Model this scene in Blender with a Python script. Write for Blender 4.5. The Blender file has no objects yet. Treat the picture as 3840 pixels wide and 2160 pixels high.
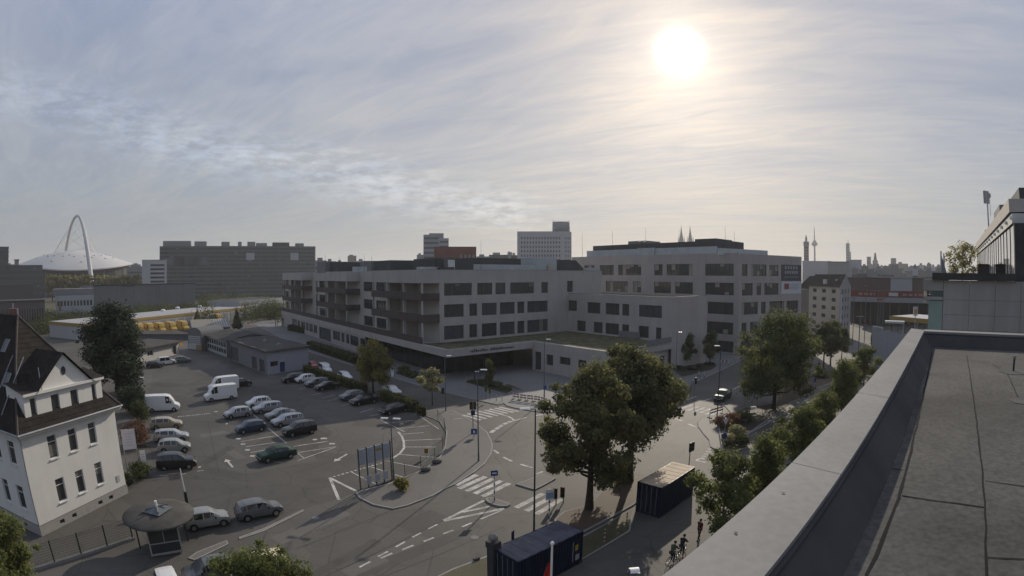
import bpy, math, random
import numpy as np
from mathutils import Vector, Matrix

random.seed(7)
scene = bpy.context.scene
COL = scene.collection
R = math.radians

# ------------------------------------------------------------------ camera
EYE = 20.0            # lens height above the street
PITCH = 0.0253        # looking down by this many radians
FPX = 1976.0          # lens scale of the photograph, pixels per radian (3840 wide)
cam_d = bpy.data.cameras.new('camera')
cam = bpy.data.objects.new('camera', cam_d); COL.objects.link(cam)
cam.location = (0, 0, EYE)
cam.rotation_euler = (R(90) - PITCH, 0, 0)
cam_d.type = 'PANO'
cam_d.panorama_type = 'FISHEYE_LENS_POLYNOMIAL'
cam_d.sensor_fit = 'HORIZONTAL'
cam_d.sensor_width = 36.0
cam_d.sensor_height = 20.25
cam_d.fisheye_fov = R(180)
cam_d.fisheye_polynomial_k0 = 0.0
cam_d.fisheye_polynomial_k1 = -(3840.0 / FPX) / 36.0
cam_d.fisheye_polynomial_k2 = 0.0
cam_d.fisheye_polynomial_k3 = 0.0
cam_d.fisheye_polynomial_k4 = 0.0
cam_d.clip_start = 0.05
cam_d.clip_end = 20000
scene.camera = cam

# ------------------------------------------------------------------ sky, sun, exposure
SUN_AZ, SUN_EL = R(19.3), R(23.9)      # azimuth measured from +Y towards +X
SUN_DIR = Vector((math.sin(SUN_AZ) * math.cos(SUN_EL), math.cos(SUN_AZ) * math.cos(SUN_EL), math.sin(SUN_EL)))
world = bpy.data.worlds.new('World'); scene.world = world; world.use_nodes = True
def build_world():
    nt = world.node_tree; N = nt.nodes; L = nt.links; N.clear()
    def nd(t, **k):
        n = N.new(t)
        for a, b in k.items(): setattr(n, a, b)
        return n
    def math_(op, a, b=None, c=None):
        n = nd('ShaderNodeMath', operation=op)
        for i, x in enumerate((a, b, c)):
            if x is None: continue
            if isinstance(x, (int, float)): n.inputs[i].default_value = x
            else: L.new(x, n.inputs[i])
        return n.outputs[0]
    def ramp(x, stops):
        n = nd('ShaderNodeValToRGB'); e = n.color_ramp.elements
        while len(e) < len(stops): e.new(0.5)
        for i, (p, c) in enumerate(stops):
            e[i].position = p; e[i].color = tuple(c) + (1,) if len(c) == 3 else c
        L.new(x, n.inputs[0]); return n.outputs[0]
    def mix(f, a, b, t='MIX'):
        n = nd('ShaderNodeMix', data_type='RGBA', blend_type=t)
        for i, x in ((0, f), (6, a), (7, b)):
            if isinstance(x, (int, float)): n.inputs[i].default_value = x
            elif isinstance(x, tuple): n.inputs[i].default_value = x + (1,)
            else: L.new(x, n.inputs[i])
        return n.outputs[2]
    tc = nd('ShaderNodeTexCoord'); dirv = tc.outputs['Generated']
    nrm = nd('ShaderNodeVectorMath', operation='NORMALIZE'); L.new(dirv, nrm.inputs[0]); dirv = nrm.outputs[0]
    sep = nd('ShaderNodeSeparateXYZ'); L.new(dirv, sep.inputs[0])
    x, y, z = sep.outputs
    dot = nd('ShaderNodeVectorMath', operation='DOT_PRODUCT'); L.new(dirv, dot.inputs[0]); dot.inputs[1].default_value = SUN_DIR
    ang = math_('ARCCOSINE', math_('MINIMUM', dot.outputs['Value'], 0.999999))      # angle to the sun
    sky = nd('ShaderNodeTexSky', sky_type='NISHITA'); sky.sun_disc = False
    sky.sun_elevation = SUN_EL; sky.sun_rotation = SUN_AZ
    sky.air_density = 1.0; sky.dust_density = 1.5; sky.ozone_density = 1.5; sky.altitude = 50
    # thin high cloud: flat layer seen in perspective
    zc = math_('MAXIMUM', math_('ADD', z, 0.06), 0.03)
    px = math_('DIVIDE', x, zc); py = math_('DIVIDE', y, zc)
    def layer(rot, sx, sy, scale, detail, rough, dist, off=0.0):
        cmb = nd('ShaderNodeCombineXYZ'); L.new(px, cmb.inputs[0]); L.new(py, cmb.inputs[1]); cmb.inputs[2].default_value = off
        m0 = nd('ShaderNodeMapping'); L.new(cmb.outputs[0], m0.inputs[0]); m0.inputs['Rotation'].default_value = (0, 0, R(rot))
        mp = nd('ShaderNodeMapping'); L.new(m0.outputs[0], mp.inputs[0]); mp.inputs['Scale'].default_value = (sx, sy, 1)
        nz = nd('ShaderNodeTexNoise'); L.new(mp.outputs[0], nz.inputs['Vector'])
        nz.inputs['Scale'].default_value = scale; nz.inputs['Detail'].default_value = detail
        nz.inputs['Roughness'].default_value = rough; nz.inputs['Distortion'].default_value = dist
        return nz.outputs['Fac']
    streak = layer(22, 0.40, 1.5, 1.0, 10, 0.62, 1.1)
    fine = layer(38, 0.7, 2.6, 1.9, 9, 0.64, 1.4, 4.0)
    broad = layer(30, 0.5, 0.9, 0.45, 4, 0.5, 0.3, 9.0)
    band = layer(-14, 0.5, 1.3, 1.9, 10, 0.66, 0.5, 17.0)
    c1 = ramp(streak, [(0.36, (0, 0, 0)), (0.68, (1, 1, 1))])
    c2 = ramp(fine, [(0.40, (0, 0, 0)), (0.72, (1, 1, 1))])
    c3 = ramp(broad, [(0.3, (0, 0, 0)), (0.7, (1, 1, 1))])
    # a long altocumulus bank that runs low across the left half of the sky
    el = math_('ARCSINE', z); az = math_('ARCTAN2', x, y)
    line = math_('ADD', math_('MULTIPLY', az, -0.18), 0.125)
    wob = math_('MULTIPLY', math_('SUBTRACT', layer(0, 1, 1, 0.55, 3, .5, 0, 3.0), 0.5), 0.10)
    dd = math_('ABSOLUTE', math_('SUBTRACT', math_('ADD', el, wob), line))
    bankm = ramp(math_('MULTIPLY', dd, 10.0), [(0.0, (1, 1, 1)), (0.75, (0, 0, 0))])
    azm = ramp(math_('ADD', math_('MULTIPLY', az, 0.5), 0.5), [(0.05, (0.6,) * 3), (0.18, (1, 1, 1)), (0.50, (1, 1, 1)), (0.56, (0, 0, 0))])
    pc = nd('ShaderNodeCombineXYZ'); L.new(math_('MULTIPLY', az, 24.0), pc.inputs[0]); L.new(math_('MULTIPLY', el, 70.0), pc.inputs[1])
    pn = nd('ShaderNodeTexNoise'); L.new(pc.outputs[0], pn.inputs['Vector']); pn.inputs['Scale'].default_value = 1.0; pn.inputs['Detail'].default_value = 8; pn.inputs['Roughness'].default_value = .62
    puff = ramp(math_('ADD', math_('MULTIPLY', pn.outputs['Fac'], .65), math_('MULTIPLY', band, .35)), [(0.43, (0, 0, 0)), (0.58, (1, 1, 1))])
    bank = math_('MULTIPLY', math_('MULTIPLY', bankm, azm), puff)
    # veil brightness: an even pale layer, brighter round the sun (forward scattering)
    g1 = math_('EXPONENT', math_('MULTIPLY', ang, -5.0))
    g2 = math_('EXPONENT', math_('MULTIPLY', ang, -18.0))
    disc = math_('MULTIPLY', math_('EXPONENT', math_('MULTIPLY', math_('POWER', math_('DIVIDE', ang, 0.026), 2.0), -1.0)), 5.0)
    low = ramp(math_('MULTIPLY', z, 1.6), [(0.0, (0.37, 0.395, 0.405)), (0.25, (0.38, 0.42, 0.475)), (0.9, (0.41, 0.47, 0.62))])
    warm = mix(math_('MINIMUM', math_('MULTIPLY', math_('EXPONENT', math_('MULTIPLY', ang, -3.1)), 1.15), 1.0), low, (0.53, 0.47, 0.41))
    glow = math_('ADD', math_('ADD', math_('MULTIPLY', g1, 0.28), math_('MULTIPLY', g2, 0.45)), disc)
    gcol = mix(1.0, (1.0, 0.93, 0.83), glow, 'MULTIPLY')
    veil = mix(1.0, warm, gcol, 'ADD')
    nish = mix(1.0, sky.outputs[0], (0.06, 0.06, 0.06), 'MULTIPLY')
    base = mix(0.80, nish, veil)
    cl = math_('ADD', math_('MULTIPLY', c1, 0.26), math_('ADD', math_('MULTIPLY', c2, 0.20), math_('MULTIPLY', c3, 0.06)))
    fade = ramp(z, [(0.02, (0.25,) * 3), (0.22, (1, 1, 1))])
    gain = math_('ADD', 0.86, math_('MULTIPLY', cl, math_('MULTIPLY', fade, 0.70)))
    gain = math_('ADD', gain, math_('MULTIPLY', bank, 0.46))
    tint = mix(math_('MINIMUM', math_('MULTIPLY', cl, 2.4), 1.0), (0.94, 0.985, 1.08), (1.05, 1.0, 0.93))
    fin = mix(1.0, mix(1.0, base, gain, 'MULTIPLY'), tint, 'MULTIPLY')
    bg = nd('ShaderNodeBackground'); L.new(fin, bg.inputs[0]); bg.inputs[1].default_value = 1.0
    out = nd('ShaderNodeOutputWorld'); L.new(bg.outputs[0], out.inputs[0])
build_world()
sun_d = bpy.data.lights.new('sun', 'SUN'); sun_d.energy = 4.3; sun_d.angle = R(0.6); sun_d.color = (1.0, 0.89, 0.73)
sun = bpy.data.objects.new('sun', sun_d); COL.objects.link(sun)
sun.rotation_euler = (-SUN_DIR).to_track_quat('-Z', 'Y').to_euler(); sun.location = (60, 200, 120)
vs = scene.view_settings
vs.view_transform = 'Standard'; vs.look = 'None'; vs.exposure = 0.0; vs.gamma = 1.0; vs.use_curve_mapping = False
scene.render.engine = 'CYCLES'
cy = scene.cycles
cy.use_denoising = True; cy.max_bounces = 6; cy.diffuse_bounces = 3; cy.glossy_bounces = 3; cy.transparent_max_bounces = 8
cy.volume_bounces = 0; cy.caustics_reflective = False; cy.caustics_refractive = False
world.cycles.sampling_method = 'MANUAL'; world.cycles.sample_map_resolution = 1024

# ------------------------------------------------------------------ surveying: photograph direction -> place
SHEET = dict(A=(0, 1080), B=(0, 1620), C=(960, 1080), D=(960, 1620), E=(1920, 1080), F=(1920, 1620), G=(2880, 1080), K=(2880, 640),
             a=(0, 760), b=(560, 860), c=(1040, 960), d=(1560, 800), e=(2160, 840), f=(2880, 840), g=(2640, 1200), h=(1600, 1160),
             p1=(500, 1240, .27950), p2=(500, 1440, .27950), p3=(460, 1800, .27950), q1=(1780, 1840, .34938),
             r1=(2480, 1180, .21739), r2=(2480, 1480, .21739), t1=(3480, 690, .26906), w1=(1700, 1400, .15528),
             T=(0, 0, 1.490683), S=(0, 0, 1.0))
def bearing(c, x, y):
    o = SHEET[c]; s = o[2] if len(o) > 2 else (.372671 if c.isupper() else .310559)
    u = (o[0] + x * s - 1920) / FPX; v = -(o[1] + y * s - 1080) / FPX
    a = math.hypot(u, v); k = math.sin(a) / a if a > 1e-9 else 1.0
    dx, dy, dz = u * k, v * k, math.cos(a)
    cp, sp = math.cos(PITCH), math.sin(PITCH)
    return Vector((dx, sp * dy + cp * dz, cp * dy - sp * dz))
def at(c, x, y, z=0.0):
    d = bearing(c, x, y); t = (z - EYE) / d.z
    return Vector((d.x * t, d.y * t, z))
def far(c, x, y, rng):
    d = bearing(c, x, y); t = rng / math.hypot(d.x, d.y)
    return Vector((d.x * t, d.y * t, EYE + d.z * t))
def on(c, x, y, P, dr):
    """place on the vertical plane through P with plan direction dr: (distance along, height)"""
    d = bearing(c, x, y); nx, ny = -dr[1], dr[0]
    t = (nx * P[0] + ny * P[1]) / (nx * d.x + ny * d.y)
    return (d.x * t - P[0]) * dr[0] + (d.y * t - P[1]) * dr[1], EYE + d.z * t

# ------------------------------------------------------------------ materials
MATS = {}
def mat(name, rgb, rough=0.8, var=0.12, scale=1.5, fine=0.0, fscale=40.0, bump=0.0, bscale=60.0, metal=0.0, spec=0.12,
        alpha=None, coat=0.0, world_coords=False, tint2=None, streak=0.0, trans=0.0):
    if name in MATS: return MATS[name]
    m = bpy.data.materials.new(name); m.use_nodes = True
    nt = m.node_tree; N = nt.nodes; L = nt.links
    b = N['Principled BSDF']; b.inputs['Roughness'].default_value = rough; b.inputs['Metallic'].default_value = metal
    b.inputs['Specular IOR Level'].default_value = spec; b.inputs['Coat Weight'].default_value = coat
    if trans:
        b.inputs['Transmission Weight'].default_value = trans
    if world_coords:
        g = N.new('ShaderNodeNewGeometry'); vec = g.outputs['Position']
    else:
        g = N.new('ShaderNodeTexCoord'); vec = g.outputs['Object']
    col = None
    base = tuple(rgb) + (1,)
    if var or fine or tint2 or streak:
        nz = N.new('ShaderNodeTexNoise'); nz.inputs['Scale'].default_value = scale; nz.inputs['Detail'].default_value = 6
        nz.inputs['Roughness'].default_value = 0.62; L.new(vec, nz.inputs['Vector'])
        lo = tuple(c * (1 - var) for c in rgb) + (1,)
        hi = tuple(min(1, c * (1 + var)) for c in (tint2 or rgb)) + (1,)
        rp = N.new('ShaderNodeValToRGB'); rp.color_ramp.elements[0].position = 0.32; rp.color_ramp.elements[1].position = 0.68
        rp.color_ramp.elements[0].color = lo; rp.color_ramp.elements[1].color = hi
        L.new(nz.outputs['Fac'], rp.inputs[0]); col = rp.outputs[0]
        if fine:
            n2 = N.new('ShaderNodeTexNoise'); n2.inputs['Scale'].default_value = fscale; n2.inputs['Detail'].default_value = 3
            L.new(vec, n2.inputs['Vector'])
            mr = N.new('ShaderNodeMapRange'); mr.inputs[1].default_value = 0.3; mr.inputs[2].default_value = 0.7
            mr.inputs[3].default_value = 1 - fine; mr.inputs[4].default_value = 1 + fine
            L.new(n2.outputs['Fac'], mr.inputs[0])
            mx = N.new('ShaderNodeMix'); mx.data_type = 'RGBA'; mx.blend_type = 'MULTIPLY'; mx.inputs[0].default_value = 1
            L.new(col, mx.inputs[6]); L.new(mr.outputs[0], mx.inputs[7]); col = mx.outputs[2]
        if streak:   # rain streaks: noise stretched along z
            mp = N.new('ShaderNodeMapping'); mp.inputs['Scale'].default_value = (0.7, 0.7, 0.05); L.new(vec, mp.inputs[0])
            n3 = N.new('ShaderNodeTexNoise'); n3.inputs['Scale'].default_value = 1.6; n3.inputs['Detail'].default_value = 5; L.new(mp.outputs[0], n3.inputs['Vector'])
            mr = N.new('ShaderNodeMapRange'); mr.inputs[1].default_value = 0.35; mr.inputs[2].default_value = 0.7
            mr.inputs[3].default_value = 1 + streak * .4; mr.inputs[4].default_value = 1 - streak
            L.new(n3.outputs['Fac'], mr.inputs[0])
            mx = N.new('ShaderNodeMix'); mx.data_type = 'RGBA'; mx.blend_type = 'MULTIPLY'; mx.inputs[0].default_value = 1
            L.new(col, mx.inputs[6]); L.new(mr.outputs[0], mx.inputs[7]); col = mx.outputs[2]
        L.new(col, b.inputs['Base Color'])
    else:
        b.inputs['Base Color'].default_value = base
    if bump:
        n4 = N.new('ShaderNodeTexNoise'); n4.inputs['Scale'].default_value = bscale; n4.inputs['Detail'].default_value = 4; L.new(vec, n4.inputs['Vector'])
        bp = N.new('ShaderNodeBump'); bp.inputs['Strength'].default_value = bump; bp.inputs['Distance'].default_value = 0.05
        L.new(n4.outputs['Fac'], bp.inputs['Height']); L.new(bp.outputs[0], b.inputs['Normal'])
    MATS[name] = m
    return m
def ground_mat(name, rgb, var, patch=0.0, crack=0.0, rough=0.74, wear=0.0):
    """asphalt and paving in world coordinates: big worn areas, repair patches, grain"""
    m = mat(name, rgb, rough=rough, var=var, scale=0.09, fine=0.16, fscale=9.0, bump=0.25, bscale=14.0, world_coords=True, spec=0.22)
    nt = m.node_tree; N = nt.nodes; L = nt.links; b = N['Principled BSDF']
    col = b.inputs['Base Color'].links[0].from_socket
    g = N.new('ShaderNodeNewGeometry')
    def mul(f):
        nonlocal col
        mx = N.new('ShaderNodeMix'); mx.data_type = 'RGBA'; mx.blend_type = 'MULTIPLY'; mx.inputs[0].default_value = 1
        L.new(col, mx.inputs[6]); L.new(f, mx.inputs[7]); col = mx.outputs[2]
    if patch:
        vr = N.new('ShaderNodeTexVoronoi'); vr.inputs['Scale'].default_value = 0.11; vr.distance = 'CHEBYCHEV'; L.new(g.outputs['Position'], vr.inputs['Vector'])
        hs = N.new('ShaderNodeSeparateColor'); L.new(vr.outputs['Color'], hs.inputs[0])
        mr = N.new('ShaderNodeMapRange'); mr.inputs[3].default_value = 1 - patch; mr.inputs[4].default_value = 1 + patch * .6
        L.new(hs.outputs[0], mr.inputs[0]); mul(mr.outputs[0])
    if crack:
        nz = N.new('ShaderNodeTexNoise'); nz.inputs['Scale'].default_value = 0.8; nz.inputs['Detail'].default_value = 4; L.new(g.outputs['Position'], nz.inputs['Vector'])
        ad = N.new('ShaderNodeMix'); ad.data_type = 'VECTOR'; ad.inputs[0].default_value = 0.12
        L.new(g.outputs['Position'], ad.inputs[4]); L.new(nz.outputs['Color'], ad.inputs[5])
        vr = N.new('ShaderNodeTexVoronoi'); vr.feature = 'DISTANCE_TO_EDGE'; vr.inputs['Scale'].default_value = 0.22; L.new(ad.outputs[1], vr.inputs['Vector'])
        mr = N.new('ShaderNodeMapRange'); mr.inputs[1].default_value = 0.0; mr.inputs[2].default_value = 0.012
        mr.inputs[3].default_value = 1 - crack; mr.inputs[4].default_value = 1
        L.new(vr.outputs['Distance'], mr.inputs[0]); mul(mr.outputs[0])
    if wear:      # oil spots and worn wheel tracks
        for sc, lo, hi, dk in ((0.55, .62, .72, 1 - wear), (2.6, .68, .76, 1 - wear * 1.3)):
            nz = N.new('ShaderNodeTexNoise'); nz.inputs['Scale'].default_value = sc; nz.inputs['Detail'].default_value = 3; L.new(g.outputs['Position'], nz.inputs['Vector'])
            mr = N.new('ShaderNodeMapRange'); mr.inputs[1].default_value = lo; mr.inputs[2].default_value = hi; mr.inputs[3].default_value = 1; mr.inputs[4].default_value = dk
            L.new(nz.outputs['Fac'], mr.inputs[0]); mul(mr.outputs[0])
    L.new(col, b.inputs['Base Color'])
    return m

GLASS = mat('window glass dark', (0.040, 0.042, 0.045), rough=0.10, var=0.0, spec=0.6)
GLASS2 = mat('window glass grey', (0.035, 0.04, 0.045), rough=0.10, var=0.0, spec=0.6)
GLASS3 = mat('window glass bluish', (0.045, 0.055, 0.062), rough=0.08, var=0.0, spec=0.7)
FRAME = mat('anthracite window frame', (0.085, 0.085, 0.087), rough=0.5, var=0.05)
WHITE_FRAME = mat('white window frame', (0.62, 0.62, 0.60), rough=0.5, var=0.05)
PLASTER = mat('light grey plaster', (0.372, 0.347, 0.330), rough=0.9, var=0.08, scale=0.18, fine=0.04, fscale=5, bump=0.05, bscale=30, streak=0.07)
PLASTER2 = mat('warm grey plaster', (0.350, 0.322, 0.305), rough=0.9, var=0.08, scale=0.18, fine=0.04, fscale=5, streak=0.07)
BEIGE = mat('beige loggia plaster', (0.40, 0.375, 0.345), rough=0.9, var=0.05, scale=0.4)
BROWN = mat('brown balustrade sheet', (0.075, 0.062, 0.058), rough=0.6, var=0.12, scale=0.5)
METAL = mat('galvanised metal', (0.36, 0.37, 0.38), rough=0.42, var=0.1, metal=0.75)
STEEL = mat('grey painted steel', (0.16, 0.165, 0.17), rough=0.5, var=0.1)
DARKSTEEL = mat('dark painted steel', (0.035, 0.037, 0.04), rough=0.5, var=0.1)
ALU = mat('aluminium sheet coping', (0.20, 0.198, 0.193), rough=0.7, var=0.13, scale=0.8, metal=0.0, fine=0.08, fscale=14, spec=0.15)
BITUMEN = mat('roof bitumen dark', (0.05, 0.05, 0.052), rough=0.9, var=0.25, scale=0.4)
SEDUM = mat('sedum roof', (0.062, 0.070, 0.042), rough=1.0, var=0.45, scale=0.5, tint2=(0.10, 0.092, 0.055), fine=0.3, fscale=5)
WHITE = mat('white render', (0.64, 0.63, 0.60), rough=0.9, var=0.05, scale=0.3, fine=0.03, bump=0.06, bscale=40, streak=0.04)
PAINT = mat('road paint white', (0.40, 0.39, 0.365), rough=0.8, var=0.38, scale=1.1, fine=0.35, fscale=7, world_coords=True)
CONCRETE = mat('concrete', (0.27, 0.265, 0.255), rough=0.9, var=0.14, scale=0.7, fine=0.08, streak=0.10)
RUBBER = mat('black rubber', (0.012, 0.012, 0.012), rough=0.8, var=0.1)
PLASTIC_W = mat('white lamp plastic', (0.75, 0.75, 0.73), rough=0.35, var=0.03)

# ------------------------------------------------------------------ mesh tools
class MB:
    def __init__(s): s.v = []; s.f = []; s.m = []
    def poly(s, pts, mi=0):
        n = len(s.v); s.v += [tuple(p) for p in pts]; s.f.append(tuple(range(n, n + len(pts)))); s.m.append(mi); return s
    def box(s, x0, y0, z0, x1, y1, z1, mi=0):
        n = len(s.v)
        s.v += [(x0, y0, z0), (x1, y0, z0), (x1, y1, z0), (x0, y1, z0), (x0, y0, z1), (x1, y0, z1), (x1, y1, z1), (x0, y1, z1)]
        for q in ((0, 3, 2, 1), (4, 5, 6, 7), (0, 1, 5, 4), (1, 2, 6, 5), (2, 3, 7, 6), (3, 0, 4, 7)):
            s.f.append(tuple(n + i for i in q)); s.m.append(mi)
        return s
    def obox(s, P, d, a0, a1, b0, b1, z0, z1, mi=0):
        """box along plan direction d (a) and its left normal (b)"""
        nx, ny = -d[1], d[0]; n = len(s.v)
        for z in (z0, z1):
            for a, b in ((a0, b0), (a1, b0), (a1, b1), (a0, b1)):
                s.v.append((P[0] + d[0] * a + nx * b, P[1] + d[1] * a + ny * b, z))
        for q in ((0, 3, 2, 1), (4, 5, 6, 7), (0, 1, 5, 4), (1, 2, 6, 5), (2, 3, 7, 6), (3, 0, 4, 7)):
            s.f.append(tuple(n + i for i in q)); s.m.append(mi)
        return s
    def prism(s, pts, z0, z1, mi=0, top=None, bottom=True):
        n = len(s.v); k = len(pts)
        s.v += [(p[0], p[1], z0) for p in pts] + [(p[0], p[1], z1) for p in pts]
        for i in range(k):
            j = (i + 1) % k; s.f.append((n + i, n + j, n + k + j, n + k + i)); s.m.append(mi)
        s.f.append(tuple(n + k + i for i in range(k))); s.m.append(mi if top is None else top)
        if bottom: s.f.append(tuple(n + i for i in reversed(range(k)))); s.m.append(mi)
        return s
    def tube(s, p, q, r0, r1=None, n=8, mi=0, caps=True):
        r1 = r0 if r1 is None else r1
        p = Vector(p); q = Vector(q); d = (q - p); d.normalize()
        a = d.orthogonal().normalized(); b = d.cross(a); k = len(s.v)
        for c, r in ((p, r0), (q, r1)):
            for i in range(n):
                t = 2 * math.pi * i / n; s.v.append(tuple(c + (a * math.cos(t) + b * math.sin(t)) * r))
        for i in range(n):
            j = (i + 1) % n; s.f.append((k + i, k + j, k + n + j, k + n + i)); s.m.append(mi)
        if caps:
            s.f.append(tuple(k + i for i in reversed(range(n)))); s.m.append(mi)
            s.f.append(tuple(k + n + i for i in range(n))); s.m.append(mi)
        return s
    def path(s, pts, r, n=6, mi=0):
        for i in range(len(pts) - 1):
            s.tube(pts[i], pts[i + 1], r if not isinstance(r, (list, tuple)) else r[i], None if not isinstance(r, (list, tuple)) else r[i + 1], n, mi)
        return s
    def lathe(s, c, prof, n=24, mi=0, sx=1.0, sy=1.0):
        k = len(s.v); m = len(prof)
        for r, z in prof:
            for i in range(n):
                t = 2 * math.pi * i / n; s.v.append((c[0] + r * sx * math.cos(t), c[1] + r * sy * math.sin(t), c[2] + z))
        for a in range(m - 1):
            for i in range(n):
                j = (i + 1) % n
                s.f.append((k + a * n + i, k + a * n + j, k + (a + 1) * n + j, k + (a + 1) * n + i)); s.m.append(mi)
        s.f.append(tuple(k + i for i in reversed(range(n)))); s.m.append(mi)
        s.f.append(tuple(k + (m - 1) * n + i for i in range(n))); s.m.append(mi)
        return s
    def mesh(s, name, mats, smooth=False):
        me = bpy.data.meshes.new(name); me.from_pydata(s.v, [], s.f)
        mats = mats if isinstance(mats, (list, tuple)) else [mats]
        for m in mats: me.materials.append(m)
        if len(mats) > 1: me.polygons.foreach_set('material_index', s.m)
        if smooth: me.polygons.foreach_set('use_smooth', [True] * len(s.f))
        me.update(); return me
    def build(s, name, mats, parent=None, smooth=False):
        return link(name, s.mesh(name, mats, smooth), parent)
def link(name, me, parent=None):
    o = bpy.data.objects.new(name, me); COL.objects.link(o)
    if parent is not None:
        o.parent = parent
        if parent.get('_w'): o.location = -parent.location
    return o
def tag(o, label, cat, group=None):
    o['label'] = label; o['category'] = cat
    if group: o['group'] = group
    return o
def thing(name, label, cat, loc=(0, 0, 0), rotz=0.0, group=None, world=False):
    """an Empty at the thing's base; world=True: its parts are built in world coordinates"""
    o = bpy.data.objects.new(name, None); COL.objects.link(o)
    o.location = loc; o.rotation_euler = (0, 0, rotz); o.empty_display_size = 0.3
    if world: o['_w'] = 1
    return tag(o, label, cat, group)
def struct(o):
    o['kind'] = 'structure'; return o
def stuff(o):
    o['kind'] = 'stuff'; return o
def clone(root, loc, rotz=0.0, label=None, group=None, scale=None, swap=None):
    """copy of a thing with copies of its parts and sub-parts; meshes stay shared; swap = {material: other}"""
    def cp(o, parent):
        c = o.copy(); COL.objects.link(c)
        if parent is not None: c.parent = parent
        if swap and c.type == 'MESH':
            for i, sl in enumerate(c.material_slots):
                nm = swap.get(sl.material)
                if nm is not None:
                    sl.link = 'OBJECT'; sl.material = nm
        for ch in o.children: cp(ch, c)
        return c
    c = cp(root, None); c.location = loc; c.rotation_euler = (0, 0, rotz)
    if scale is not None: c.scale = scale if isinstance(scale, tuple) else (scale,) * 3
    if label: c['label'] = label
    if group: c['group'] = group
    return c
def V2(p): return (p[0], p[1])
def unit(a, b):
    d = math.hypot(b[0] - a[0], b[1] - a[1]); return ((b[0] - a[0]) / d, (b[1] - a[1]) / d)
def pt(P, d, a, b=0.0):
    return (P[0] + d[0] * a - d[1] * b, P[1] + d[1] * a + d[0] * b)
def facade(root, P, d, s0, s1, z0, z1, wins, wall, depth=0.28, glass=None, frame=None, out=-1, mull=1.15, sill=None, trans=None,
           name='wall', blinds=None, bar=True):
    """a wall with true openings; wins = (a0, a1, za, zb[, glass]); out = side of the street (+1 left of d, -1 right of d)"""
    pool = None if glass else (GLASS, GLASS, GLASS2, GLASS3); glass = glass or GLASS; frame = frame or FRAME
    ss = sorted(set([s0, s1] + [w[0] for w in wins] + [w[1] for w in wins])); zs = sorted(set([z0, z1] + [w[2] for w in wins] + [w[3] for w in wins]))
    m = MB()
    def p3(a, b, z): q = pt(P, d, a, b); return (q[0], q[1], z)
    def quad(a, b, za, zb):
        q = [p3(a, 0, za), p3(b, 0, za), p3(b, 0, zb), p3(a, 0, zb)]
        m.poly(q if out < 0 else q[::-1])
    for j in range(len(zs) - 1):
        zc = (zs[j] + zs[j + 1]) / 2; run = None
        for i in range(len(ss) - 1):
            sc = (ss[i] + ss[i + 1]) / 2
            hole = any(w[0] < sc < w[1] and w[2] < zc < w[3] for w in wins)
            if hole:
                if run is not None: quad(run, ss[i], zs[j], zs[j + 1]); run = None
            elif run is None: run = ss[i]
        if run is not None: quad(run, ss[-1], zs[j], zs[j + 1])
    inn = -out * depth
    for w in wins:
        a, b, za, zb = w[:4]
        m.poly([p3(a, 0, za), p3(a, inn, za), p3(a, inn, zb), p3(a, 0, zb)])
        m.poly([p3(b, 0, za), p3(b, 0, zb), p3(b, inn, zb), p3(b, inn, za)])
        m.poly([p3(a, 0, zb), p3(a, inn, zb), p3(b, inn, zb), p3(b, 0, zb)])
        m.poly([p3(a, 0, za), p3(b, 0, za), p3(b, inn, za), p3(a, inn, za)])
    wo = m.build(name, wall, root)
    for w in wins:
        a, b, za, zb = w[:4]; gl = w[4] if len(w) > 4 and w[4] else (random.choice(pool) if pool else glass)
        fr = MB(); e = 0.06; q0 = inn * 0.93; q1 = inn * 0.72
        lo, hi = min(q0, q1), max(q0, q1)
        fr.obox(P, d, a, b, lo, hi, za, za + e); fr.obox(P, d, a, b, lo, hi, zb - e, zb)
        fr.obox(P, d, a, a + e, lo, hi, za + e, zb - e); fr.obox(P, d, b - e, b, lo, hi, za + e, zb - e)
        n = max(1, round((b - a) / mull))
        for k in range(1, n):
            c = a + (b - a) * k / n; fr.obox(P, d, c - e * .5, c + e * .5, lo, hi, za + e, zb - e)
        if trans: fr.obox(P, d, a + e, b - e, lo, hi, za + (zb - za) * trans - e / 2, za + (zb - za) * trans + e / 2)
        if sill: 
            o0, o1 = sorted((out * 0.10, inn * .6)); fr.obox(P, d, a - 0.06, b + 0.06, o0, o1, za - 0.09, za - 0.012)
        fo = fr.build('window', frame, root)
        g = MB(); gi = inn * 0.9
        q = [p3(a + e, gi, za + e), p3(b - e, gi, za + e), p3(b - e, gi, zb - e), p3(a + e, gi, zb - e)]
        g.poly(q if out < 0 else q[::-1]); g.build('pane', gl, fo)
        for k in range(n if blinds else 0):
            # outer roller blinds; on the office block, window light put into colour
            if random.random() > blinds[0] * .45: continue
            c0 = a + (b - a) * k / n + e; c1 = a + (b - a) * (k + 1) / n - e
            h = random.choice((.2, .35, .5, .97)) * (zb - za); bl = MB(); gi2 = inn * 0.86
            z9 = zb - e if random.random() < .6 else min(zb - e, za + e + h + .1); z8 = max(za + e, z9 - h); q = [p3(c0, gi2, z8), p3(c1, gi2, z8), p3(c1, gi2, z9), p3(c0, gi2, z9)]
            bl.poly(q if out < 0 else q[::-1]); bl.build('blind', blinds[1], fo)
    return wo
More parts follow.
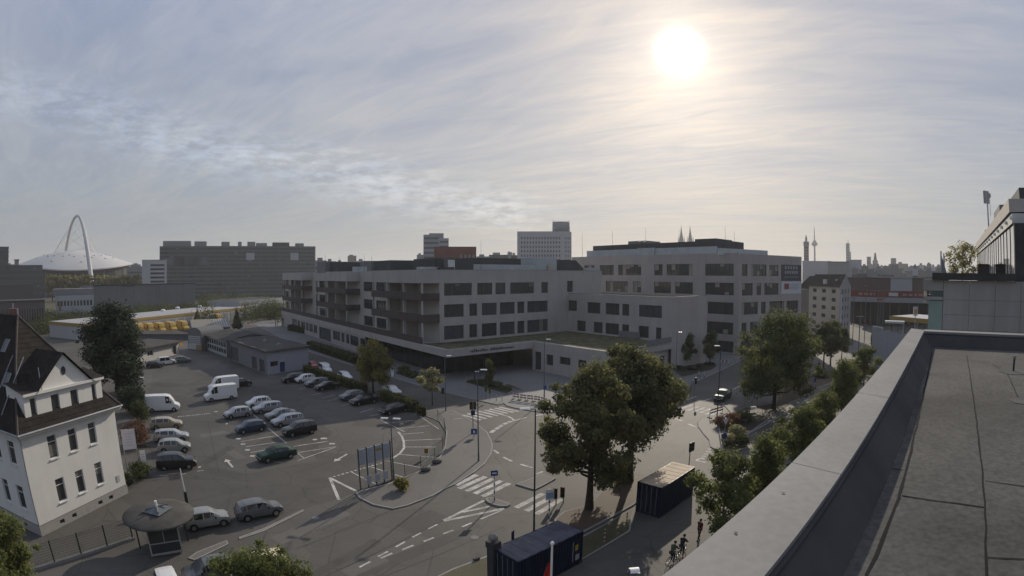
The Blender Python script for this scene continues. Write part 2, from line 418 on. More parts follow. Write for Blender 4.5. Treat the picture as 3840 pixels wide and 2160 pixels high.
# ------------------------------------------------------------------ ground, roads, pavements, paint
def sheet(name, pts, z, m):
    o = MB().poly([(p[0], p[1], z) for p in pts]).build(name, m); return struct(o)
def ccw(pts):
    a = sum(pts[i][0] * pts[(i + 1) % len(pts)][1] - pts[(i + 1) % len(pts)][0] * pts[i][1] for i in range(len(pts)))
    return pts if a > 0 else pts[::-1]
def slab(name, pts, z0, z1, side, top):
    """raised paving: kerb on the sides, paving on top"""
    pts = ccw(pts); o = MB().prism(pts, z0, z1, 0, 1, False).build(name, [side, top]); struct(o)
    n = len(pts); ins = []
    for i in range(n):      # a course of kerb stones just inside the edge
        a, b, c = pts[i - 1], pts[i], pts[(i + 1) % n]; d1, d2 = unit(a, b), unit(b, c); nx, ny = -(d1[1] + d2[1]), d1[0] + d2[0]; l = math.hypot(nx, ny) or 1
        ins.append((b[0] + nx / l * .16, b[1] + ny / l * .16))
    for i in range(n):
        j = (i + 1) % n; MB().poly([(p[0], p[1], z1 + .004) for p in (pts[i], pts[j], ins[j], ins[i])]).build('kerb_stone', KERB, o)
    return o
def A(c, l, z=0.0): return [V2(at(c, x, y, z)) for x, y in l]
GROUND = ground_mat('city ground', (0.075, 0.070, 0.060), 0.30)
ASPHALT = ground_mat('worn asphalt', (0.090, 0.085, 0.077), 0.20, patch=0.15, crack=0.35, wear=.22)
ASPHALT2 = ground_mat('car park asphalt', (0.077, 0.073, 0.067), 0.20, patch=0.20, crack=0.38, wear=.3)
PAVING = ground_mat('pavement slabs', (0.118, 0.112, 0.104), 0.14, patch=0.10, crack=0.15, wear=.15)
PLAZA = ground_mat('plaza paving', (0.155, 0.155, 0.155), 0.08, patch=0.05)
KERB = mat('kerb stone', (0.25, 0.245, 0.235), rough=0.9, var=0.15, scale=0.8, world_coords=True)
SOIL = ground_mat('bare brown soil', (0.085, 0.060, 0.042), 0.35)
DRYGRASS = ground_mat('dry grass', (0.075, 0.068, 0.038), 0.40)
BEDSOIL = ground_mat('planting bed soil', (0.040, 0.036, 0.026), 0.35)
SAND = ground_mat('pale gravel', (0.16, 0.15, 0.135), 0.2)

S = 7400
sheet('ground', [(-S, -S), (S, -S), (S, S), (-S, S)], 0.0, GROUND)
road = sheet('road', [(-42, 14), (-34, 6), (60, -30), (110, 60), (140, 190), (60, 190), (-60, 150), (-100, 190), (-130, 170), (-60, 84), (-90, 120), (-100, 60), (-60, 30)], 0.004, ASPHALT)
lot = A('T', [(372, 1000), (385, 935), (470, 890), (560, 858)]) + A('C', [(120, 905), (530, 835), (1000, 985), (1330, 1110), (1620, 1262), (1700, 1285), (1840, 1345), (1905, 1440)]) + \
      A('D', [(1895, 150), (1850, 250), (1690, 380), (1500, 455), (1310, 530), (1000, 610), (740, 700), (200, 850)]) + A('p3', [(2030, 500), (1410, 690), (900, 800), (640, 700)]) + A('B', [(1210, 660)]) + A('T', [(330, 1225), (385, 1190), (372, 1090)])
sheet('car_park', lot, 0.008, ASPHALT2)
wp = A('D', [(1000, 612), (1310, 532), (1500, 457), (1690, 382), (1852, 250), (1900, 150), (1915, 0)]) + A('C', [(1905, 1440), (1842, 1345), (1702, 1285), (1690, 1245), (1800, 1225)]) + \
     A('w1', [(0, 905), (150, 985), (420, 1140), (620, 1265), (830, 1440)]) + A('D', [(2370, 90), (2385, 140), (2370, 230), (2300, 330), (2200, 410), (2000, 535), (1930, 565), (1780, 650), (1530, 745), (1380, 780), (1180, 740), (1040, 670)])
slab('pavement_by_car_park', wp, 0, 0.10, KERB, PAVING)
pl = [(-112, 206)] + A('C', [(530, 645), (1000, 793), (1640, 985), (2100, 1105)]) + A('w1', [(1080, 772), (1220, 735), (1300, 800), (1480, 845), (1800, 903), (2300, 968)]) + [(24.0, 81.0)] + A('E', [(1700, 1020), (2240, 765)]) + [(92, 156), (80, 190), (-40, 260), (-100, 240)]
slab('plaza_pavement', pl, 0, 0.11, KERB, PLAZA)
pr = A('r2', [(840, 905), (815, 790), (720, 680), (630, 560), (615, 480), (700, 400), (1000, 372), (1210, 335)]) + A('E', [(2080, 1128), (2290, 992)]) + [(90, 146), (112, 130)] + A('g', [(1900, 560), (1500, 820), (520, 1395)]) + A('r2', [(1500, 935), (1040, 1010)])
slab('pavement_beside_verge', pr, 0, 0.10, KERB, PAVING)
bed = A('r2', [(962, 405), (1200, 352), (1400, 245), (1560, 200), (1700, 200), (2300, 100), (1500, 690), (1470, 930), (1330, 985), (1045, 990)])
slab('planting_bed_by_junction', bed, 0.10, 0.16, KERB, BEDSOIL)
bed2 = A('g', [(860, 1060), (900, 860), (1250, 700), (1330, 640), (1560, 620), (1560, 760), (1280, 860), (1180, 960)])
slab('planting_bed_under_trees', bed2, 0.10, 0.17, KERB, SOIL)
tv = A('F', [(425, 890), (520, 812), (700, 760), (800, 715), (900, 600), (1000, 515), (1065, 440), (1180, 420), (1330, 440), (1420, 560), (1225, 742), (660, 1048), (440, 1010)])
slab('tree_verge', tv, 0, 0.12, KERB, SOIL)
ds = A('F', [(665, 1075), (1222, 775), (1190, 1000), (700, 1290), (640, 1200)])
slab('dirt_strip', ds, 0, 0.06, KERB, DRYGRASS)
gv = A('q1', [(-560, 1010), (-250, 850), (0, 755), (150, 700), (420, 640), (300, 1010)])
slab('dry_grass_verge', gv, 0, 0.08, KERB, DRYGRASS)
i1 = A('D', [(2308, 688), (2330, 668), (2380, 672), (2450, 695), (2545, 725), (2560, 740), (2530, 757), (2460, 757), (2390, 742), (2330, 715)])
slab('traffic_island_by_crossing', i1, 0, 0.13, KERB, PAVING)
i2 = A('F', [(38, 533), (130, 500), (215, 465), (300, 432), (440, 478), (330, 540), (235, 588), (200, 582)])
slab('traffic_island_by_trees', i2, 0, 0.12, KERB, PAVING)
# forecourt beds on the plaza
pb = A('w1', [(262, 245), (330, 190), (480, 175), (700, 175), (900, 190), (1060, 240), (1250, 330), (1480, 430), (1290, 545), (1050, 490), (800, 400), (560, 345)])
slab('plaza_planting_bed', pb, 0.11, 0.30, KERB, BEDSOIL)
pb2 = A('w1', [(1230, 300), (1350, 285), (1560, 360), (1700, 425), (1520, 440), (1360, 385)])
slab('plaza_rust_bed', pb2, 0.11, 0.25, KERB, SOIL)
rb = A('r1', [(170, 930), (420, 860), (760, 850), (980, 880), (900, 960), (600, 1040), (360, 1090), (230, 1010)])
slab('planting_bed_by_wing', rb, 0.11, 0.20, KERB, BEDSOIL)
hb = A('C', [(520, 625), (640, 560), (830, 610), (1040, 680), (1060, 800), (860, 740), (640, 665)])
slab('planting_bed_along_podium', hb, 0.11, 0.22, KERB, BEDSOIL)
hb2 = A('C', [(1390, 870), (1470, 790), (1600, 855), (1640, 890), (1580, 930)])
slab('planting_bed_by_entrance', hb2, 0.11, 0.22, KERB, BEDSOIL)
kb = A('p3', [(990, 975), (1400, 815), (1425, 868), (970, 1085), (880, 1055)])
slab('pale_kerb_strip', kb, 0, 0.07, KERB, SAND)
kb2 = A('p3', [(1560, 775), (1900, 650), (2420, 400), (2430, 425), (1900, 690), (1570, 800)])
slab('pale_kerb_strip_at_entry', kb2, 0, 0.05, KERB, SAND)
lawn = A('T', [(140, 870), (330, 790), (560, 800), (700, 770), (640, 735), (400, 760), (230, 790)])
sheet('rail_yard_ground', [(-230, 170), (-120, 215), (-60, 330), (-160, 420), (-420, 420), (-420, 200)], 0.006, DRYGRASS)
yard = A('T', [(370, 905), (480, 865), (560, 850), (600, 830), (480, 800), (340, 850)])

NLINE = [0]
def stripe(c, a, b, w, z=0.012, name='painted_line', parent=None, mt=None):
    p = at(c, *a); q = at(c, *b); d = unit(p, q); L = math.hypot(q.x - p.x, q.y - p.y)
    if mt is None: NLINE[0] += 1; z += .00004 * (NLINE[0] % 40)
    m = MB(); P = (p.x, p.y)
    c0 = pt(P, d, 0, -w / 2); c1 = pt(P, d, L, -w / 2); c2 = pt(P, d, L, w / 2); c3 = pt(P, d, 0, w / 2)
    m.poly([(k[0], k[1], z) for k in (c0, c1, c2, c3)])
    return m.build(name, mt or PAINT, parent or road)
REP = ground_mat('asphalt repair dark', (0.066, 0.063, 0.058), 0.2, wear=.2); REP2 = ground_mat('asphalt repair pale', (0.105, 0.10, 0.091), 0.15, wear=.2); TAR = mat('tar joint', (.03, .03, .03), rough=.6)
for i, (a, b, w_) in enumerate([((560, 1449), (1230, 1090), .9), ((900, 1430), (1700, 1060), 1.3), ((1330, 1290), (2240, 930), .8), ((200, 1100), (900, 800), 1.6), ((1500, 980), (1850, 820), 2.2), ((2440, 330), (2570, 560), .9), ((1040, 1449), (2150, 1010), .5)]): stripe('D', a, b, w_, z=.0086 + .0002 * i, name='repair_strip', mt=(REP, REP2)[i % 2])
for i, (a, b) in enumerate([((400, 1180), (1480, 740)), ((700, 1449), (2000, 830)), ((1300, 1449), (2500, 950)), ((2400, 240), (2576, 470))]): stripe('D', a, b, .05, z=.0103 + .0001 * i, name='tar_joint', mt=TAR)
for i, (a, b, w_) in enumerate([((250, 560), (700, 520), 2.0), ((900, 700), (1250, 640), 1.4), ((1000, 1150), (1500, 1250), 1.8), ((1300, 900), (1450, 1000), 1.2), ((700, 150), (900, 60), 1.6)]): stripe('p2', a, b, w_, z=.0087 + .0002 * i, name='repair_strip', mt=REP if w_ > 1.5 else REP2)
for i, (a, b) in enumerate([((300, 900), (1300, 760)), ((1000, 500), (1150, 1200)), ((600, 1250), (1600, 1300)), ((1450, 100), (2300, 60))]): stripe('p2', a, b, .05, z=.0107 + .0001 * i, name='tar_joint', mt=TAR)
Z = 'zebra_stripe'
for a, b in [((2012, 536), (2225, 430)), ((2040, 570), (2310, 450)), ((2120, 597), (2385, 470)), ((2200, 622), (2470, 490)), ((2282, 650), (2548, 515))]: stripe('D', a, b, .55, name=Z)
for a, b in [((40, 762), (315, 620)), ((140, 795), (405, 652)), ((240, 830), (500, 675))]: stripe('F', a, b, .55, name=Z)
for a, b in [((210, 1000), (660, 1130)), ((330, 970), (800, 1100)), ((470, 940), (940, 1060)), ((610, 912), (1080, 1025)), ((750, 886), (1200, 995)), ((870, 862), (1320, 968)), ((1000, 838), (1460, 945)), ((1110, 815), (1570, 922))]: stripe('w1', a, b, .5, name=Z)
for a, b in [((340, 240), (535, 178)), ((450, 277), (650, 203)), ((555, 302), (750, 223)), ((660, 322), (850, 243)), ((760, 342), (960, 262)), ((850, 357), (1010, 288)), ((1060, 335), (1195, 322))]: stripe('r2', a, b, .55, name=Z)
for a, b in [((1040, 1362), (1150, 1305)), ((1228, 1255), (1328, 1203)), ((1255, 1271), (1370, 1220)), ((1408, 1157), (1500, 1104)), ((1470, 1186), (1585, 1140)), ((1572, 1061), (1662, 1014)), ((1688, 1102), (1790, 1064)), ((1733, 976), (1825, 930)), ((1883, 1026), (1985, 988)), ((2073, 956), (2170, 915))]: stripe('D', a, b, .17, name='lane_dash')
for a, b, w in [((1890, 890), (2292, 690), .3), ((1890, 895), (2495, 770), .32), ((2082, 806), (2352, 750), .3), ((2260, 878), (2480, 785), .15)]: stripe('D', a, b, w, name='hatch_line')
for c, a, b in [('D', (2393, 183), (2442, 216)), ('D', (2488, 253), (2576, 296)), ('F', (85, 325), (205, 360)), ('F', (245, 425), (310, 398)), ('F', (900, 455), (1010, 462)), ('F', (1180, 212), (1265, 203))]: stripe(c, a, b, .3, name='lane_dash')
for a, b in [((905, 1435), (985, 1375)), ((1010, 1360), (1090, 1305)), ((1110, 1292), (1190, 1245)), ((1215, 1232), (1300, 1195)), ((1325, 1185), (1420, 1155))]: stripe('w1', a, b, .55, name='give_way_block')
stripe('w1', (1480, 1142), (1765, 1063), .3, name='lane_line')
for a, b in [((1190, 1005), (1330, 1040)), ((1330, 1040), (1410, 1085)), ((1410, 1085), (1475, 1155))]: stripe('w1', a, b, .3, name='lane_line')
stripe('w1', (1980, 1020), (2160, 998), .4, name='lane_line')
stripe('w1', (0, 1125), (215, 1105), .2, z=0.112, name='painted_line')
for a, b in [((222, 410), (372, 460)), ((472, 505), (592, 562))]: stripe('r2', a, b, .5, name='lane_dash')
for a, b in [((803, 945), (888, 945)), ((768, 985), (852, 990)), ((733, 1022), (818, 1030)), ((698, 1062), (783, 1067)), ((663, 1098), (748, 1105))]: stripe('r2', a, b, .42, name='give_way_block')
for a, b in [((600, 1130), (655, 1108)), ((640, 1148), (768, 1172)), ((600, 1132), (640, 1150))]: stripe('r2', a, b, .3, name='painted_line')
for a, b in [((730, 105), (820, 75)), ((1230, 1290 - 1380), (1350, 1230 - 1380)), ((440, 90), (600, 30))]: stripe('r2', a, b, .25, name='lane_dash')
for a, b in [((1500, 1310), (1560, 1285)), ((1930, 1140), (2010, 1110)), ((2110, 1050), (2200, 1010))]: stripe('E', a, b, .2, name='lane_dash')
# the white line of the roadside gutter in sun
kl = A('r2', [(615, 480), (630, 560), (722, 680), (815, 790), (842, 890)])
# car park bays
Bn = 'bay_line'
for a, b in [((1450, 772), (1890, 700)), ((1510, 842), (1900, 785)), ((1570, 921), (1990, 845)), ((2140, 840), (2580, 772)), ((1620, 418), (1690, 475)), ((1810, 592), (2055, 795)), ((860, 1171), (940, 1160)), ((1740, 1010), (2000, 1060)), ((2212, 932), (2285, 992)), ((350, 1230), (700, 1205)), ((1400, 690), (1700, 640))]: stripe('p2', a, b, .12, z=.013, name=Bn, parent=road)
for a, b in [((425, 207), (802, 148)), ((425, 287), (806, 150)), ((430, 136), (722, 95)), ((0, 72), (150, 45)), ((1470, 22), (1690, 6)), ((1500, 86), (1870, 70)), ((1510, 151), (1810, 151)), ((1430, 224), (1805, 256)), ((1305, 290), (1665, 360)), ((1150, 350), (1282, 392)), ((1370, 422), (1502, 462)), ((955, 400), (1085, 467)), ((1100, 480), (1210, 525))]: stripe('D', a, b, .13, z=.013, name=Bn)
for a, b in [((740, 460), (1003, 592)), ((743, 460), (835, 685))]: stripe('D', a, b, .3, z=.013, name=Bn)
arc = [(1432, 0), (1468, 45), (1487, 95), (1490, 160), (1450, 215), (1370, 268)]
for i in range(5): stripe('D', arc[i], arc[i + 1], .28, z=.013, name='bay_arc')
for i in range(12):
    f0, f1 = i / 12, (i + .6) / 12
    P0, P1 = (775, 452), (1290, 305)
    stripe('D', (P0[0] + (P1[0] - P0[0]) * f0, P0[1] + (P1[1] - P0[1]) * f0), (P0[0] + (P1[0] - P0[0]) * f1, P0[1] + (P1[1] - P0[1]) * f1), .2, z=.013, name='bay_dash')
for i in range(14):
    f0, f1 = i / 14, (i + .6) / 14; stripe('p2', (600 + 440 * f0, 442 - 48 * f0), (600 + 440 * f1, 442 - 48 * f1), .3, z=.013, name='bay_dash')
for c, a, b in [('C', (1050, 1252), (1185, 1214)), ('C', (1140, 1290), (1265, 1264)), ('C', (560, 1076), (655, 1058)), ('C', (660, 1106), (795, 1078)), ('C', (720, 1136), (835, 1110)), ('C', (860, 1185), (960, 1160)), ('C', (420, 1020), (520, 1000)), ('C', (1255, 1330), (1500, 1449)), ('C', (1650, 1290), (1840, 1420)), ('C', (1330, 1360), (1600, 1330)), ('C', (1420, 1415), (1750, 1385))]: stripe(c, a, b, .12, z=.013, name=Bn)
for c, a, b in [('p2', (1378, 735), (1440, 735)), ('p2', (1442, 806), (1503, 806)), ('p2', (1502, 885), (1562, 885)), ('p2', (1568, 967), (1628, 967)), ('D', (655, 66), (715, 66)), ('D', (738, 118), (795, 118)), ('p2', (2410, 750), (2465, 742)), ('p2', (2515, 735), (2576, 725)), ('p2', (870, 1115), (905, 1115)), ('p2', (1240, 535), (1268, 535)), ('p2', (1090, 372), (1130, 372))]: stripe(c, a, b, .5, z=.013, name='bay_number_plate')
def arrow(c, a, b):
    """direction arrow painted on the ground, tip at b"""
    p = at(c, *a); q = at(c, *b); d = unit(p, q); L = math.hypot(q.x - p.x, q.y - p.y); P = V2(p)
    m = MB()
    m.poly([pt(P, d, *k) + (.013,) for k in ((0, -.12), (L - .9, -.12), (L - .9, .12), (0, .12))])
    m.poly([pt(P, d, *k) + (.013,) for k in ((L - .9, -.42), (L, 0), (L - .9, .42))])
    m.build('painted_arrow', PAINT, road)
arrow('p2', (1335, 1118), (1238, 1008)); arrow('D', (918, 222), (782, 300))
for c, x, y in [('D', 600, 865), ('D', 2200, 860 + 200), ('D', 1700, 600)]:   # manhole covers
    p = at(c, x, y); m = MB().lathe((p.x, p.y, 0.0), [(0.32, 0.0), (0.32, 0.014), (0.28, 0.016)], 16); m.build('manhole_cover', STEEL, road)
# ------------------------------------------------------------------ the long pale building with loggias
U = (0.78, 0.6258); Vv = (-0.6258, 0.78); MU = (-U[0], -U[1]); MV = (-Vv[0], -Vv[1])
FF = (-14.7, 106.0); C0 = (-12.0, 96.0); W2 = (33.0, 105.0)
LIT_PIECE = mat('pale lit piece', (0.27, 0.25, 0.215), rough=0.9, var=0.1)  # pale tone standing for warm light in the office block windows
CURTAIN2 = mat('dim curtain', (0.16, 0.155, 0.14), rough=0.9, var=0.1)
def SU(c, x, y, P=FF): return on(c, x, y, P, U)[0]
def SV(c, x, y, P=FF): return on(c, x, y, P, Vv)[0]
mb = thing('institution_building', 'long pale grey building with brown balustraded loggias above a low podium entrance', 'building', (C0[0], C0[1], 0), world=True)
# front facade
rows = []
def rowU(c, y, l, za, zb): return [(SU(c, a, y), SU(c, b, y), za, zb) for a, b in l]
w = rowU('d', 900, [(340, 675), (740, 922), (960, 1080), (1138, 1427), (1515, 1592)], 15.7, 18.25) + rowU('d', 880, [(1825, 1895)], 15.75, 18.5)
mid = [(340, 577), (645, 740), (795, 975), (1015, 1192), (1225, 1310), (1345, 1592)]
w += rowU('d', 1150, mid, 11.25, 13.9) + rowU('d', 1400, mid, 6.65, 9.5)
facade(mb, FF, U, 0.0, 49.0, 5.9, 21.0, w, PLASTER, out=-1, mull=1.35, blinds=(0.12, CURTAIN2))
# recessed wall behind the loggias
w = []
for za, zb in ((15.6, 18.2), (11.0, 13.6), (6.5, 9.2)):
    for a, b in ((1550, 1690),): w.append((SV('c', b, 340), SV('c', a, 340), za - 0.2, zb))
    for a, b in ((1192, 1310), (1040, 1160), (765, 822), (505, 595), (462, 484), (300, 315), (160, 178), (100, 140)): w.append((SV('c', b, 340), SV('c', a, 340), za + .1, zb))
facade(mb, FF, Vv, 0.0, 116.0, 5.9, 21.0, w, BEIGE, out=+1, mull=1.6, blinds=(0.2, CURTAIN2))
K1 = pt(FF, U, -4.2)
blocks = [(0.0, 24.9), (42.5, 69.7), (87.3, 114.9)]
for (t0, t1) in blocks:
    m = MB(); m.obox(K1, Vv, t0, t1, -4.2, 0.0, 18.3, 21.0); m.build('roof_fascia', PLASTER, mb)
    m = MB(); m.obox(K1, Vv, t0 + .1, t1 - .1, -4.15, -0.1, 21.0, 21.06); m.build('coping', ALU, mb)
    for zf, zr in ((14.9, 16.4), (10.5, 12.1)):
        m = MB(); m.obox(K1, Vv, t0, t1, -4.2, 0.0, zf, zf + .32); m.build('balcony_slab', PLASTER2, mb)
        m = MB(); m.obox(K1, Vv, t0 - .03, t1 + .03, -0.02, 0.06, zf - .05, zr); m.obox(K1, Vv, t0 - .05, t0 + .03, -4.2, -0.02, zf - .05, zr - .1)
        m.build('balustrade', BROWN, mb)
    n = max(2, round((t1 - t0) / 8.2)); cm = MB().box(-.17, -.17, 6.2, .17, .17, 18.3).mesh('column', PLASTER)
    for k in range(n + 1):
        t = t0 + .35 + (t1 - t0 - .7) * k / n; q = pt(K1, Vv, t, -0.35)
        c = link('column', cm, mb); c.location = Vector((q[0], q[1], 0)) - mb.location; c.rotation_euler = (0, 0, math.atan2(Vv[1], Vv[0]))
    # cross walls between the flats
    for k in range(1, n):
        t = t0 + (t1 - t0) * k / n + 1.2
        m = MB(); m.obox(K1, Vv, t, t + .18, -4.18, -1.4, 6.25, 18.28); m.build('cross_wall', BEIGE, mb)
# body roof + parapet
m = MB(); m.prism([pt(FF, U, 0.02, 0.02), pt(FF, U, 48.9, .02), pt(FF, U, 48.9, 116), pt(FF, U, .02, 116)], 20.4, 20.7); m.build('roof', BITUMEN, mb)
m = MB(); m.obox(FF, U, -4.2, 49, -.02, .35, 21.0, 21.07); m.build('coping', ALU, mb)
m = MB(); m.obox(FF, U, 48.7, 49, .01, 116, 6, 21.0); m.obox(FF, U, 0, 49, 115.8, 116, 6, 21.0); m.build('rear_wall', PLASTER, mb)
# podium: slab with white fascia, sedum roof, ground floor
PW = pt(C0, U, 21.1); Q = pt(PW, MV, 20.5)
pod = [C0, PW, Q, W2, pt(W2, Vv, 33), pt(C0, Vv, 127, -22), pt(C0, Vv, 127)]
m = MB(); m.prism(pod, 4.7, 6.15); m.build('podium_fascia', PLASTER, mb)
ins = [pt(C0, U, .5, .5), pt(PW, U, -.45, 1.2), pt(Q, U, .55, .45), pt(W2, U, -.5, .6), pt(W2, Vv, 33, .2), pt(C0, Vv, 126.5, -22), pt(C0, Vv, 126.5, -.5)]
ins = [pt(C0, U, .5, .5), (PW[0] + .1, PW[1] + 1.0), (Q[0] + .2, Q[1] + .9), (W2[0] - .9, W2[1] - .05), pt(W2, Vv, 32.9, .2), pt(FF, U, 33, .1), pt(FF, U, .1, .1), pt(FF, U, -4.1, .1), pt(C0, Vv, 10.5, -.5)]
m = MB(); m.poly([(p[0], p[1], 6.165) for p in ccw(ins)]); m.build('sedum_roof', SEDUM, mb)
m = MB(); m.obox(C0, Vv, 9.4, 126.8, -.10, -.02, 6.15, 7.5); m.build('podium_balustrade', BROWN, mb)
GLASSW = mat('entrance glazing', (0.012, 0.014, 0.016), rough=0.12, var=0.0, spec=0.5)
G0 = (-14.3, 104.0); G1 = pt(G0, U, 18.5)
m = MB(); m.obox(G0, U, 0, 18.6, 0, .1, .11, 4.7); m.obox(G0, Vv, 0, 39, -.1, 0, .11, 4.7); m.build('entrance_glazing', GLASSW, mb)
for k in range(13):
    m = MB(); m.obox(G0, U, k * 1.5, k * 1.5 + .09, -.08, 0, .11, 4.7); m.build('glazing_bar', DARKSTEEL, mb)
for k in range(1, 16):
    m = MB(); m.obox(G0, Vv, k * 2.5, k * 2.5 + .09, 0, .08, .11, 4.7); m.build('glazing_bar', DARKSTEEL, mb)
# ground floor wall along the left street
w = []
for a, b in ((990, 1055), (872, 972), (822, 860), (765, 805), (665, 752), (500, 640), (435, 478), (380, 425), (345, 372), (285, 335), (245, 272), (180, 235)):
    s0, s1 = SV('c', b, 930, C0), SV('c', a, 930, C0); w.append((s0, s1, 1.5 if a != 500 else .3, 4.1))
facade(mb, pt(C0, U, .12), Vv, 40.0, 126.5, 0.1, 4.72, w, PLASTER2, out=+1, mull=1.2)
# ground floor wall of the podium wing
w = [(.7, 2.6, .3, 4.1), (4.2, 6.2, 1.7, 3.9), (8.1, 11.1, 2.4, 3.9), (13.2, 15.4, 1.7, 3.9)]
facade(mb, pt(PW, U, -.15), MV, -.1, 20.4, 0.1, 4.72, w, PLASTER, out=-1, mull=1.1)
facade(mb, pt(Q, Vv, .15), U, .1, 19.9, 0.1, 4.72, [(11, 14, .3, 3.9), (16.6, 18.4, .2, 3.4)], PLASTER, out=-1)
# lettering on the canopy edge, too small to read in the photograph
LET = mat('dark letters', (0.06, 0.06, 0.06), var=0)
x = 5.2
while x < 15.7:
    wd = random.uniform(.22, .42)
    if not (9.35 < x < 9.75):
        m = MB(); m.obox(C0, U, x, x + wd * .8, -.06, -.01, 5.22, 5.22 + random.choice((.34, .34, .5))); m.build('letter', LET, mb)
    x += wd + .08
# side wing with two rows of windows
def rowV(c, y, l, za, zb): return [(SV(c, b, y, W2), SV(c, a, y, W2), za, zb) for a, b in l]
w = rowV('e', 1060, [(760, 1037), (557, 642), (357, 522), (137, 292)], 10.95, 13.55) + rowV('d', 1110, [(1800, 1942)], 11.15, 13.75)
w += rowV('e', 1300, [(755, 877), (555, 637), (355, 517), (212, 320), (10, 115)], 6.45, 9.0) + rowV('e', 1330, [(965, 1030)], 6.2, 8.95)
facade(mb, W2, Vv, 0.0, 33.2, 4.7, 15.4, w, PLASTER, out=+1, mull=1.3, blinds=(0.08, CURTAIN2))
facade(mb, W2, U, 0.0, 14.6, 0.1, 15.4, [], PLASTER2, out=-1)
m = MB(); m.obox(W2, U, 14.4, 14.6, .01, 33, .1, 15.4); m.build('rear_wall', PLASTER2, mb)
m = MB(); m.obox(W2, U, .05, 14.5, .05, 33, 14.7, 15.0); m.build('roof', SEDUM, mb)
m = MB(); m.obox(W2, Vv, -.02, 33, -.3, .03, 15.4, 15.47); m.obox(W2, U, .3, 14.6, -.03, .3, 15.4, 15.47); m.build('coping', ALU, mb)
# glass balustrade on the low roof beside the wing
m = MB(); m.obox(W2, MU, .3, 9, .15, .2, 6.2, 7.3); m.build('roof_railing', STEEL, mb)
m = MB(); m.obox(W2, Vv, 8, 14, .5, .56, 6.2, 7.6); m.build('roof_screen', STEEL, mb)
# plant on the roof
DARKCLAD = mat('dark cladding', (0.07, 0.07, 0.073), rough=0.7, var=0.1, scale=.3)
GREYCLAD = mat('grey cladding', (0.17, 0.17, 0.172), rough=0.7, var=0.08, scale=.3)
LIGHTMETAL = mat('pale metal screen', (0.40, 0.43, 0.44), rough=0.5, var=0.12, scale=.4, metal=.2)
def roofbox(c, x0, x1, y, off, dep, mt, zb=20.7, name='plant_room'):
    P = pt(FF, Vv, off); s0, z1 = on(c, x0, y, P, U); s1, _ = on(c, x1, y, P, U)
    m = MB(); m.obox(P, U, s0, s1, 0, dep, zb, z1); m.build(name, mt, mb); return P, s0, s1, z1
roofbox('c', 2060, 2160, 40, 12, 6, GREYCLAD)
roofbox('d', 215, 720, 540, 14, 10, DARKCLAD)
roofbox('d', 480, 700, 545, 11, 5, DARKCLAD, name='stair_head')
roofbox('d', 390, 470, 562, 10.8, .12, mat('white door', (.6, .6, .58)), name='roof_door')
roofbox('d', 720, 1450, 535, 16, 9, DARKCLAD)
roofbox('d', 700, 1480, 614, 6, .2, LIGHTMETAL, name='metal_screen')
roofbox('d', 1450, 1700, 532, 7, 6, LIGHTMETAL, name='air_unit')
roofbox('d', 1600, 1665, 620, 6.5, .4, mat('cream unit', (.45, .40, .30)), name='air_unit')
P, s0, s1, z1 = roofbox('d', 1705, 1930, 560, 9, 8, DARKCLAD)
m = MB(); a = pt(P, U, s1); b = pt(P, U, s1 + 4.5)
for o in (0, 8):
    pass
m.poly([(a[0], a[1], z1), (b[0], b[1], 20.7), (a[0], a[1], 20.7)]); c_ = pt(a, Vv, 8); d_ = pt(b, Vv, 8)
m.poly([(a[0], a[1], z1), (c_[0], c_[1], z1), (d_[0], d_[1], 20.7), (b[0], b[1], 20.7)]); m.build('sloped_housing', DARKCLAD, mb)
roofbox('c', 580, 700, 66, 60, 8, GREYCLAD); roofbox('c', 705, 1135, 72, 55, 10, DARKCLAD); roofbox('c', 1140, 1365, 58, 40, 8, GREYCLAD); roofbox('c', 1365, 1885, 50, 30, 10, DARKCLAD)
roofbox('c', 960, 1080, 128, 30, 3, LIGHTMETAL, name='skylight'); roofbox('c', 1760, 1960, 130, 8, 3, LIGHTMETAL, name='skylight'); roofbox('c', 1965, 2140, 132, 7, 3, DARKCLAD, name='skylight')
roofbox('d', 2070, 2225, 658, .5, 1.5, LIGHTMETAL, name='skylight')
def rod(c, x, y, off, root, P0=FF, zb=20.7):
    P = pt(P0, Vv, off); s, z = on(c, x, y, P, U); q = pt(P, U, s)
    MB().tube((q[0], q[1], zb), (q[0], q[1], z), .05, .02, 5).build('lightning_rod', DARKSTEEL, root)
for c, x, y, o in (('d', 785, 330, 5), ('d', 245, 450, 5), ('c', 755, 0, 30), ('c', 1050, -20, 25), ('c', 1140, 0, 25), ('c', 1918, -60, 10), ('d', 1740, 480, 5), ('c', 580, -20, 50)): rod(c, x, y, o, mb)

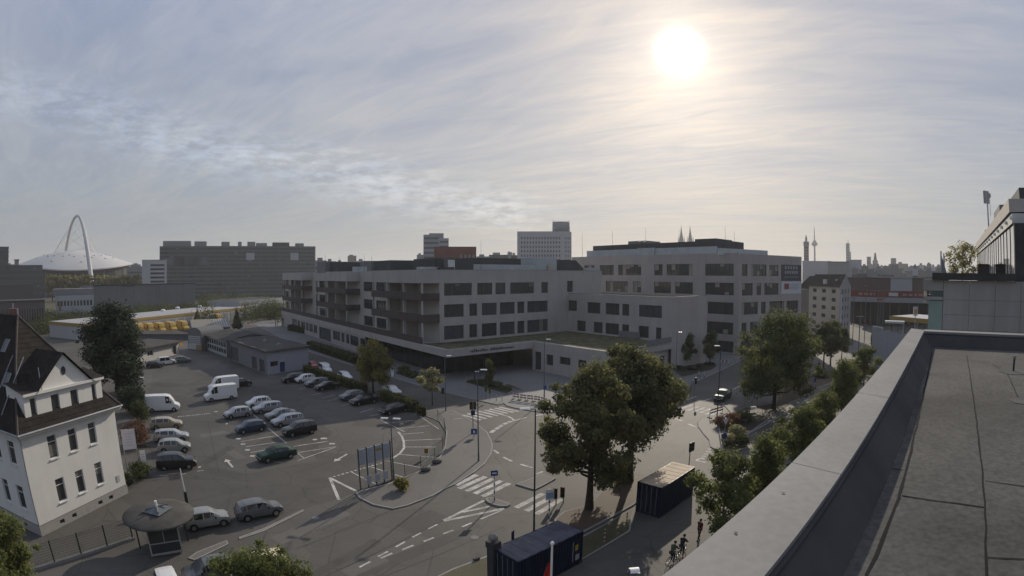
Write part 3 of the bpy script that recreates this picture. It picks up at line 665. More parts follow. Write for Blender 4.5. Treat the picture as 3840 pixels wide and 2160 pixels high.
# ------------------------------------------------------------------ five-storey building behind
BB = (57.0, 124.0); DD = unit((0, 0), (.92, .39)); ND = (-DD[1], DD[0])
bb = thing('office_block', 'large warm grey five storey block with banner and rooftop plant behind the side wing', 'building', (BB[0], BB[1], 0), world=True)
def rV(y, l, za, zb): return [(SV('e', b, y, BB), SV('e', a, y, BB), za, zb) for a, b in l]
GW = mat('window glass lit grey', (0.05, 0.05, 0.048), rough=0.12, var=0.0, spec=0.6)
w = rV(550, [(1560, 1905), (1095, 1410), (945, 1045), (510, 787), (285, 455), (100, 225)], 19.9, 23.0)
w += rV(770, [(1560, 1905), (1197, 1410), (943, 1146), (690, 787), (360, 627)], 14.95, 18.1)
w += rV(1020, [(1588, 1900)], 10.0, 13.1) + rV(1250, [(1580, 1897)], 4.9, 8.0)
w += [(1.2, 9.2, .3, 3.2)]
facade(bb, BB, Vv, 0, 60, 0.1, 25.7, w, PLASTER2, out=+1, mull=1.5, glass=GW, blinds=(0.75, LIT_PIECE))  # pale pieces over single panes imitate the light in them
def rD(c, y, l, za, zb): return [(on(c, a, y, BB, DD)[0], on(c, b, y, BB, DD)[0], za, zb) for a, b in l]
w = rD('e', 560, [(2005, 2070), (2115, 2300), (2335, 2445)], 19.9, 22.9) + rD('e', 790, [(2005, 2135), (2180, 2235), (2275, 2445)], 14.9, 18.05)
w += rD('e', 1020, [(2000, 2195), (2235, 2290), (2335, 2490)], 10.0, 13.15) + rD('E', 380, [(2310, 2360), (2395, 2470)], 5.0, 8.0) + [(1.2, 9, .3, 3.3), (20.5, 26.3, 9.6, 13.1), (17.3, 19.4, 9.6, 13.1), (11, 16, 5, 8), (18, 25, 5, 8)]
facade(bb, BB, DD, 0, 27.8, 0.1, 25.5, w, PLASTER2, out=-1, mull=1.3, glass=GW, blinds=(0.7, LIT_PIECE))
e1 = pt(BB, DD, 27.8); e2 = pt(e1, ND, 50); e3 = pt(BB, Vv, 60)
facade(bb, e1, ND, 0, 50, .1, 25.5, [], PLASTER2, out=-1)
m = MB(); m.prism(ccw([pt(BB, DD, .1, .1), pt(e1, DD, -.1, .1), e2, e3]), 24.8, 25.2); m.build('roof', BITUMEN, bb)
def bbox(x0, x1, y, off, dep, mt, name='plant_room', zb=25.2, c='e'):
    P = pt(BB, (-U[0], -U[1]), -off); s0, z1 = on(c, x1, y, P, Vv); s1, z2 = on(c, x0, y, P, Vv)
    m = MB(); m.obox(P, Vv, s0, s1, -dep, 0, zb, (z1 + z2) / 2); m.build(name, mt, bb)
bbox(130, 1700, 300, 5, .3, LIGHTMETAL, 'metal_screen')
bbox(205, 1800, 235, 9, 12, DARKCLAD); bbox(630, 840, 205, 9.5, 8, GREYCLAD); bbox(1435, 1690, 178, 10, 10, DARKCLAD); bbox(740, 945, 290, 4.6, .4, LIGHTMETAL, 'metal_screen')
P = pt(BB, ND, 4.0); s0, z0_ = on('e', 1720, 290, P, DD); s1, z1_ = on('e', 2315, 322, P, DD)
m = MB(); m.obox(P, DD, s0, s1, 0, .3, 25.2, z1_); m.build('metal_screen', LIGHTMETAL, bb)
for x, y in ((440, 80), (840, 50), (1245, 60), (1800, 30), (1910, 80), (75, 100)):
    P = pt(BB, U, 6); s, z = on('e', x, y, P, Vv); q = pt(P, Vv, s); MB().tube((q[0], q[1], 25.2), (q[0], q[1], z), .06, .025, 5).build('lightning_rod', DARKSTEEL, bb)
# flood lamp pair on the roof
P = pt(BB, U, 9.3); s, z = on('e', 800, 205, P, Vv)
for k in (-.9, .9):
    q = pt(P, Vv, s + k); MB().lathe((q[0], q[1], z - .5), [(.25, 0), (.5, .15), (.5, .5), (.2, .7)], 12).build('vent_cowl', mat('bright zinc', (.75, .75, .73), rough=.25, metal=.9, var=0), bb)
# banner on the right end: dark sheet with pale lines of lettering, poster below
s0 = on('K', 132, 1000, BB, DD)[0]; s1 = on('K', 330, 1000, BB, DD)[0]
m = MB(); m.obox(BB, DD, s0, s1, -.12, -.04, 18.6, 23.1); m.build('banner', mat('dark banner cloth', (.085, .085, .09), var=.1), bb)
m = MB(); m.obox(BB, DD, s0, s1, -.12, -.04, 15.0, 18.5); m.build('poster', mat('pale poster', (.48, .49, .51), var=.06), bb)
pale = mat('pale lettering', (.30, .30, .32), var=0)
for zz, n in ((21.9, 5), (20.6, 6)):
    for k in range(n):
        a = s0 + 1.6 + k * (s1 - s0 - 3) / n; m = MB(); m.obox(BB, DD, a, a + .75, -.16, -.125, zz, zz + .8); m.build('letter', pale, bb)
m = MB(); m.obox(BB, DD, s0 + 1.3, s1 - 1.2, -.16, -.125, 19.6, 19.75); m.build('printed_line', pale, bb)
m = MB(); m.obox(BB, DD, s0 + 1.4, s0 + 3.6, -.16, -.125, 16.3, 17.9); m.build('printed_picture', mat('red brown print', (.22, .08, .07), var=.5, scale=1.5), bb)
for k in range(4):
    m = MB(); m.obox(BB, DD, s0 + 4.2, s1 - .8 - .5 * (k % 2), -.16, -.125, 17.6 - k * .42, 17.75 - k * .42); m.build('printed_line', mat('grey print', (.25, .26, .3), var=0), bb)

# ------------------------------------------------------------------ white corner house on the left
HA = (-36.6, 25.6); HD = unit(HA, (-35.8, 35.6)); HL = (-HD[1], HD[0])          # HD along the lit side, HL into the house
TILE = mat('dark roof tiles', (0.030, 0.026, 0.024), rough=0.95, var=0.3, scale=1.2, fine=0.25, fscale=12, bump=.5, bscale=9, spec=.08)
ho = thing('corner_house', 'white rendered two storey house with dark tiled roof and gabled dormer', 'house', (HA[0], HA[1], 0), world=True)
PLINTH = mat('grey plinth render', (0.30, 0.29, 0.27), var=.08)
HW, HB = 11.2, 13.5
def h3(a, b, z): q = pt(HA, HD, a, b); return (q[0], q[1], z)
w = []
for a, b in ((2.75, 3.75), (5.15, 6.1), (7.6, 8.5)):
    w += [(a, b, 2.0, 4.0), (a, b, 5.75, 7.65)]
facade(ho, HA, HD, 0, HW, .9, 8.3, w, WHITE, out=-1, frame=WHITE_FRAME, mull=2, sill=True, trans=.72, depth=.16, blinds=(.9, CURTAIN2))
w = [(a, b, .25, .6) for a, b in ((2.25, 2.8), (3.75, 4.3), (7.15, 7.7), (8.6, 9.15))]
facade(ho, pt(HA, HD, 0, -.06), HD, -.06, HW + .06, 0, .9, w, PLINTH, out=-1, frame=DARKSTEEL, depth=.2, name='plinth')
HLd = HL
w = []
for a, b in ((1.4, 2.5), (4.0, 5.0), (6.4, 7.4), (9.3, 10.3)): w += [(a, b, 1.9, 3.9), (a, b, 5.7, 7.6)]
facade(ho, HA, HL, 0, HB, .9, 8.3, w, WHITE, out=+1, frame=WHITE_FRAME, mull=2, sill=True, trans=.72, depth=.16)
facade(ho, pt(HA, HD, -.06), HL, 0, HB, 0, .9, [(2, 2.6, .25, .6), (6, 6.6, .25, .6)], PLINTH, out=+1, frame=DARKSTEEL, depth=.2, name='plinth')
facade(ho, pt(HA, HD, HW), HL, 0, HB, 0, 8.3, [(3, 4, 2, 4), (8, 9, 5.7, 7.6)], WHITE, out=-1, frame=WHITE_FRAME, mull=2, depth=.16)
facade(ho, pt(HA, HL, HB), HD, 0, HW, 0, 8.3, [], WHITE, out=+1)
m = MB(); m.obox(HA, HD, -.5, HW + .5, -.5, .05, 8.25, 8.5); m.obox(HA, HD, -.5, .05, .05, HB + .5, 8.25, 8.5); m.obox(HA, HD, HW - .05, HW + .5, .05, HB + .5, 8.25, 8.5); m.build('eaves_cornice', WHITE, ho)
gz = mat('zinc gutter', (.30, .31, .32), rough=.5, metal=.5)
g = MB()
for a, b in ((h3(-.6, -.6, 8.5), h3(HW + .6, -.6, 8.5)), (h3(-.6, -.6, 8.5), h3(-.6, HB + .6, 8.5))): g.tube(a, b, .09, n=8)
g.build('gutter', gz, ho)
MB().path([h3(-.62, -.62, 8.45), h3(-.1, -.12, 7.9), h3(-.1, -.12, .2)], .055).build('downpipe', gz, ho)
# hipped roof: apex points
AP = (5.5, 7.2, 16.8); AQ = (5.5, HB - 1.0, 16.8)
ev = .55
e = [h3(-ev, -ev, 8.5), h3(HW + ev, -ev, 8.5), h3(HW + ev, HB + ev, 8.5), h3(-ev, HB + ev, 8.5)]
m = MB(); a, q = h3(*AP), h3(*AQ)
m.poly([e[0], e[1], a]); m.poly([e[3], e[0], a, q]); m.poly([e[1], e[2], q, a]); m.poly([e[2], e[3], q]); m.poly(e[::-1])
roof = m.build('roof', TILE, ho)
rid = MB()
for k in ((e[0], a), (e[1], a), (a, q)): rid.tube(k[0], k[1], .11, n=6)
rid.build('ridge_tiles', mat('ridge tile', (.075, .065, .06), var=.2), roof)
# tile courses on the two visible slopes: thin battens proud of the roof
def courses(A0, A1, TOP, n, parent):
    A0, A1, TOP = Vector(A0), Vector(A1), Vector(TOP); nn = (A1 - A0).cross(TOP - A0).normalized()
    if nn.z < 0: nn = -nn
    for k in range(1, n):
        f = k / n; p = A0.lerp(TOP, f) + nn * .012; q = A1.lerp(TOP, f) + nn * .012
        MB().tube(p, q, .022, n=4).build('tile_course', TILE, parent)
courses(e[0], e[1], a, 22, roof)
# roof lights and snow guards on the left slope
def on_slope(s_, b_, up=.06):   # left slope plane through e0,e3,a
    A0, A1, T = Vector(e[0]), Vector(e[3]), Vector(a); nn = (A1 - A0).cross(T - A0).normalized(); nn = nn if nn.z > 0 else -nn
    d1 = (A1 - A0).normalized(); d2 = nn.cross(d1); d2 = d2 if d2.z > 0 else -d2
    return A0 + d1 * b_ + d2 * s_ + nn * up, d1, d2, nn
for s_, b_ in ((6.6, 7.0), (3.6, 4.3), (3.2, 7.4)):
    p, d1, d2, nn = on_slope(s_, b_); m = MB()
    m.poly([p, p + d1 * .8, p + d1 * .8 + d2 * 1.2, p + d2 * 1.2]); m.build('skylight', GLASS2, roof)
    fr = MB()
    for k in ((p, p + d1 * .8), (p + d1 * .8, p + d1 * .8 + d2 * 1.2), (p + d1 * .8 + d2 * 1.2, p + d2 * 1.2), (p + d2 * 1.2, p)): fr.tube(k[0], k[1], .05, n=4)
    fr.build('skylight_frame', gz, roof)
for b_ in (3.3, 5.2):
    p, d1, d2, nn = on_slope(1.2, b_, .12); MB().tube(p, p + d2 * 5.2, .05, n=4).build('roof_ladder_rail', gz, roof)
# wide dormer
fb = .35
w = [(1.75, 2.4, 9.3, 10.85), (4.05, 5.0, 9.35, 10.75), (6.3, 7.2, 9.35, 10.75), (8.9, 9.45, 9.3, 10.85)]
DP = pt(HA, HD, 0, fb)
facade(ho, DP, HD, 1.1, 10.2, 8.5, 11.15, w, WHITE, out=-1, frame=WHITE_FRAME, mull=2, depth=.14, sill=True, name='dormer_wall')
m = MB(); g0, g1, ga = h3(2.6, fb, 11.15), h3(9.0, fb, 11.15), h3(5.75, fb, 13.9)
m.poly([g0, g1, ga]); m.build('dormer_gable', WHITE, ho)
oc = MB(); c_ = Vector(h3(5.75, fb - .03, 12.5)); ring = [tuple(c_ + Vector((HD[0], HD[1], 0)) * .27 * math.cos(t) + Vector((0, 0, .36 * math.sin(t)))) for t in [i * math.pi / 8 for i in range(16)]]
oc.poly(ring); oc.build('oculus', GLASS, ho)
m = MB(); m.obox(DP, HD, .95, 10.35, -.30, 0.0, 11.1, 11.32); m.build('dormer_cornice', WHITE, ho)
m = MB(); m.obox(DP, HD, 1.1, 10.2, -.14, -.0, 8.98, 9.12); m.build('dormer_band', WHITE, ho)
m = MB(); bk = 5.6; rp = [h3(5.75, fb - .35, 14.02), h3(5.75, fb + bk, 14.02)]
for sgn, ex in ((-1, 2.3), (1, 9.2)):
    m.poly([rp[0], h3(ex, fb - .35, 11.1), h3(ex, fb + 2.4, 11.1), rp[1]])
m.build('dormer_roof', TILE, ho)
for sgn, x0, x1 in ((-1, .85, 2.7), (1, 8.9, 10.45)):
    m = MB(); m.poly([h3(x0, fb - .3, 11.32), h3(x1, fb - .3, 11.32), h3(x1, fb + 2.8, 11.9), h3(x0, fb + 2.8, 11.9)]); m.build('dormer_side_roof', TILE, ho)
    xs = 1.1 if sgn < 0 else 10.2
    m = MB(); m.poly([h3(xs, fb, 8.5), h3(xs, fb, 11.2), h3(xs, fb + 2.8, 11.8), h3(xs, fb + 2.8, 8.5)]); m.build('dormer_cheek', WHITE, ho)
MB().path([h3(3.0, fb - .3, 11.4), h3(4.1, fb + 1.6, 12.8)], .05).build('valley_flashing', gz, ho)
p = h3(10.6, -.05, 1.6); m = MB(); m.obox(HA, HD, 10.1, 10.5, -.05, -.005, 1.5, 2.1); m.build('house_plate', mat('grey plate', (.4, .4, .4)), ho)
MB().path([h3(AP[0], AP[1], 16.7), h3(AP[0], AP[1], 17.4)], .07).build('ridge_finial', gz, ho)
# ------------------------------------------------------------------ the roof in the foreground
PD = (0.737, 0.676); PN = (0.676, -0.737)               # along the roof edge / into the roof
def rp(a, n, z): return (PD[0] * a + PN[0] * n, PD[1] * a + PN[1] * n, z)
ZC, ZR, NO, NI, AE = 18.5, 18.1, -1.15, -0.72, 16.88     # coping height, roof level, outer and inner edge, far end
ROOFM = mat('roof membrane', (0.078, 0.076, 0.072), rough=0.95, var=0.32, scale=0.45, fine=0.24, fscale=16, bump=0.10, bscale=60, world_coords=True, spec=.15)
ROOFD = mat('dark roof flashing', (0.058, 0.057, 0.057), rough=0.75, var=0.2, scale=1.0)
own = thing('flat_roof_building', 'flat roofed building in the foreground with grey coping and bitumen roof', 'building', rp(0, 8, 0), world=True)
def nbox(m, a0, a1, n0, n1, z0, z1): m.obox((0, 0), PD, a0, a1, -n1, -n0, z0, z1); return m
OWNW = mat('own facade render', (.32, .31, .30), var=.06)
nbox(MB(), -14, AE, NO + .07, 26, 0, ZR - .16).build('facade', OWNW, own)
nbox(MB(), -14, AE - .42, NI + .01, 25, ZR - .15, ZR).build('roof_membrane', ROOFM, own)
# upstands
nbox(MB(), -14, AE - .3, NO + .1, NI - .03, ZR - .16, ZC - .05).build('parapet', OWNW, own)
nbox(MB(), -14, AE - .46, NI - .02, NI + .035, ZR - .14, ZC - .06).build('upstand', ROOFD, own)
nbox(MB(), AE - .46, AE - .1, NO + .1, 25, ZR - .16, ZC - .05).build('parapet', OWNW, own)
nbox(MB(), AE - .54, AE - .44, NI + .04, 25, ZR - .1, ZC - .06).build('upstand', ROOFD, own)
# sloped fillet at the foot of the upstand
m = MB(); 
for a0, a1 in ((-14, AE - .5),):
    m.poly([rp(a0, NI + .03, ZC - .10), rp(a1, NI + .03, ZC - .10), rp(a1, NI + .30, ZR + .006), rp(a0, NI + .30, ZR + .006)][::-1])
m.build('upstand_fillet', ROOFD, own)
m = MB(); m.poly([rp(AE - .54, NI, ZC - .1), rp(AE - .80, NI, ZR + .006), rp(AE - .80, 25, ZR + .006), rp(AE - .54, 25, ZC - .1)]); m.build('upstand_fillet', ROOFD, own)
# coping sheets, one piece each, with a drip on the outer side and standing joints
a = -13.9; k = 0
lens = [3.0] * 14
while a < AE - .01:
    b = min(a + 3.0, AE)
    if AE - b < .6: b = AE
    m = MB(); dz = random.uniform(-.0015, .0015)
    zo, zi = ZC + .012 + dz, ZC - .018 + dz
    n0, n1 = NO, NI
    P = [rp(a + .004, n0, zo), rp(b - .004, n0, zo), rp(b - .004, n1, zi), rp(a + .004, n1, zi)]
    m.poly(P[::-1])
    for q in ((0, 1, ZC - .09), (2, 3, ZC - .07)):
        i, j, zz = q; p0, p1 = P[i], P[j]; m.poly([(p0[0], p0[1], zz), (p1[0], p1[1], zz), p1, p0])
    m.build('coping_sheet', ALU, own); a = b
m = MB(); P = [rp(-14, NO - .055, ZC - .075), rp(AE + .05, NO - .055, ZC - .075), rp(AE + .05, NO, ZC - .015), rp(-14, NO, ZC - .015)]
m.poly(P[::-1]); m.poly([rp(-14, NO - .055, ZC - .16), rp(AE + .05, NO - .055, ZC - .16), rp(AE + .05, NO - .055, ZC - .075), rp(-14, NO - .055, ZC - .075)]); m.build('drip_edge', mat('drip edge metal', (.30, .30, .31), rough=.5, var=.08, metal=.3), own)
n = NI
while n < 24:
    m = MB(); e = min(n + 3.0, 24.5)
    nbox(m, AE - .5, AE + .02, n + .004, e - .004, ZC - .075, ZC - .004); m.build('coping_sheet', ALU, own); n = e
# membrane laps and cuts
LAP = mat('membrane lap', (0.016, 0.016, 0.016), rough=1, var=.2)
def lap(pts, w=.022):
    m = MB(); P = [at(*p, ZR) for p in pts]
    for i in range(len(P) - 1):
        k0, k1 = P[i], P[i + 1]; d = (k1 - k0); L = d.length; nseg = max(2, int(L / .25)); pr = None
        nn = Vector((-d.y, d.x, 0)).normalized()
        for s_ in range(nseg + 1):
            q = k0 + d * s_ / nseg + nn * random.uniform(-.007, .007); ww = w * random.uniform(.45, .75)
            cur = (q + nn * ww / 1, q - nn * ww / 1)
            if pr: m.poly([(pr[0].x, pr[0].y, ZR + .005), (cur[0].x, cur[0].y, ZR + .005), (cur[1].x, cur[1].y, ZR + .005), (pr[1].x, pr[1].y, ZR + .005)][::-1])
            pr = cur
    m.build('membrane_lap', LAP, own)
lap([('G', 1650, 640), ('G', 1590, 960), ('G', 1480, 1449), ('T', 2262, 1250), ('T', 2180, 1449)]); lap([('G', 2000, 680), ('G', 2050, 1000), ('G', 2110, 1449), ('T', 2480, 1449)], .016)
lap([('T', 2268, 1248), ('T', 2475, 1276)], .016); lap([('G', 2260, 770), ('G', 2400, 850), ('G', 2530, 1130)], .016)
lap([('S', 3259, 1748), ('S', 3387, 1764)], .014); lap([('S', 3693, 1804), ('S', 3845, 1826)], .012); lap([('S', 3702, 2090), ('S', 3845, 2100)], .012)
PATCH = mat('membrane patch', (0.105, 0.102, 0.098), rough=.95, var=.2, scale=1, fine=.15, fscale=20)
for c, x, y, r in (('G', 2470, 845, .42), ('G', 2570, 1140, .28)):
    p = at(c, x, y, ZR); m = MB(); m.poly([(p.x + r * math.cos(t) * random.uniform(.8, 1.1), p.y + r * math.sin(t) * random.uniform(.8, 1.1), ZR + .007) for t in [i * math.pi / 7 for i in range(14)]]); m.build('membrane_patch', PATCH, own)
p = at('G', 2468, 838, ZR); MB().tube((p.x, p.y, ZR), (p.x, p.y, ZR + .26), .024, n=10).build('vent_pipe', DARKSTEEL, own); MB().lathe((p.x, p.y, ZR + .26), [(.036, 0), (.042, .02), (.036, .06), (.01, .07)], 10).build('vent_cap', ALU, own)
for c, x, y in (('T', 2060, 1275), ('G', 1140, 1250), ('G', 2480, 510), ('G', 1720, 478), ('T', 2215, 1045)):    # fixing clips on the upstand
    p = at(c, x, y, ZC - .2); MB().lathe((p.x, p.y, p.z), [(.03, 0), (.03, .03), (.012, .05)], 8).build('fixing_clip', ALU, own)
# leaves and droppings on the coping
DROP = mat('dark grime speck', (.09, .09, .08), var=.2)
for k in range(9):
    a = random.uniform(1.5, 15); nn = random.uniform(NO + .05, NI - .05); r = random.uniform(.006, .016); zz = ZC + .014 - (nn - NO) / (NI - NO) * .03 + .003
    m = MB(); m.poly([(rp(a, nn, 0)[0] + r * math.cos(t) * random.uniform(.5, 1.4), rp(a, nn, 0)[1] + r * math.sin(t), zz) for t in [i * math.pi / 4 for i in range(8)]]); m.build('grime_speck', DROP, own)

# ------------------------------------------------------------------ neighbouring building with roof terrace
nb = thing('terrace_building', 'concrete panel building with dark roof edge and glazed penthouse beside the foreground roof', 'building', rp(26, 8, 0), world=True)
AF = 25.5
PANEL = mat('concrete facade panel', (.29, .284, .275), rough=.9, var=.07, scale=.6, streak=.16)
nbox(MB(), AF, AF + 45, -.2, 22, 0, 19.62).build('body', mat('open joint', (.10, .10, .10)), nb)
# panel grid on the wall facing the camera; joints stay open
xs = [-.25, 1.0, 2.25, 3.5, 4.75, 6.0, 7.25, 8.5, 9.75, 11, 12.25, 13.5]; zs = [10.5, 12.2, 13.9, 15.6, 17.3, 19.0, 19.6]
def NX(c, x, y): 
    d = bearing(c, x, y); t = AF / (d.x * PD[0] + d.y * PD[1]); return (d.x * PN[0] + d.y * PN[1]) * t, EYE + d.z * t
jx = [NX('G', x, 0)[0] for x in (1765, 2030, 2290, 2545)]; st = (jx[3] - jx[0]) / 3; xs = [jx[0] + st * k for k in range(9)]
zt = NX('t1', 700, 1345)[1]; z1 = NX('K', 1900, 1300)[1]; z2 = NX('G', 1900, 270)[1]; zs = [z2 - (z1 - z2) * 3, z2 - (z1 - z2) * 2, z2 - (z1 - z2), z2, z1, zt - .01]
for i in range(len(xs) - 1):
    for j in range(len(zs) - 1):
        m = MB(); nbox(m, AF - .06, AF - .005, xs[i] + .007, xs[i + 1] - .007, zs[j] + .005, zs[j + 1] - .005); m.build('facade_panel', PANEL, nb)
zk = NX('t1', 700, 1245)[1]
nbox(MB(), AF - .25, AF + .3, NX('t1', 60, 1280)[0], NX('t1', 1225, 1280)[0], zt, zk).build('roof_edge', ROOFD, nb)
# street-side return with pale green glass
GREEN = mat('pale green glass panel', (.22, .29, .275), rough=.3, var=.06)
x0 = NX('G', 1615, 200)[0]; x1 = NX('G', 1757, 200)[0]; zg = NX('G', 1700, 118)[1]
nbox(MB(), AF - .03, AF + 3, x0, x1, 4, zg - .02).build('glass_bay', GREEN, nb)
nbox(MB(), AF - .12, AF + 3, x0 - .25, x1, zg, NX('K', 1660, 1265)[1]).build('bay_cornice', PANEL, nb)
nbox(MB(), AF - .02, AF + 3, x0 + .1, x1, NX('K', 1660, 1262)[1], NX('K', 1660, 1208)[1]).build('bay_window_band', mat('dark green glass', (.10, .13, .12), rough=.2), nb)
nbox(MB(), AF - .05, AF + 3, NX('K', 1565, 1100)[0], x1, NX('K', 1660, 1206)[1], NX('K', 1660, 1092)[1]).build('bay_parapet', PANEL, nb)
SIGNY = mat('cream letters', (.62, .58, .46), var=.05)
for k in range(5):
    a = AF + .1 + k * .45; m = MB(); q = NX('K', 1590, 1245); nbox(m, a, a + .3, q[0] - .12, q[0] + .05, q[1] - .35 + k * .05, q[1] + .1 + k * .05); m.build('facade_letter', SIGNY, nb)
# penthouse
PH0, PH1 = 25.6, 60.0; PNn = 3.28 - .0
PNn = 21.2 * PN[0] + 15.0 * PN[1]
ZT = 19.62
def PZ(c, x, y, n):   # height on the plane parallel to the roof edge at offset n, and distance along
    d = bearing(c, x, y); t = n / (d.x * PN[0] + d.y * PN[1]); return (d.x * PD[0] + d.y * PD[1]) * t, EYE + d.z * t
nbox(MB(), AF + .32, PH1 + 4, .6, 21, ZT - .02, ZT + .1).build('terrace_deck', BITUMEN, nb)
nbox(MB(), PH0 + .5, PH1, PNn + .35, PNn + 8, ZT, 22.3).build('penthouse_core', mat('dark core', (.03, .03, .032), var=0), nb)
PGL = mat('penthouse glass', (.06, .065, .07), rough=.03, var=0, spec=1.0, coat=1.0)
nbox(MB(), PH0 + .2, PH1, PNn, PNn + .06, ZT + .1, 22.35).build('glazing', PGL, nb)
k = PH0 + .3
while k < PH1:
    nbox(MB(), k, k + .09, PNn - .025, PNn - .001, ZT + .1, 22.35).build('mullion', DARKSTEEL, nb); k += 1.7
FASC = mat('beige fascia', (.40, .375, .35), rough=.8, var=.06)
nbox(MB(), PH0 + .3, 60, PNn - .2, PNn + 9, 22.85, 23.42).build('roof_fascia', FASC, nb)
nbox(MB(), PH0 + .2, 60.5, PNn - .1, PNn + 8.5, 22.36, 22.78).build('lintel', mat('white lintel', (.5, .5, .48)), nb)
nbox(MB(), PH0, PH0 + .3, PNn - .03, PNn + .9, ZT, 22.35).build('corner_pier', ROOFD, nb)
nbox(MB(), PH0 + .1, PH0 + .32, PNn + .9, PNn + 9, ZT, 22.35).build('end_wall', PANEL, nb)
nbox(MB(), PH0 + 2, PH0 + 8, PNn + .6, PNn + 7, 23.42, 24.15).build('roof_plant', DARKCLAD, nb)
nbox(MB(), PH0 + 12, PH0 + 17, PNn + .5, PNn + 5, 23.42, 24.6).build('roof_plant', GREYCLAD, nb)
k = PH0
while k < PH1 - 2:
    MB().lathe(rp(k, PNn - .16, 22.5), [(.05, 0), (.09, .04), (.09, .14), (.04, .17)], 8).build('downlight', PLASTIC_W, nb); k += 2.4
# antenna mast
q = PZ('t1', 845, 600, PNn + 1.2); am = thing('antenna_mast', 'grey antenna mast with panel aerials on the penthouse roof', 'antenna', rp(q[0], PNn + 1.2, 23.42), world=True)
zt_ = PZ('t1', 830, 60, PNn + 1.2)[1]; b = rp(q[0], PNn + 1.2, 0)
MB().tube((b[0], b[1], 23.42), (b[0], b[1], zt_ - .1), .09, .07, 10).build('mast', METAL, am)
zm = PZ('t1', 830, 270, PNn + 1.2)[1]
for dx in (-.38, .12): MB().box(b[0] + dx - .13, b[1] - .1, zm, b[0] + dx + .13, b[1] + .1, zt_).build('panel_aerial', mat('aerial grey', (.30, .29, .30), var=.05), am)
MB().tube((b[0] + .45, b[1], zm - 1.2), (b[0] + .45, b[1], zt_ - .1), .03, n=6).build('whip_aerial', METAL, am)
MB().box(b[0] + .38, b[1] - .1, zt_ - .6, b[0] + .58, b[1] + .1, zt_ - .2).build('radio_unit', METAL, am)
MB().box(b[0] - .6, b[1] - .1, 23.42, b[0] - .3, b[1] + .1, 24.6).build('panel_aerial', mat('aerial grey', (.30, .29, .30)), am)
MB().tube((b[0] - .4, b[1], zm + .3), (b[0] + .45, b[1], zm + .3), .03, n=6).build('bracket', METAL, am)
# terrace: planters, triangular screen, railing
for x0, x1, nm in ((700, 860, 'left'), (945, 1080, 'right')):
    s0, z0_ = NX('t1', x0, 1130)
    d0 = 2.0; A_ = AF + d0
    def NXa(c, x, y, A_=A_):
        d = bearing(c, x, y); t = A_ / (d.x * PD[0] + d.y * PD[1]); return (d.x * PN[0] + d.y * PN[1]) * t, EYE + d.z * t
    n0, zz = NXa('t1', x0, 1135); n1, _ = NXa('t1', x1, 1135)
    pl_ = thing('planter_box', 'dark %s planter box on the roof terrace' % ('rectangular' if nm == 'left' else 'square'), 'planter', rp(A_, (n0 + n1) / 2, ZT + .1), world=True, group='terrace planters')
    pl_['label'] = 'dark planter box nearer the leafy bush on roof terrace' if nm == 'left' else 'dark planter box nearer the penthouse corner on roof terrace'
    nbox(MB(), A_, A_ + .5, n0, n1, ZT + .1, zz).build('box', BROWN, pl_)
    nbox(MB(), A_ - .03, A_ + .53, n0 - .03, n1 + .03, zz, zz + .05).build('rim', BROWN, pl_)
    nbox(MB(), A_ + .05, A_ + .45, n0 + .05, n1 - .05, zz + .05, zz + .07).build('soil', BEDSOIL, pl_)
scn = thing('wind_screen', 'grey triangular wind screen on the terrace corner', 'screen', rp(AF + 1, NX('t1', 180, 1200)[0], ZT + .1), world=True)
n0, zb_ = NX('t1', 178, 960); n1, _ = NX('t1', 310, 1215)
m = MB(); tri = [rp(AF + .5, n0, ZT + .1), rp(AF + .5, n1, ZT + .1), rp(AF + .5, n0, zb_)]; tri2 = [rp(AF + .56, n0, ZT + .1), rp(AF + .56, n1, ZT + .1), rp(AF + .56, n0, zb_)]
m.poly(tri); m.poly(tri2[::-1])
for i in range(3): j = (i + 1) % 3; m.poly([tri[i], tri2[i], tri2[j], tri[j]])
m.build('panel', mat('grey canvas', (.22, .22, .23), var=.08), scn)
MB().tube(rp(AF + .5, n0, ZT + .1), rp(AF + .5, n0, zb_ + .1), .04, n=6).build('post', METAL, scn)
gr = thing('glass_railing', 'clear glass railing with thin posts at the terrace edge', 'railing', rp(AF + 1, NX('t1', 230, 1100)[0], ZT + .1), world=True)
n0, zz = NX('t1', 215, 960); n1, _ = NX('t1', 420, 960)
for k in range(4): MB().tube(rp(AF + .8 + k * 1.6, n0, ZT + .1), rp(AF + .8 + k * 1.6, n0, zz), .025, n=6).build('post', METAL, gr)
MB().tube(rp(AF + .8, n0, zz), rp(AF + 5.6, n0, zz), .03, n=6).build('handrail', METAL, gr)
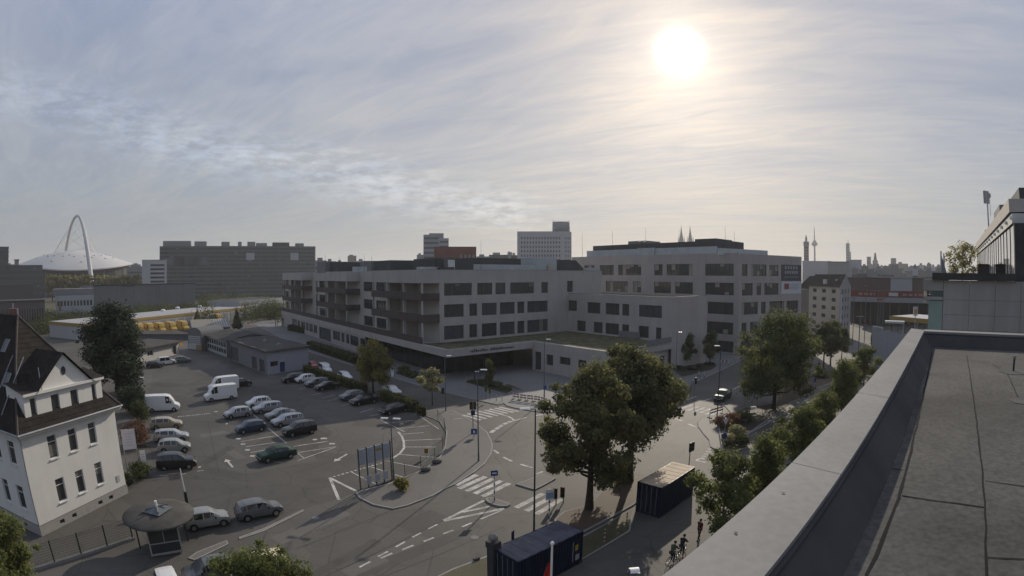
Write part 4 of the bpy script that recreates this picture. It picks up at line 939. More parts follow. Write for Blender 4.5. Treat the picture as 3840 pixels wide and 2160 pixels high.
# ------------------------------------------------------------------ trees and shrubs
def leafmat(name, rgb, tip, tr=0.5, scale=0.6):
    rgb = tuple(c * 1.75 for c in rgb); tip = tuple(c * 1.85 for c in tip)
    m = bpy.data.materials.new(name); m.use_nodes = True; nt = m.node_tree; N = nt.nodes; L = nt.links
    b = N['Principled BSDF']; b.inputs['Roughness'].default_value = 0.9; b.inputs['Specular IOR Level'].default_value = 0.03
    g = N.new('ShaderNodeTexCoord'); nz = N.new('ShaderNodeTexNoise'); nz.inputs['Scale'].default_value = scale; nz.inputs['Detail'].default_value = 5; nz.inputs['Roughness'].default_value = .7
    L.new(g.outputs['Object'], nz.inputs['Vector'])
    at_ = N.new('ShaderNodeAttribute'); at_.attribute_name = 'tone'
    rp_ = N.new('ShaderNodeValToRGB'); e = rp_.color_ramp.elements
    e[0].position = .30; e[0].color = tuple(c * .75 for c in rgb) + (1,); e[1].position = .72; e[1].color = tuple(tip) + (1,)
    ad = N.new('ShaderNodeMath'); ad.operation = 'ADD'; L.new(nz.outputs['Fac'], ad.inputs[0]); L.new(at_.outputs['Fac'], ad.inputs[1]); L.new(ad.outputs[0], rp_.inputs[0])
    L.new(rp_.outputs[0], b.inputs['Base Color'])
    t = N.new('ShaderNodeBsdfTranslucent'); br = N.new('ShaderNodeMix'); br.data_type = 'RGBA'; br.blend_type = 'MULTIPLY'; br.inputs[0].default_value = 1; br.inputs[7].default_value = (1.4, 1.4, 1.1, 1); L.new(rp_.outputs[0], br.inputs[6]); L.new(br.outputs[2], t.inputs[0])
    mx = N.new('ShaderNodeMixShader'); mx.inputs[0].default_value = tr; L.new(b.outputs[0], mx.inputs[1]); L.new(t.outputs[0], mx.inputs[2])
    L.new(mx.outputs[0], N['Material Output'].inputs[0]); MATS[name] = m; return m
LEAF_A = leafmat('lime leaves', (0.044, 0.052, 0.026), (0.105, 0.102, 0.050))
LEAF_B = leafmat('dark leaves', (0.038, 0.050, 0.024), (0.085, 0.092, 0.042))
LEAF_Y = leafmat('yellowing leaves', (0.075, 0.075, 0.028), (0.17, 0.145, 0.05))
LEAF_P = leafmat('pale young leaves', (0.10, 0.10, 0.06), (0.20, 0.185, 0.11))
LEAF_C = leafmat('conifer needles', (0.016, 0.022, 0.014), (0.034, 0.040, 0.026), tr=.1)
LEAF_H = leafmat('hedge leaves', (0.035, 0.045, 0.018), (0.11, 0.105, 0.04))
LEAF_G = leafmat('fresh green leaves', (0.048, 0.060, 0.024), (0.10, 0.11, 0.045))
LEAF_R = leafmat('reddish shrub leaves', (0.06, 0.035, 0.028), (0.11, 0.07, 0.05))
LEAF_S = leafmat('scrub leaves', (0.028, 0.036, 0.017), (0.056, 0.062, 0.030), tr=.3)
BARK = mat('bark', (0.045, 0.036, 0.028), rough=.95, var=.3, scale=3, bump=.6, bscale=12)
def leaf_mesh(name, pts, nrm, size, mt, rng, tone):
    """one small bent leaf card per point"""
    n = len(pts)
    a = rng.normal(size=(n, 3)); a -= (a * nrm).sum(1, keepdims=True) * nrm; a /= np.linalg.norm(a, axis=1, keepdims=True) + 1e-9
    b = np.cross(nrm, a); s = size * rng.uniform(.6, 1.3, (n, 1))
    v = np.empty((n, 4, 3)); v[:, 0] = pts - a * s; v[:, 1] = pts + b * s * .55 - nrm * s * .15; v[:, 2] = pts + a * s; v[:, 3] = pts - b * s * .55 - nrm * s * .15
    me = bpy.data.meshes.new(name); me.vertices.add(n * 4); me.vertices.foreach_set('co', v.reshape(-1))
    me.loops.add(n * 4); me.loops.foreach_set('vertex_index', np.arange(n * 4, dtype=np.int32))
    me.polygons.add(n); me.polygons.foreach_set('loop_start', np.arange(0, n * 4, 4, dtype=np.int32)); me.polygons.foreach_set('loop_total', np.full(n, 4, dtype=np.int32))
    me.materials.append(mt); at_ = me.attributes.new('tone', 'FLOAT', 'FACE'); at_.data.foreach_set('value', tone.astype(np.float32))
    me.update(calc_edges=True); return me
def lobes_cloud(rng, lobes, n, shell=.55):
    """points in a set of lobes (centre, radius xyz): denser near each lobe's skin"""
    vol = np.array([l[1][0] * l[1][1] * l[1][2] for l in lobes]) ** .75; k = rng.choice(len(lobes), n, p=vol / vol.sum())
    d = rng.normal(size=(n, 3)); d /= np.linalg.norm(d, axis=1, keepdims=True)
    r = rng.uniform(0, 1, (n, 1)) ** shell
    C = np.array([l[0] for l in lobes])[k]; Rr = np.array([l[1] for l in lobes])[k]
    # knobbly skin
    f = 1 + .16 * np.sin(d[:, :1] * 7 + k[:, None] * 2.1) * np.cos(d[:, 2:] * 6 + k[:, None]) + .10 * rng.normal(size=(n, 1))
    return C + d * Rr * r * f, d, k
def tree_mesh(name, H, rad, z0, n, leaf, mt, seed, kind='round', nl=13, trunk=.22):
    rng = np.random.default_rng(seed); lobes = []; ch = H - z0
    if kind == 'round':
        for i in range(nl):
            f = (i + .5) / nl; zz = z0 + ch * (.14 + .74 * f); env = math.sin(math.pi * min(.97, .20 + .70 * f)) ** .7
            t = i * 2.4 + rng.uniform(-.7, .7); rr = rad * env * rng.uniform(.45, .86); s = rad * rng.uniform(.24, .44) * (1.0 - .2 * f)
            lobes.append(((rr * math.cos(t), rr * math.sin(t), zz), (s, s, s * rng.uniform(.65, .95))))
        lobes.append(((0, 0, z0 + ch * .52), (rad * .42, rad * .42, ch * .30)))
        for i in range(nl):      # loose outer sprays
            t = rng.uniform(0, 6.28); f = rng.uniform(.05, .95); env = math.sin(math.pi * min(.97, .2 + .7 * f)) ** .7; s = rad * rng.uniform(.10, .19)
            lobes.append(((rad * env * rng.uniform(.85, 1.08) * math.cos(t), rad * env * rng.uniform(.85, 1.08) * math.sin(t), z0 + ch * (.10 + .86 * f)), (s, s, s * .8)))
        lobes.append(((rng.uniform(-.1, .1) * rad, 0, H - rad * .42), (rad * .42, rad * .42, rad * .42)))
    elif kind == 'oval':
        for i in range(nl):
            f = (i + .5) / nl; zz = z0 + ch * (.08 + .84 * f); env = math.sin(math.pi * (.16 + .80 * f)) ** .8
            t = i * 2.4; rr = rad * env * rng.uniform(.35, .80); s = rad * rng.uniform(.24, .46)
            lobes.append(((rr * math.cos(t), rr * math.sin(t), zz), (s, s, s * 1.1)))
        lobes.append(((0, 0, z0 + ch * .5), (rad * .5, rad * .5, ch * .42)))
    elif kind == 'cone':
        for i in range(nl):
            f = (i + .5) / nl; zz = z0 + ch * (.03 + .93 * f); rr0 = rad * (1 - f) ** .75
            for j in range(max(1, int(5 * (1 - f)) + 1)):
                t = i * 1.3 + j * 2 * math.pi / max(1, int(5 * (1 - f)) + 1); s = max(.3, rr0 * .5)
                lobes.append(((rr0 * .6 * math.cos(t), rr0 * .6 * math.sin(t), zz), (s, s, ch / nl * 1.1)))
    elif kind == 'column':
        for i in range(nl):
            f = (i + .5) / nl; zz = z0 + ch * f; r_ = rad * (math.sin(math.pi * (.1 + .85 * f)) ** .5)
            lobes.append(((0, 0, zz), (r_, r_, ch / nl * 1.3)))
    pts, d, k = lobes_cloud(rng, lobes, n)
    ctr = np.array([0, 0, z0 + ch * .5]); outw = pts - ctr; outw /= np.linalg.norm(outw, axis=1, keepdims=True) + 1e-9
    nrm = d * .7 + outw * .5 + rng.normal(size=(n, 3)) * .55 + np.array([0, 0, .35]); nrm /= np.linalg.norm(nrm, axis=1, keepdims=True)
    lt = rng.uniform(-.12, .14, len(lobes)); tone = lt[k] + rng.uniform(-.08, .08, n)
    crown = leaf_mesh(name + '_crown', pts, nrm, leaf, mt, rng, tone)
    tm = MB(); top = z0 + ch * .5; prev = Vector((0, 0, 0)); pr = trunk * 1.25; seg = 5
    for s_ in range(1, seg + 1):
        f = s_ / seg; p = Vector((rng.uniform(-.1, .1) * H * .04, rng.uniform(-.1, .1) * H * .04, top * f)); r_ = trunk * (1 - .6 * f); tm.tube(prev, p, pr, r_, 8, caps=False); prev, pr = p, r_
    for (c, r_) in lobes[:9]:
        b0 = Vector((0, 0, min(z0 + ch * .05 + (c[2] - z0) * .35, top * .95))); c = Vector(c); md = b0.lerp(c, .5) + Vector((0, 0, -.1 * rad)); tm.tube(b0, md, trunk * .42, trunk * .26, 6, caps=False); tm.tube(md, c, trunk * .26, trunk * .08, 6, caps=False)
    return crown, tm.mesh(name + '_trunk', BARK, True)
def tree(name, label, cat, meshes, loc, rot=0.0, sc=1.0, group=None):
    t = thing(name, label, cat, (loc[0], loc[1], loc[2] if len(loc) > 2 else 0.0), rot, group); t.scale = (sc, sc, sc) if not isinstance(sc, tuple) else sc
    link('crown', meshes[0], t); link('trunk', meshes[1], t); return t
def top_of(c, x, y, base): return far(c, x, y, math.hypot(base[0], base[1])).z
# the two big trees on the verge
b1 = at('F', 775, 780); H1 = top_of('T', 1440, 905, b1)
tree('lime_tree', 'big dark green tree on the brown verge, nearer the blue container', 'tree', tree_mesh('lime_near', H1, 4.2, 1.6, 30000, .16, LEAF_A, 3, 'round', 22, .34), (b1.x, b1.y, .1), .4)
b2 = at('F', 1180, 500); H2 = top_of('T', 1600, 865, b2)
tree('lime_tree', 'tallest tree on the brown verge, right behind the bigger dark green tree', 'tree', tree_mesh('lime_far', H2, 4.6, 3.6, 30000, .17, LEAF_A, 14, 'round', 22, .36), (b2.x, b2.y, .1), 2.0)
# row along the right hand street
bt = at('g', 840, 1085); H3 = top_of('T', 1955, 768, bt)
tree('maple_tree', 'large broad tree beside the right street in front of the grey block', 'tree', tree_mesh('maple', H3, 6.8, .7, 26000, .20, LEAF_B, 21, 'round', 26, .33), (bt.x, bt.y, .1), .7)
T_MED = tree_mesh('street_tree', 9.0, 3.2, 2.6, 9000, .19, LEAF_A, 31, 'round', 12, .18)
T_MED2 = tree_mesh('street_tree_b', 9.0, 3.0, 2.4, 9000, .19, LEAF_B, 37, 'oval', 12, .18)
T_YEL = tree_mesh('yellow_tree', 9.0, 3.0, 1.6, 9000, .17, LEAF_Y, 41, 'oval', 12, .16)
T_SM = tree_mesh('small_tree', 5.0, 1.6, 1.5, 3500, .13, LEAF_P, 43, 'round', 9, .07)
T_CON = tree_mesh('fir_tree', 14.0, 4.6, 1.0, 20000, .24, LEAF_C, 47, 'oval', 18, .28)
T_CYP = tree_mesh('cypress_tree', 6.5, .75, .3, 3500, .12, LEAF_C, 53, 'column', 9, .1)
T_UP = tree_mesh('hornbeam_tree', 8.5, 2.9, 1.8, 12000, .13, LEAF_G, 59, 'round', 15, .14)
T_UP2 = tree_mesh('hornbeam_tree_b', 8.5, 2.7, 1.8, 11000, .13, LEAF_G, 66, 'oval', 15, .14)
def fit(meshes, H0, name, label, base, c, x, y, cat='tree', rot=0.0, wide=1.0, group=None):
    H = top_of(c, x, y, base); s = H / H0
    return tree(name, label, cat, meshes, base, rot, (s * wide, s * wide, s), group)
g_ = 'street trees on the right'
for i, (bx, by, tx, ty, ms, lab) in enumerate([
    (990, 850, 1000, 330, T_MED2, 'slim tree growing out behind the large broad tree, trunk in the bed'), (1090, 860, 1150, 60, T_MED, 'tree between the large broad tree and the pale apartment house'),
    (1440, 590, 1360, 20, T_MED, 'leafy tree in front of the left half of the pale apartment house'), (1525, 560, 1560, 30, T_MED2, 'leafy tree in front of the gable end of the apartment house'), (1660, 480, 1720, 110, T_MED2, 'rightmost tree of the row by the apartment house')]):
    b = at('g', bx, by); fit(ms, 9.0, 'street_tree', lab, (b.x, b.y, .1), 'g', tx, ty, rot=i * 1.3, group=g_, wide=1.0 if i > 1 else .8)
for bx, by, tx, ty, ms, lab, wd in ((1745, 792, 1740, 475, T_MED2, 'round dark tree in front of the blank wing wall', 1.25), (1990, 785, 2000, 462, T_MED2, 'smaller dark tree in the bed beside the office block windows', 1.0)):
    b = at('E', bx, by); fit(ms, 9.0, 'street_tree', lab, (b.x, b.y, .15), 'E', tx, ty, rot=bx, wide=wd)
# young trees under the roof edge, tops seen over the coping
for i, (x, y, zt_, lab, ms, wd) in enumerate([
    (1838, 1128, 8.2, 'young green tree nearest the roof edge, lowest in the row along the building', T_UP, 1.0), (1933, 1096, 8.0, 'second young green tree up the row along the building', T_UP2, .9),
    (2028, 1016, 8.5, 'third young tree up the row, pointed pale green top', T_UP, 1.0), (2078, 984, 8.2, 'fourth young tree up the row, tucked behind the pointed one', T_UP2, .95), (2128, 905, 9.0, 'fifth and bushiest young tree up the row along the building', T_UP2, 1.15), (2180, 868, 9.0, 'last young tree of the row, beneath the coping corner', T_UP, 1.05)]):
    b = at('T', x, y, zt_); tree('hornbeam_tree', lab, 'tree', ms, (b.x, b.y, 0.05), i * 1.9, (zt_ / 8.5 * wd, zt_ / 8.5 * wd, zt_ / 8.5), 'young trees along the building')
for x, y, y2, lab in ((2022, 150, 300, 'dark narrow cypress left of the tallest cypress beyond the trees'), (2165, 178, 460, 'tallest dark narrow cypress beside the coping'), (2328, 190, 340, 'short dark cypress nearest the coping corner')):
    b = at('g', x, y2 + 10); fit(T_CYP, 6.5, 'cypress_tree', lab, (b.x, b.y, 0), 'g', x, y, rot=x)
# car park side
b = at('C', 1180, 1062); fit(T_YEL, 9.0, 'birch_tree', 'yellowing tree growing out of the hedge by the car park', (b.x, b.y, 0), 'C', 1130, 505, rot=.5, wide=1.15)
b = at('C', 1775, 1185); fit(T_SM, 5.0, 'young_tree', 'small pale thin tree on the pavement near the entrance glazing', (b.x, b.y, .1), 'C', 1760, 805, wide=1.15)
b = at('w1', 860, 415); fit(T_MED2, 9.0, 'young_tree', 'small dark tree in the plaza planting bed', (b.x, b.y, .2), 'h', 780, 635, rot=1, wide=.7)
T_THIN = tree_mesh('sapling', 5.0, .8, 2.2, 900, .11, LEAF_B, 67, 'oval', 7, .05)
for x, y, tx, ty, lab in ((790, 640, 790, 300, 'bare thin sapling on the plaza pavement, left of the pair'), (882, 670, 882, 350, 'bare thin sapling on the plaza pavement, right of the pair')):
    b = at('w1', x, y); fit(T_THIN, 5.0, 'sapling', lab, (b.x, b.y, .11), 'w1', tx, ty)
b = at('T', 296, 985); fit(T_CON, 14.0, 'fir_tree', 'huge dark conifer behind the white corner house', (b.x, b.y, 0), 'T', 285, 768, wide=1.45)
T_POP = tree_mesh('poplar', 8.0, 1.6, .8, 3500, .22, LEAF_B, 71, 'cone', 12, .12)
b = at('T', 497, 822); fit(T_POP, 8.0, 'pyramid_tree', 'small pyramid tree between the yellow vans and the workshop roof', (b.x, b.y, 0), 'T', 495, 775, wide=1.4)
b = at('T', 597, 832); fit(T_POP, 8.0, 'pyramid_tree', 'taller pyramid tree right of the workshop roof', (b.x, b.y, 0), 'T', 596, 772, rot=2, wide=1.25)
for i, (x, lab) in enumerate(((1155, 'first thin poplar from the yellow depot end, before the far grey hall'), (1285, 'second thin poplar along the far grey hall'), (1345, 'third thin poplar along the far grey hall'), (1495, 'fourth thin poplar along the far grey hall'), (1580, 'last thin poplar beside the pale building corner'))):
    b = at('b', x, 1075); fit(T_POP, 8.0, 'poplar', lab, (b.x, b.y, 0), 'b', x, 880 + (i % 2) * 12, wide=.55, rot=i, group='thin poplars')
# near crowns at the bottom of the picture
b = at('p3', 1700, 900, 5.6); tree('acacia_tree', 'green tree crown at the bottom edge in front of the road', 'tree', tree_mesh('acacia', 5.9, 3.0, 1.6, 15000, .10, LEAF_G, 73, 'round', 14, .14), (b.x + .2, b.y - .8, 0), .3)
b = at('T', 6, 1300, 6.6); tree('acacia_tree', 'bright green tree crown cut by the bottom left corner', 'tree', tree_mesh('acacia_left', 6.8, 2.2, 1.5, 9000, .11, LEAF_G, 79, 'round', 12, .14), (b.x - .6, b.y, 0), 1.3)
# shrubs
def shrub(name, label, base, r, h, n, mt, seed, leaf=.11, group=None):
    rng = np.random.default_rng(seed); lob = []
    for i in range(7):
        t = i * 2.4; rr = r * .5 * rng.uniform(.5, 1); s = r * rng.uniform(.38, .6); lob.append(((rr * math.cos(t), rr * math.sin(t), h * rng.uniform(.35, .62)), (s, s, h * .38)))
    lob.append(((0, 0, h * .5), (r * .6, r * .6, h * .45)))
    pts, d, k = lobes_cloud(rng, lob, n, .5); nrm = d + rng.normal(size=(n, 3)) * .5 + np.array([0, 0, .3]); nrm /= np.linalg.norm(nrm, axis=1, keepdims=True)
    pts[:, 2] = np.maximum(pts[:, 2], .03)
    me = leaf_mesh(name, pts, nrm, leaf, mt, rng, rng.uniform(-.12, .12, n)); t = thing(name, label, 'shrub', base, 0, group); link('foliage', me, t)
    m = MB()
    for i in range(5):
        a = i * 1.256; m.tube((0, 0, 0), (r * .45 * math.cos(a), r * .45 * math.sin(a), h * .55), .03, .012, 5, caps=False)
    m.build('stems', BARK, t); return t
sh = [('r2', 1050, 560, 1.6, 1.5, LEAF_R, 'brownish shrub at the junction bed corner behind the give way sign'), ('r2', 1230, 500, 1.7, 1.5, LEAF_R, 'low reddish shrub in the middle of the junction bed'), ('r2', 1400, 480, 1.6, 1.6, LEAF_S, 'green shrub at the back of the junction bed'),
      ('r2', 1180, 880, 1.2, 1.5, LEAF_P, 'pale silvery shrub at the near end of the junction bed'), ('r2', 1370, 900, 1.3, 1.6, LEAF_S, 'grey green shrub at the near right of the junction bed'), ('r2', 1300, 720, 1.4, 1.5, LEAF_P, 'pale shrub between the silvery and the reddish ones'),
      ('g', 1420, 700, 2.2, 1.1, LEAF_B, 'low spreading shrub under the trees by the apartment house'), ('w1', 470, 260, 1.2, .9, LEAF_B, 'low shrub at the pointed end of the plaza bed'), ('w1', 700, 300, 1.5, 1.3, LEAF_B, 'tall dark shrub beside the small tree in the plaza bed'), ('w1', 1000, 360, 1.6, 1.3, LEAF_B, 'dark shrub in the broad end of the plaza bed'), ('w1', 1250, 440, 1.4, 1.0, LEAF_B, 'last low shrub of the plaza bed'),
      ('C', 1490, 860, 2.0, 1.7, LEAF_B, 'dark shrub by the entrance glazing, left one'), ('C', 1570, 900, 1.7, 1.3, LEAF_B, 'dark shrub by the entrance glazing, right one'),
      ('r1', 300, 960, 2.0, 1.0, LEAF_C, 'dark shrub at the foot of the round tree by the wing'), ('r1', 560, 960, 2.2, 1.0, LEAF_C, 'dark shrub between the two trees by the wing'), ('r1', 820, 880, 1.6, .8, LEAF_C, 'dark shrub under the smaller tree by the office block'),
      ('T', 322, 1225, 1.0, 1.5, LEAF_C, 'clipped dark shrub at the back corner of the white house'), ('T', 352, 1200, 1.6, 1.6, LEAF_S, 'bushy shrub behind the white signboard'), ('T', 340, 1120, 2.4, 3.0, LEAF_R, 'reddish tall shrub behind the white house'), ('T', 330, 1040, 3.0, 4.5, LEAF_C, 'dark evergreen shrub beneath the conifer'), ('T', 355, 1060, 2.0, 3.2, LEAF_S, 'green shrub beside the lamp post by the white vans'),
      ('D', 1470, 590, .9, 1.3, LEAF_Y, 'round shrub in a pot on the pavement beside the notice boards'), ('F', 1120, 520, 1.1, 1.5, LEAF_B, 'undergrowth at the foot of the taller verge tree')]
for i, (c, x, y, r, h, mt, lab) in enumerate(sh):
    b = at(c, x, y); shrub('shrub', lab, (b.x, b.y, .08), r, h, int(900 + 500 * r * h), mt, 100 + i, .10 + .02 * r)
b = NX('t1', 480, 1230); q = rp(AF + 3.2, b[0] * (AF + 3.2) / AF, ZT + .1)
tb = tree('bushy_tree', 'loose leafy bush growing on the roof terrace', 'shrub', tree_mesh('terrace_bush', 1.0, .5, .05, 2200, .030, LEAF_P, 83, 'round', 14, .012), q, .4, (top_of('t1', 480, 765, q) - q[2]) * 1.0)
# clipped hedges: leaf cards over a box
def hedge(name, label, P, Q, w, h, seed, mt=LEAF_H, dens=60, root=True):
    rng = np.random.default_rng(seed); d = unit(P, Q); L = math.hypot(Q[0] - P[0], Q[1] - P[1]); n = int(L * (w + 2 * h) * dens)
    s = rng.uniform(0, L, n); side = rng.uniform(0, w + 2 * h, n); x = np.where(side < h, -w / 2, np.where(side < h + w, side - h - w / 2, w / 2)); z = np.where(side < h, side, np.where(side < h + w, h, w + 2 * h - side))
    bump = .10 * np.sin(s * 1.7) + .07 * np.sin(s * 4.1 + 1); x = x * (1 + .12 * bump) + rng.normal(size=n) * .05; z = np.maximum(.03, z + np.where(z > h - .01, bump, 0) + rng.normal(size=n) * .05)
    pts = np.stack([P[0] + d[0] * s - d[1] * x, P[1] + d[1] * s + d[0] * x, z], 1)
    nn = np.where((side < h)[:, None], np.array([[d[1], -d[0], 0]]), np.where((side < h + w)[:, None], np.array([[0, 0, 1.0]]), np.array([[-d[1], d[0], 0]])))
    nrm = nn + rng.normal(size=(n, 3)) * .5; nrm /= np.linalg.norm(nrm, axis=1, keepdims=True)
    t = thing(name, label, 'hedge', (P[0], P[1], 0), world=True); link('foliage', leaf_mesh(name, pts, nrm, .12, mt, rng, rng.uniform(-.1, .1, n)), t)
    m = MB(); m.obox(P, d, .1, L - .1, -w / 2 + .09, w / 2 - .09, 0, h - .1); m.build('inner_growth', mat('hedge core', (.02, .024, .012)), t); return t
P_ = A('C', [(500, 850), (1100, 1055), (1270, 1120), (1610, 1252), (1640, 1262), (1692, 1290)])
hedge('clipped_hedge', 'long clipped hedge between the car park bays and the left street', P_[0], P_[1], 1.3, 1.5, 5)
hedge('clipped_hedge', 'clipped hedge from the yellowing tree to the pavement end', P_[2], P_[3], 1.3, 1.6, 6)
hedge('clipped_hedge', 'short clipped hedge stub at the pavement corner', P_[4], P_[5], .9, 1.3, 7)
Q_ = A('C', [(540, 600), (1020, 770)]); hedge('wild_hedge', 'rough dark hedge in front of the podium windows', Q_[0], Q_[1], 2.0, 1.7, 8, LEAF_B)
Q_ = A('C', [(545, 560), (1010, 700)]); hedge('ornamental_grass', 'straw coloured planting behind the rough dark hedge', Q_[0], Q_[1], 1.0, .9, 9, LEAF_R, 40)
Q_ = A('c', [(150, 900), (460, 960)]); hedge('wild_hedge', 'dark hedge near the far end of the podium', Q_[0], Q_[1], 2.0, 2.2, 10, LEAF_B, 30)
# ------------------------------------------------------------------ vehicles
CARGLASS = mat('car glass', (0.012, 0.014, 0.016), rough=0.05, var=0, spec=.8)
RIM = mat('alloy rim', (.35, .35, .36), rough=.3, metal=.8, var=0)
HEADL = mat('headlamp glass', (.55, .56, .58), rough=.1, var=0); TAIL = mat('tail lamp red', (.25, .01, .01), rough=.2, var=0)
TRIM = mat('black trim', (.015, .015, .016), rough=.6, var=0)
def carpaint(name, rgb, metal=.2): return mat('paint ' + name, rgb, rough=.28, var=.02, metal=metal, coat=.45, spec=.4)
PNT = dict(white=carpaint('white', (.62, .62, .61), 0), silver=carpaint('silver', (.36, .37, .38), .5), grey=carpaint('grey', (.13, .135, .14), .4), black=carpaint('black', (.012, .013, .015)), blue=carpaint('dark blue', (.012, .03, .065)), green=mat('paint dark green', (.015, .040, .032), rough=.55, var=.02, spec=.3), beige=carpaint('beige', (.32, .27, .20)), red=carpaint('red', (.22, .015, .012), 0), yellow=carpaint('yellow', (.50, .31, .035), 0), cream=carpaint('cream', (.60, .53, .36), 0), lightgrey=carpaint('light grey', (.26, .27, .26), .3))
WHEELM = None
def wheel_meshes():
    m = MB(); n = 16
    pr = [(.20, -.10), (.30, -.11), (.32, -.07), (.32, .07), (.30, .11), (.20, .10)]
    for a in range(len(pr) - 1):
        for i in range(n):
            t0, t1 = 2 * math.pi * i / n, 2 * math.pi * (i + 1) / n; (r0, y0), (r1, y1) = pr[a], pr[a + 1]
            m.poly([(r0 * math.cos(t0), y0, r0 * math.sin(t0)), (r0 * math.cos(t1), y0, r0 * math.sin(t1)), (r1 * math.cos(t1), y1, r1 * math.sin(t1)), (r1 * math.cos(t0), y1, r1 * math.sin(t0))])
    r = MB()
    for y in (-.095, .095):
        r.poly([(.205 * math.cos(2 * math.pi * i / n), y, .205 * math.sin(2 * math.pi * i / n)) for i in range(n)][::(1 if y < 0 else -1)])
    return m.mesh('tyre', RUBBER, True), r.mesh('rim', RIM)
TYRE, RIMM = wheel_meshes()
def make_vehicle(kind):
    """profile stations along x (front = +x): (x, belt z, roof z, half width at belt, half width at roof)"""
    if kind == 'hatch': L, W = 4.1, .87; st = [(-2.05, .72, .74, .74, .70), (-1.98, .95, .98, .80, .66), (-1.72, .98, 1.36, .84, .62), (-1.2, .98, 1.46, .86, .64), (-.3, .97, 1.49, .87, .66), (.35, .96, 1.45, .87, .65), (.62, .95, 1.32, .87, .66), (1.12, .93, .99, .86, .72), (1.75, .84, .88, .82, .66), (2.0, .66, .70, .74, .60)]; wx = (-1.28, 1.3)
    elif kind == 'estate': L, W = 4.6, .89; st = [(-2.3, .74, .76, .76, .7), (-2.24, .97, 1.0, .82, .66), (-2.05, 1.0, 1.36, .85, .63), (-1.4, .99, 1.45, .88, .65), (-.3, .98, 1.48, .89, .66), (.45, .97, 1.43, .89, .65), (.72, .96, 1.31, .89, .66), (1.25, .94, 1.0, .88, .72), (2.0, .85, .89, .83, .66), (2.27, .66, .70, .75, .60)]; wx = (-1.42, 1.42)
    elif kind == 'sedan': L, W = 4.5, .88; st = [(-2.25, .74, .76, .76, .7), (-2.2, .95, .98, .82, .7), (-1.75, 1.0, 1.03, .86, .72), (-1.25, 1.0, 1.32, .88, .64), (-.6, .98, 1.42, .88, .62), (.1, .97, 1.42, .88, .62), (.55, .96, 1.28, .88, .64), (1.15, .93, .98, .87, .72), (1.95, .84, .88, .82, .66), (2.22, .66, .70, .74, .60)]; wx = (-1.38, 1.4)
    elif kind == 'suv': L, W = 4.5, .92; st = [(-2.25, .85, .87, .80, .74), (-2.2, 1.08, 1.1, .86, .70), (-2.0, 1.1, 1.58, .90, .68), (-1.3, 1.1, 1.66, .92, .70), (-.3, 1.09, 1.68, .92, .70), (.4, 1.08, 1.62, .92, .69), (.68, 1.07, 1.48, .92, .70), (1.15, 1.05, 1.12, .91, .76), (1.95, .98, 1.02, .86, .70), (2.22, .78, .82, .78, .64)]; wx = (-1.38, 1.4)
    elif kind == 'van': L, W = 5.6, .99; st = [(-2.8, 1.30, 2.36, .96, .88), (-2.75, 1.32, 2.46, .97, .90), (-1.2, 1.32, 2.50, .99, .90), (.6, 1.30, 2.48, .99, .90), (1.25, 1.28, 2.36, .98, .86), (1.75, 1.22, 1.80, .96, .78), (2.05, 1.18, 1.24, .94, .78), (2.6, 1.0, 1.04, .88, .72), (2.78, .8, .84, .80, .66)]; wx = (-1.7, 1.85)
    elif kind == 'boxvan': L, W = 4.4, .9; st = [(-2.2, 1.05, 1.78, .86, .80), (-2.15, 1.06, 1.84, .88, .82), (-.8, 1.06, 1.86, .9, .82), (.35, 1.05, 1.82, .9, .80), (.75, 1.03, 1.62, .89, .74), (1.2, 1.0, 1.08, .88, .74), (1.9, .92, .96, .83, .68), (2.18, .72, .76, .76, .62)]; wx = (-1.35, 1.4)
    t = bpy.data.objects.new(kind, None)
    paint = PNT['silver']
    body = MB(); ring = []
    for (x, zb, zr, wb, wr) in st:
        sl = .34 if x not in (st[0][0], st[-1][0]) else .40
        prof = [(wb * .86, sl - .10), (wb * .985, sl + .02), (wb * 1.0, (sl + zb) / 2 + .03), (wb * .975, zb), (wr, zr), (wr * .62, zr + .035), (0, zr + .045)]
        ring.append([(x, -y, z) for y, z in prof] + [(x, y, z) for y, z in prof[-2::-1]])
    K = len(ring[0]); glass = {}
    for i in range(len(ring) - 1):
        gh = min(st[i][2] - st[i][1], st[i + 1][2] - st[i + 1][1]); ghM = max(st[i][2] - st[i][1], st[i + 1][2] - st[i + 1][1])
        for k in range(K - 1):
            q = [ring[i][k], ring[i][k + 1], ring[i + 1][k + 1], ring[i + 1][k]]
            body.poly(q[::-1])
    body.poly(ring[0]); body.poly(ring[-1][::-1])
    body.poly([r_[0] for r_ in ring] + [r_[-1] for r_ in ring[::-1]])
    bo = link('body', body.mesh(kind + '_body', [paint], False), t)
    bo.data.polygons.foreach_set('use_smooth', [True] * len(bo.data.polygons))
    bo.data.set_sharp_from_angle(angle=R(38)) if hasattr(bo.data, 'set_sharp_from_angle') else None
    def inset(q, e, off):
        c = sum((Vector(p) for p in q), Vector()) / 4; n = (Vector(q[1]) - Vector(q[0])).cross(Vector(q[3]) - Vector(q[0])).normalized()
        return [Vector(p) + (c - Vector(p)).normalized() * e + n * off for p in q], n
    # windows: panels just proud of the body skin
    def panel(name, q, e, mt):
        ctr = sum((Vector(p) for p in q), Vector()) / 4; pp, n = inset(q, e, 0)
        outw = Vector((0 if abs(n.y) > .5 else ctr.x, ctr.y, ctr.z - .9)); s = 1 if n.dot(outw) > 0 else -1
        pp = [p + n * s * .012 for p in pp]; m = MB(); m.poly(pp if s > 0 else pp[::-1]); link(name, m.mesh(kind + '_' + name, [mt]), t)
    gi = [i for i in range(len(st)) if st[i][2] - st[i][1] > .2]
    i0, i1 = gi[0], gi[-1]
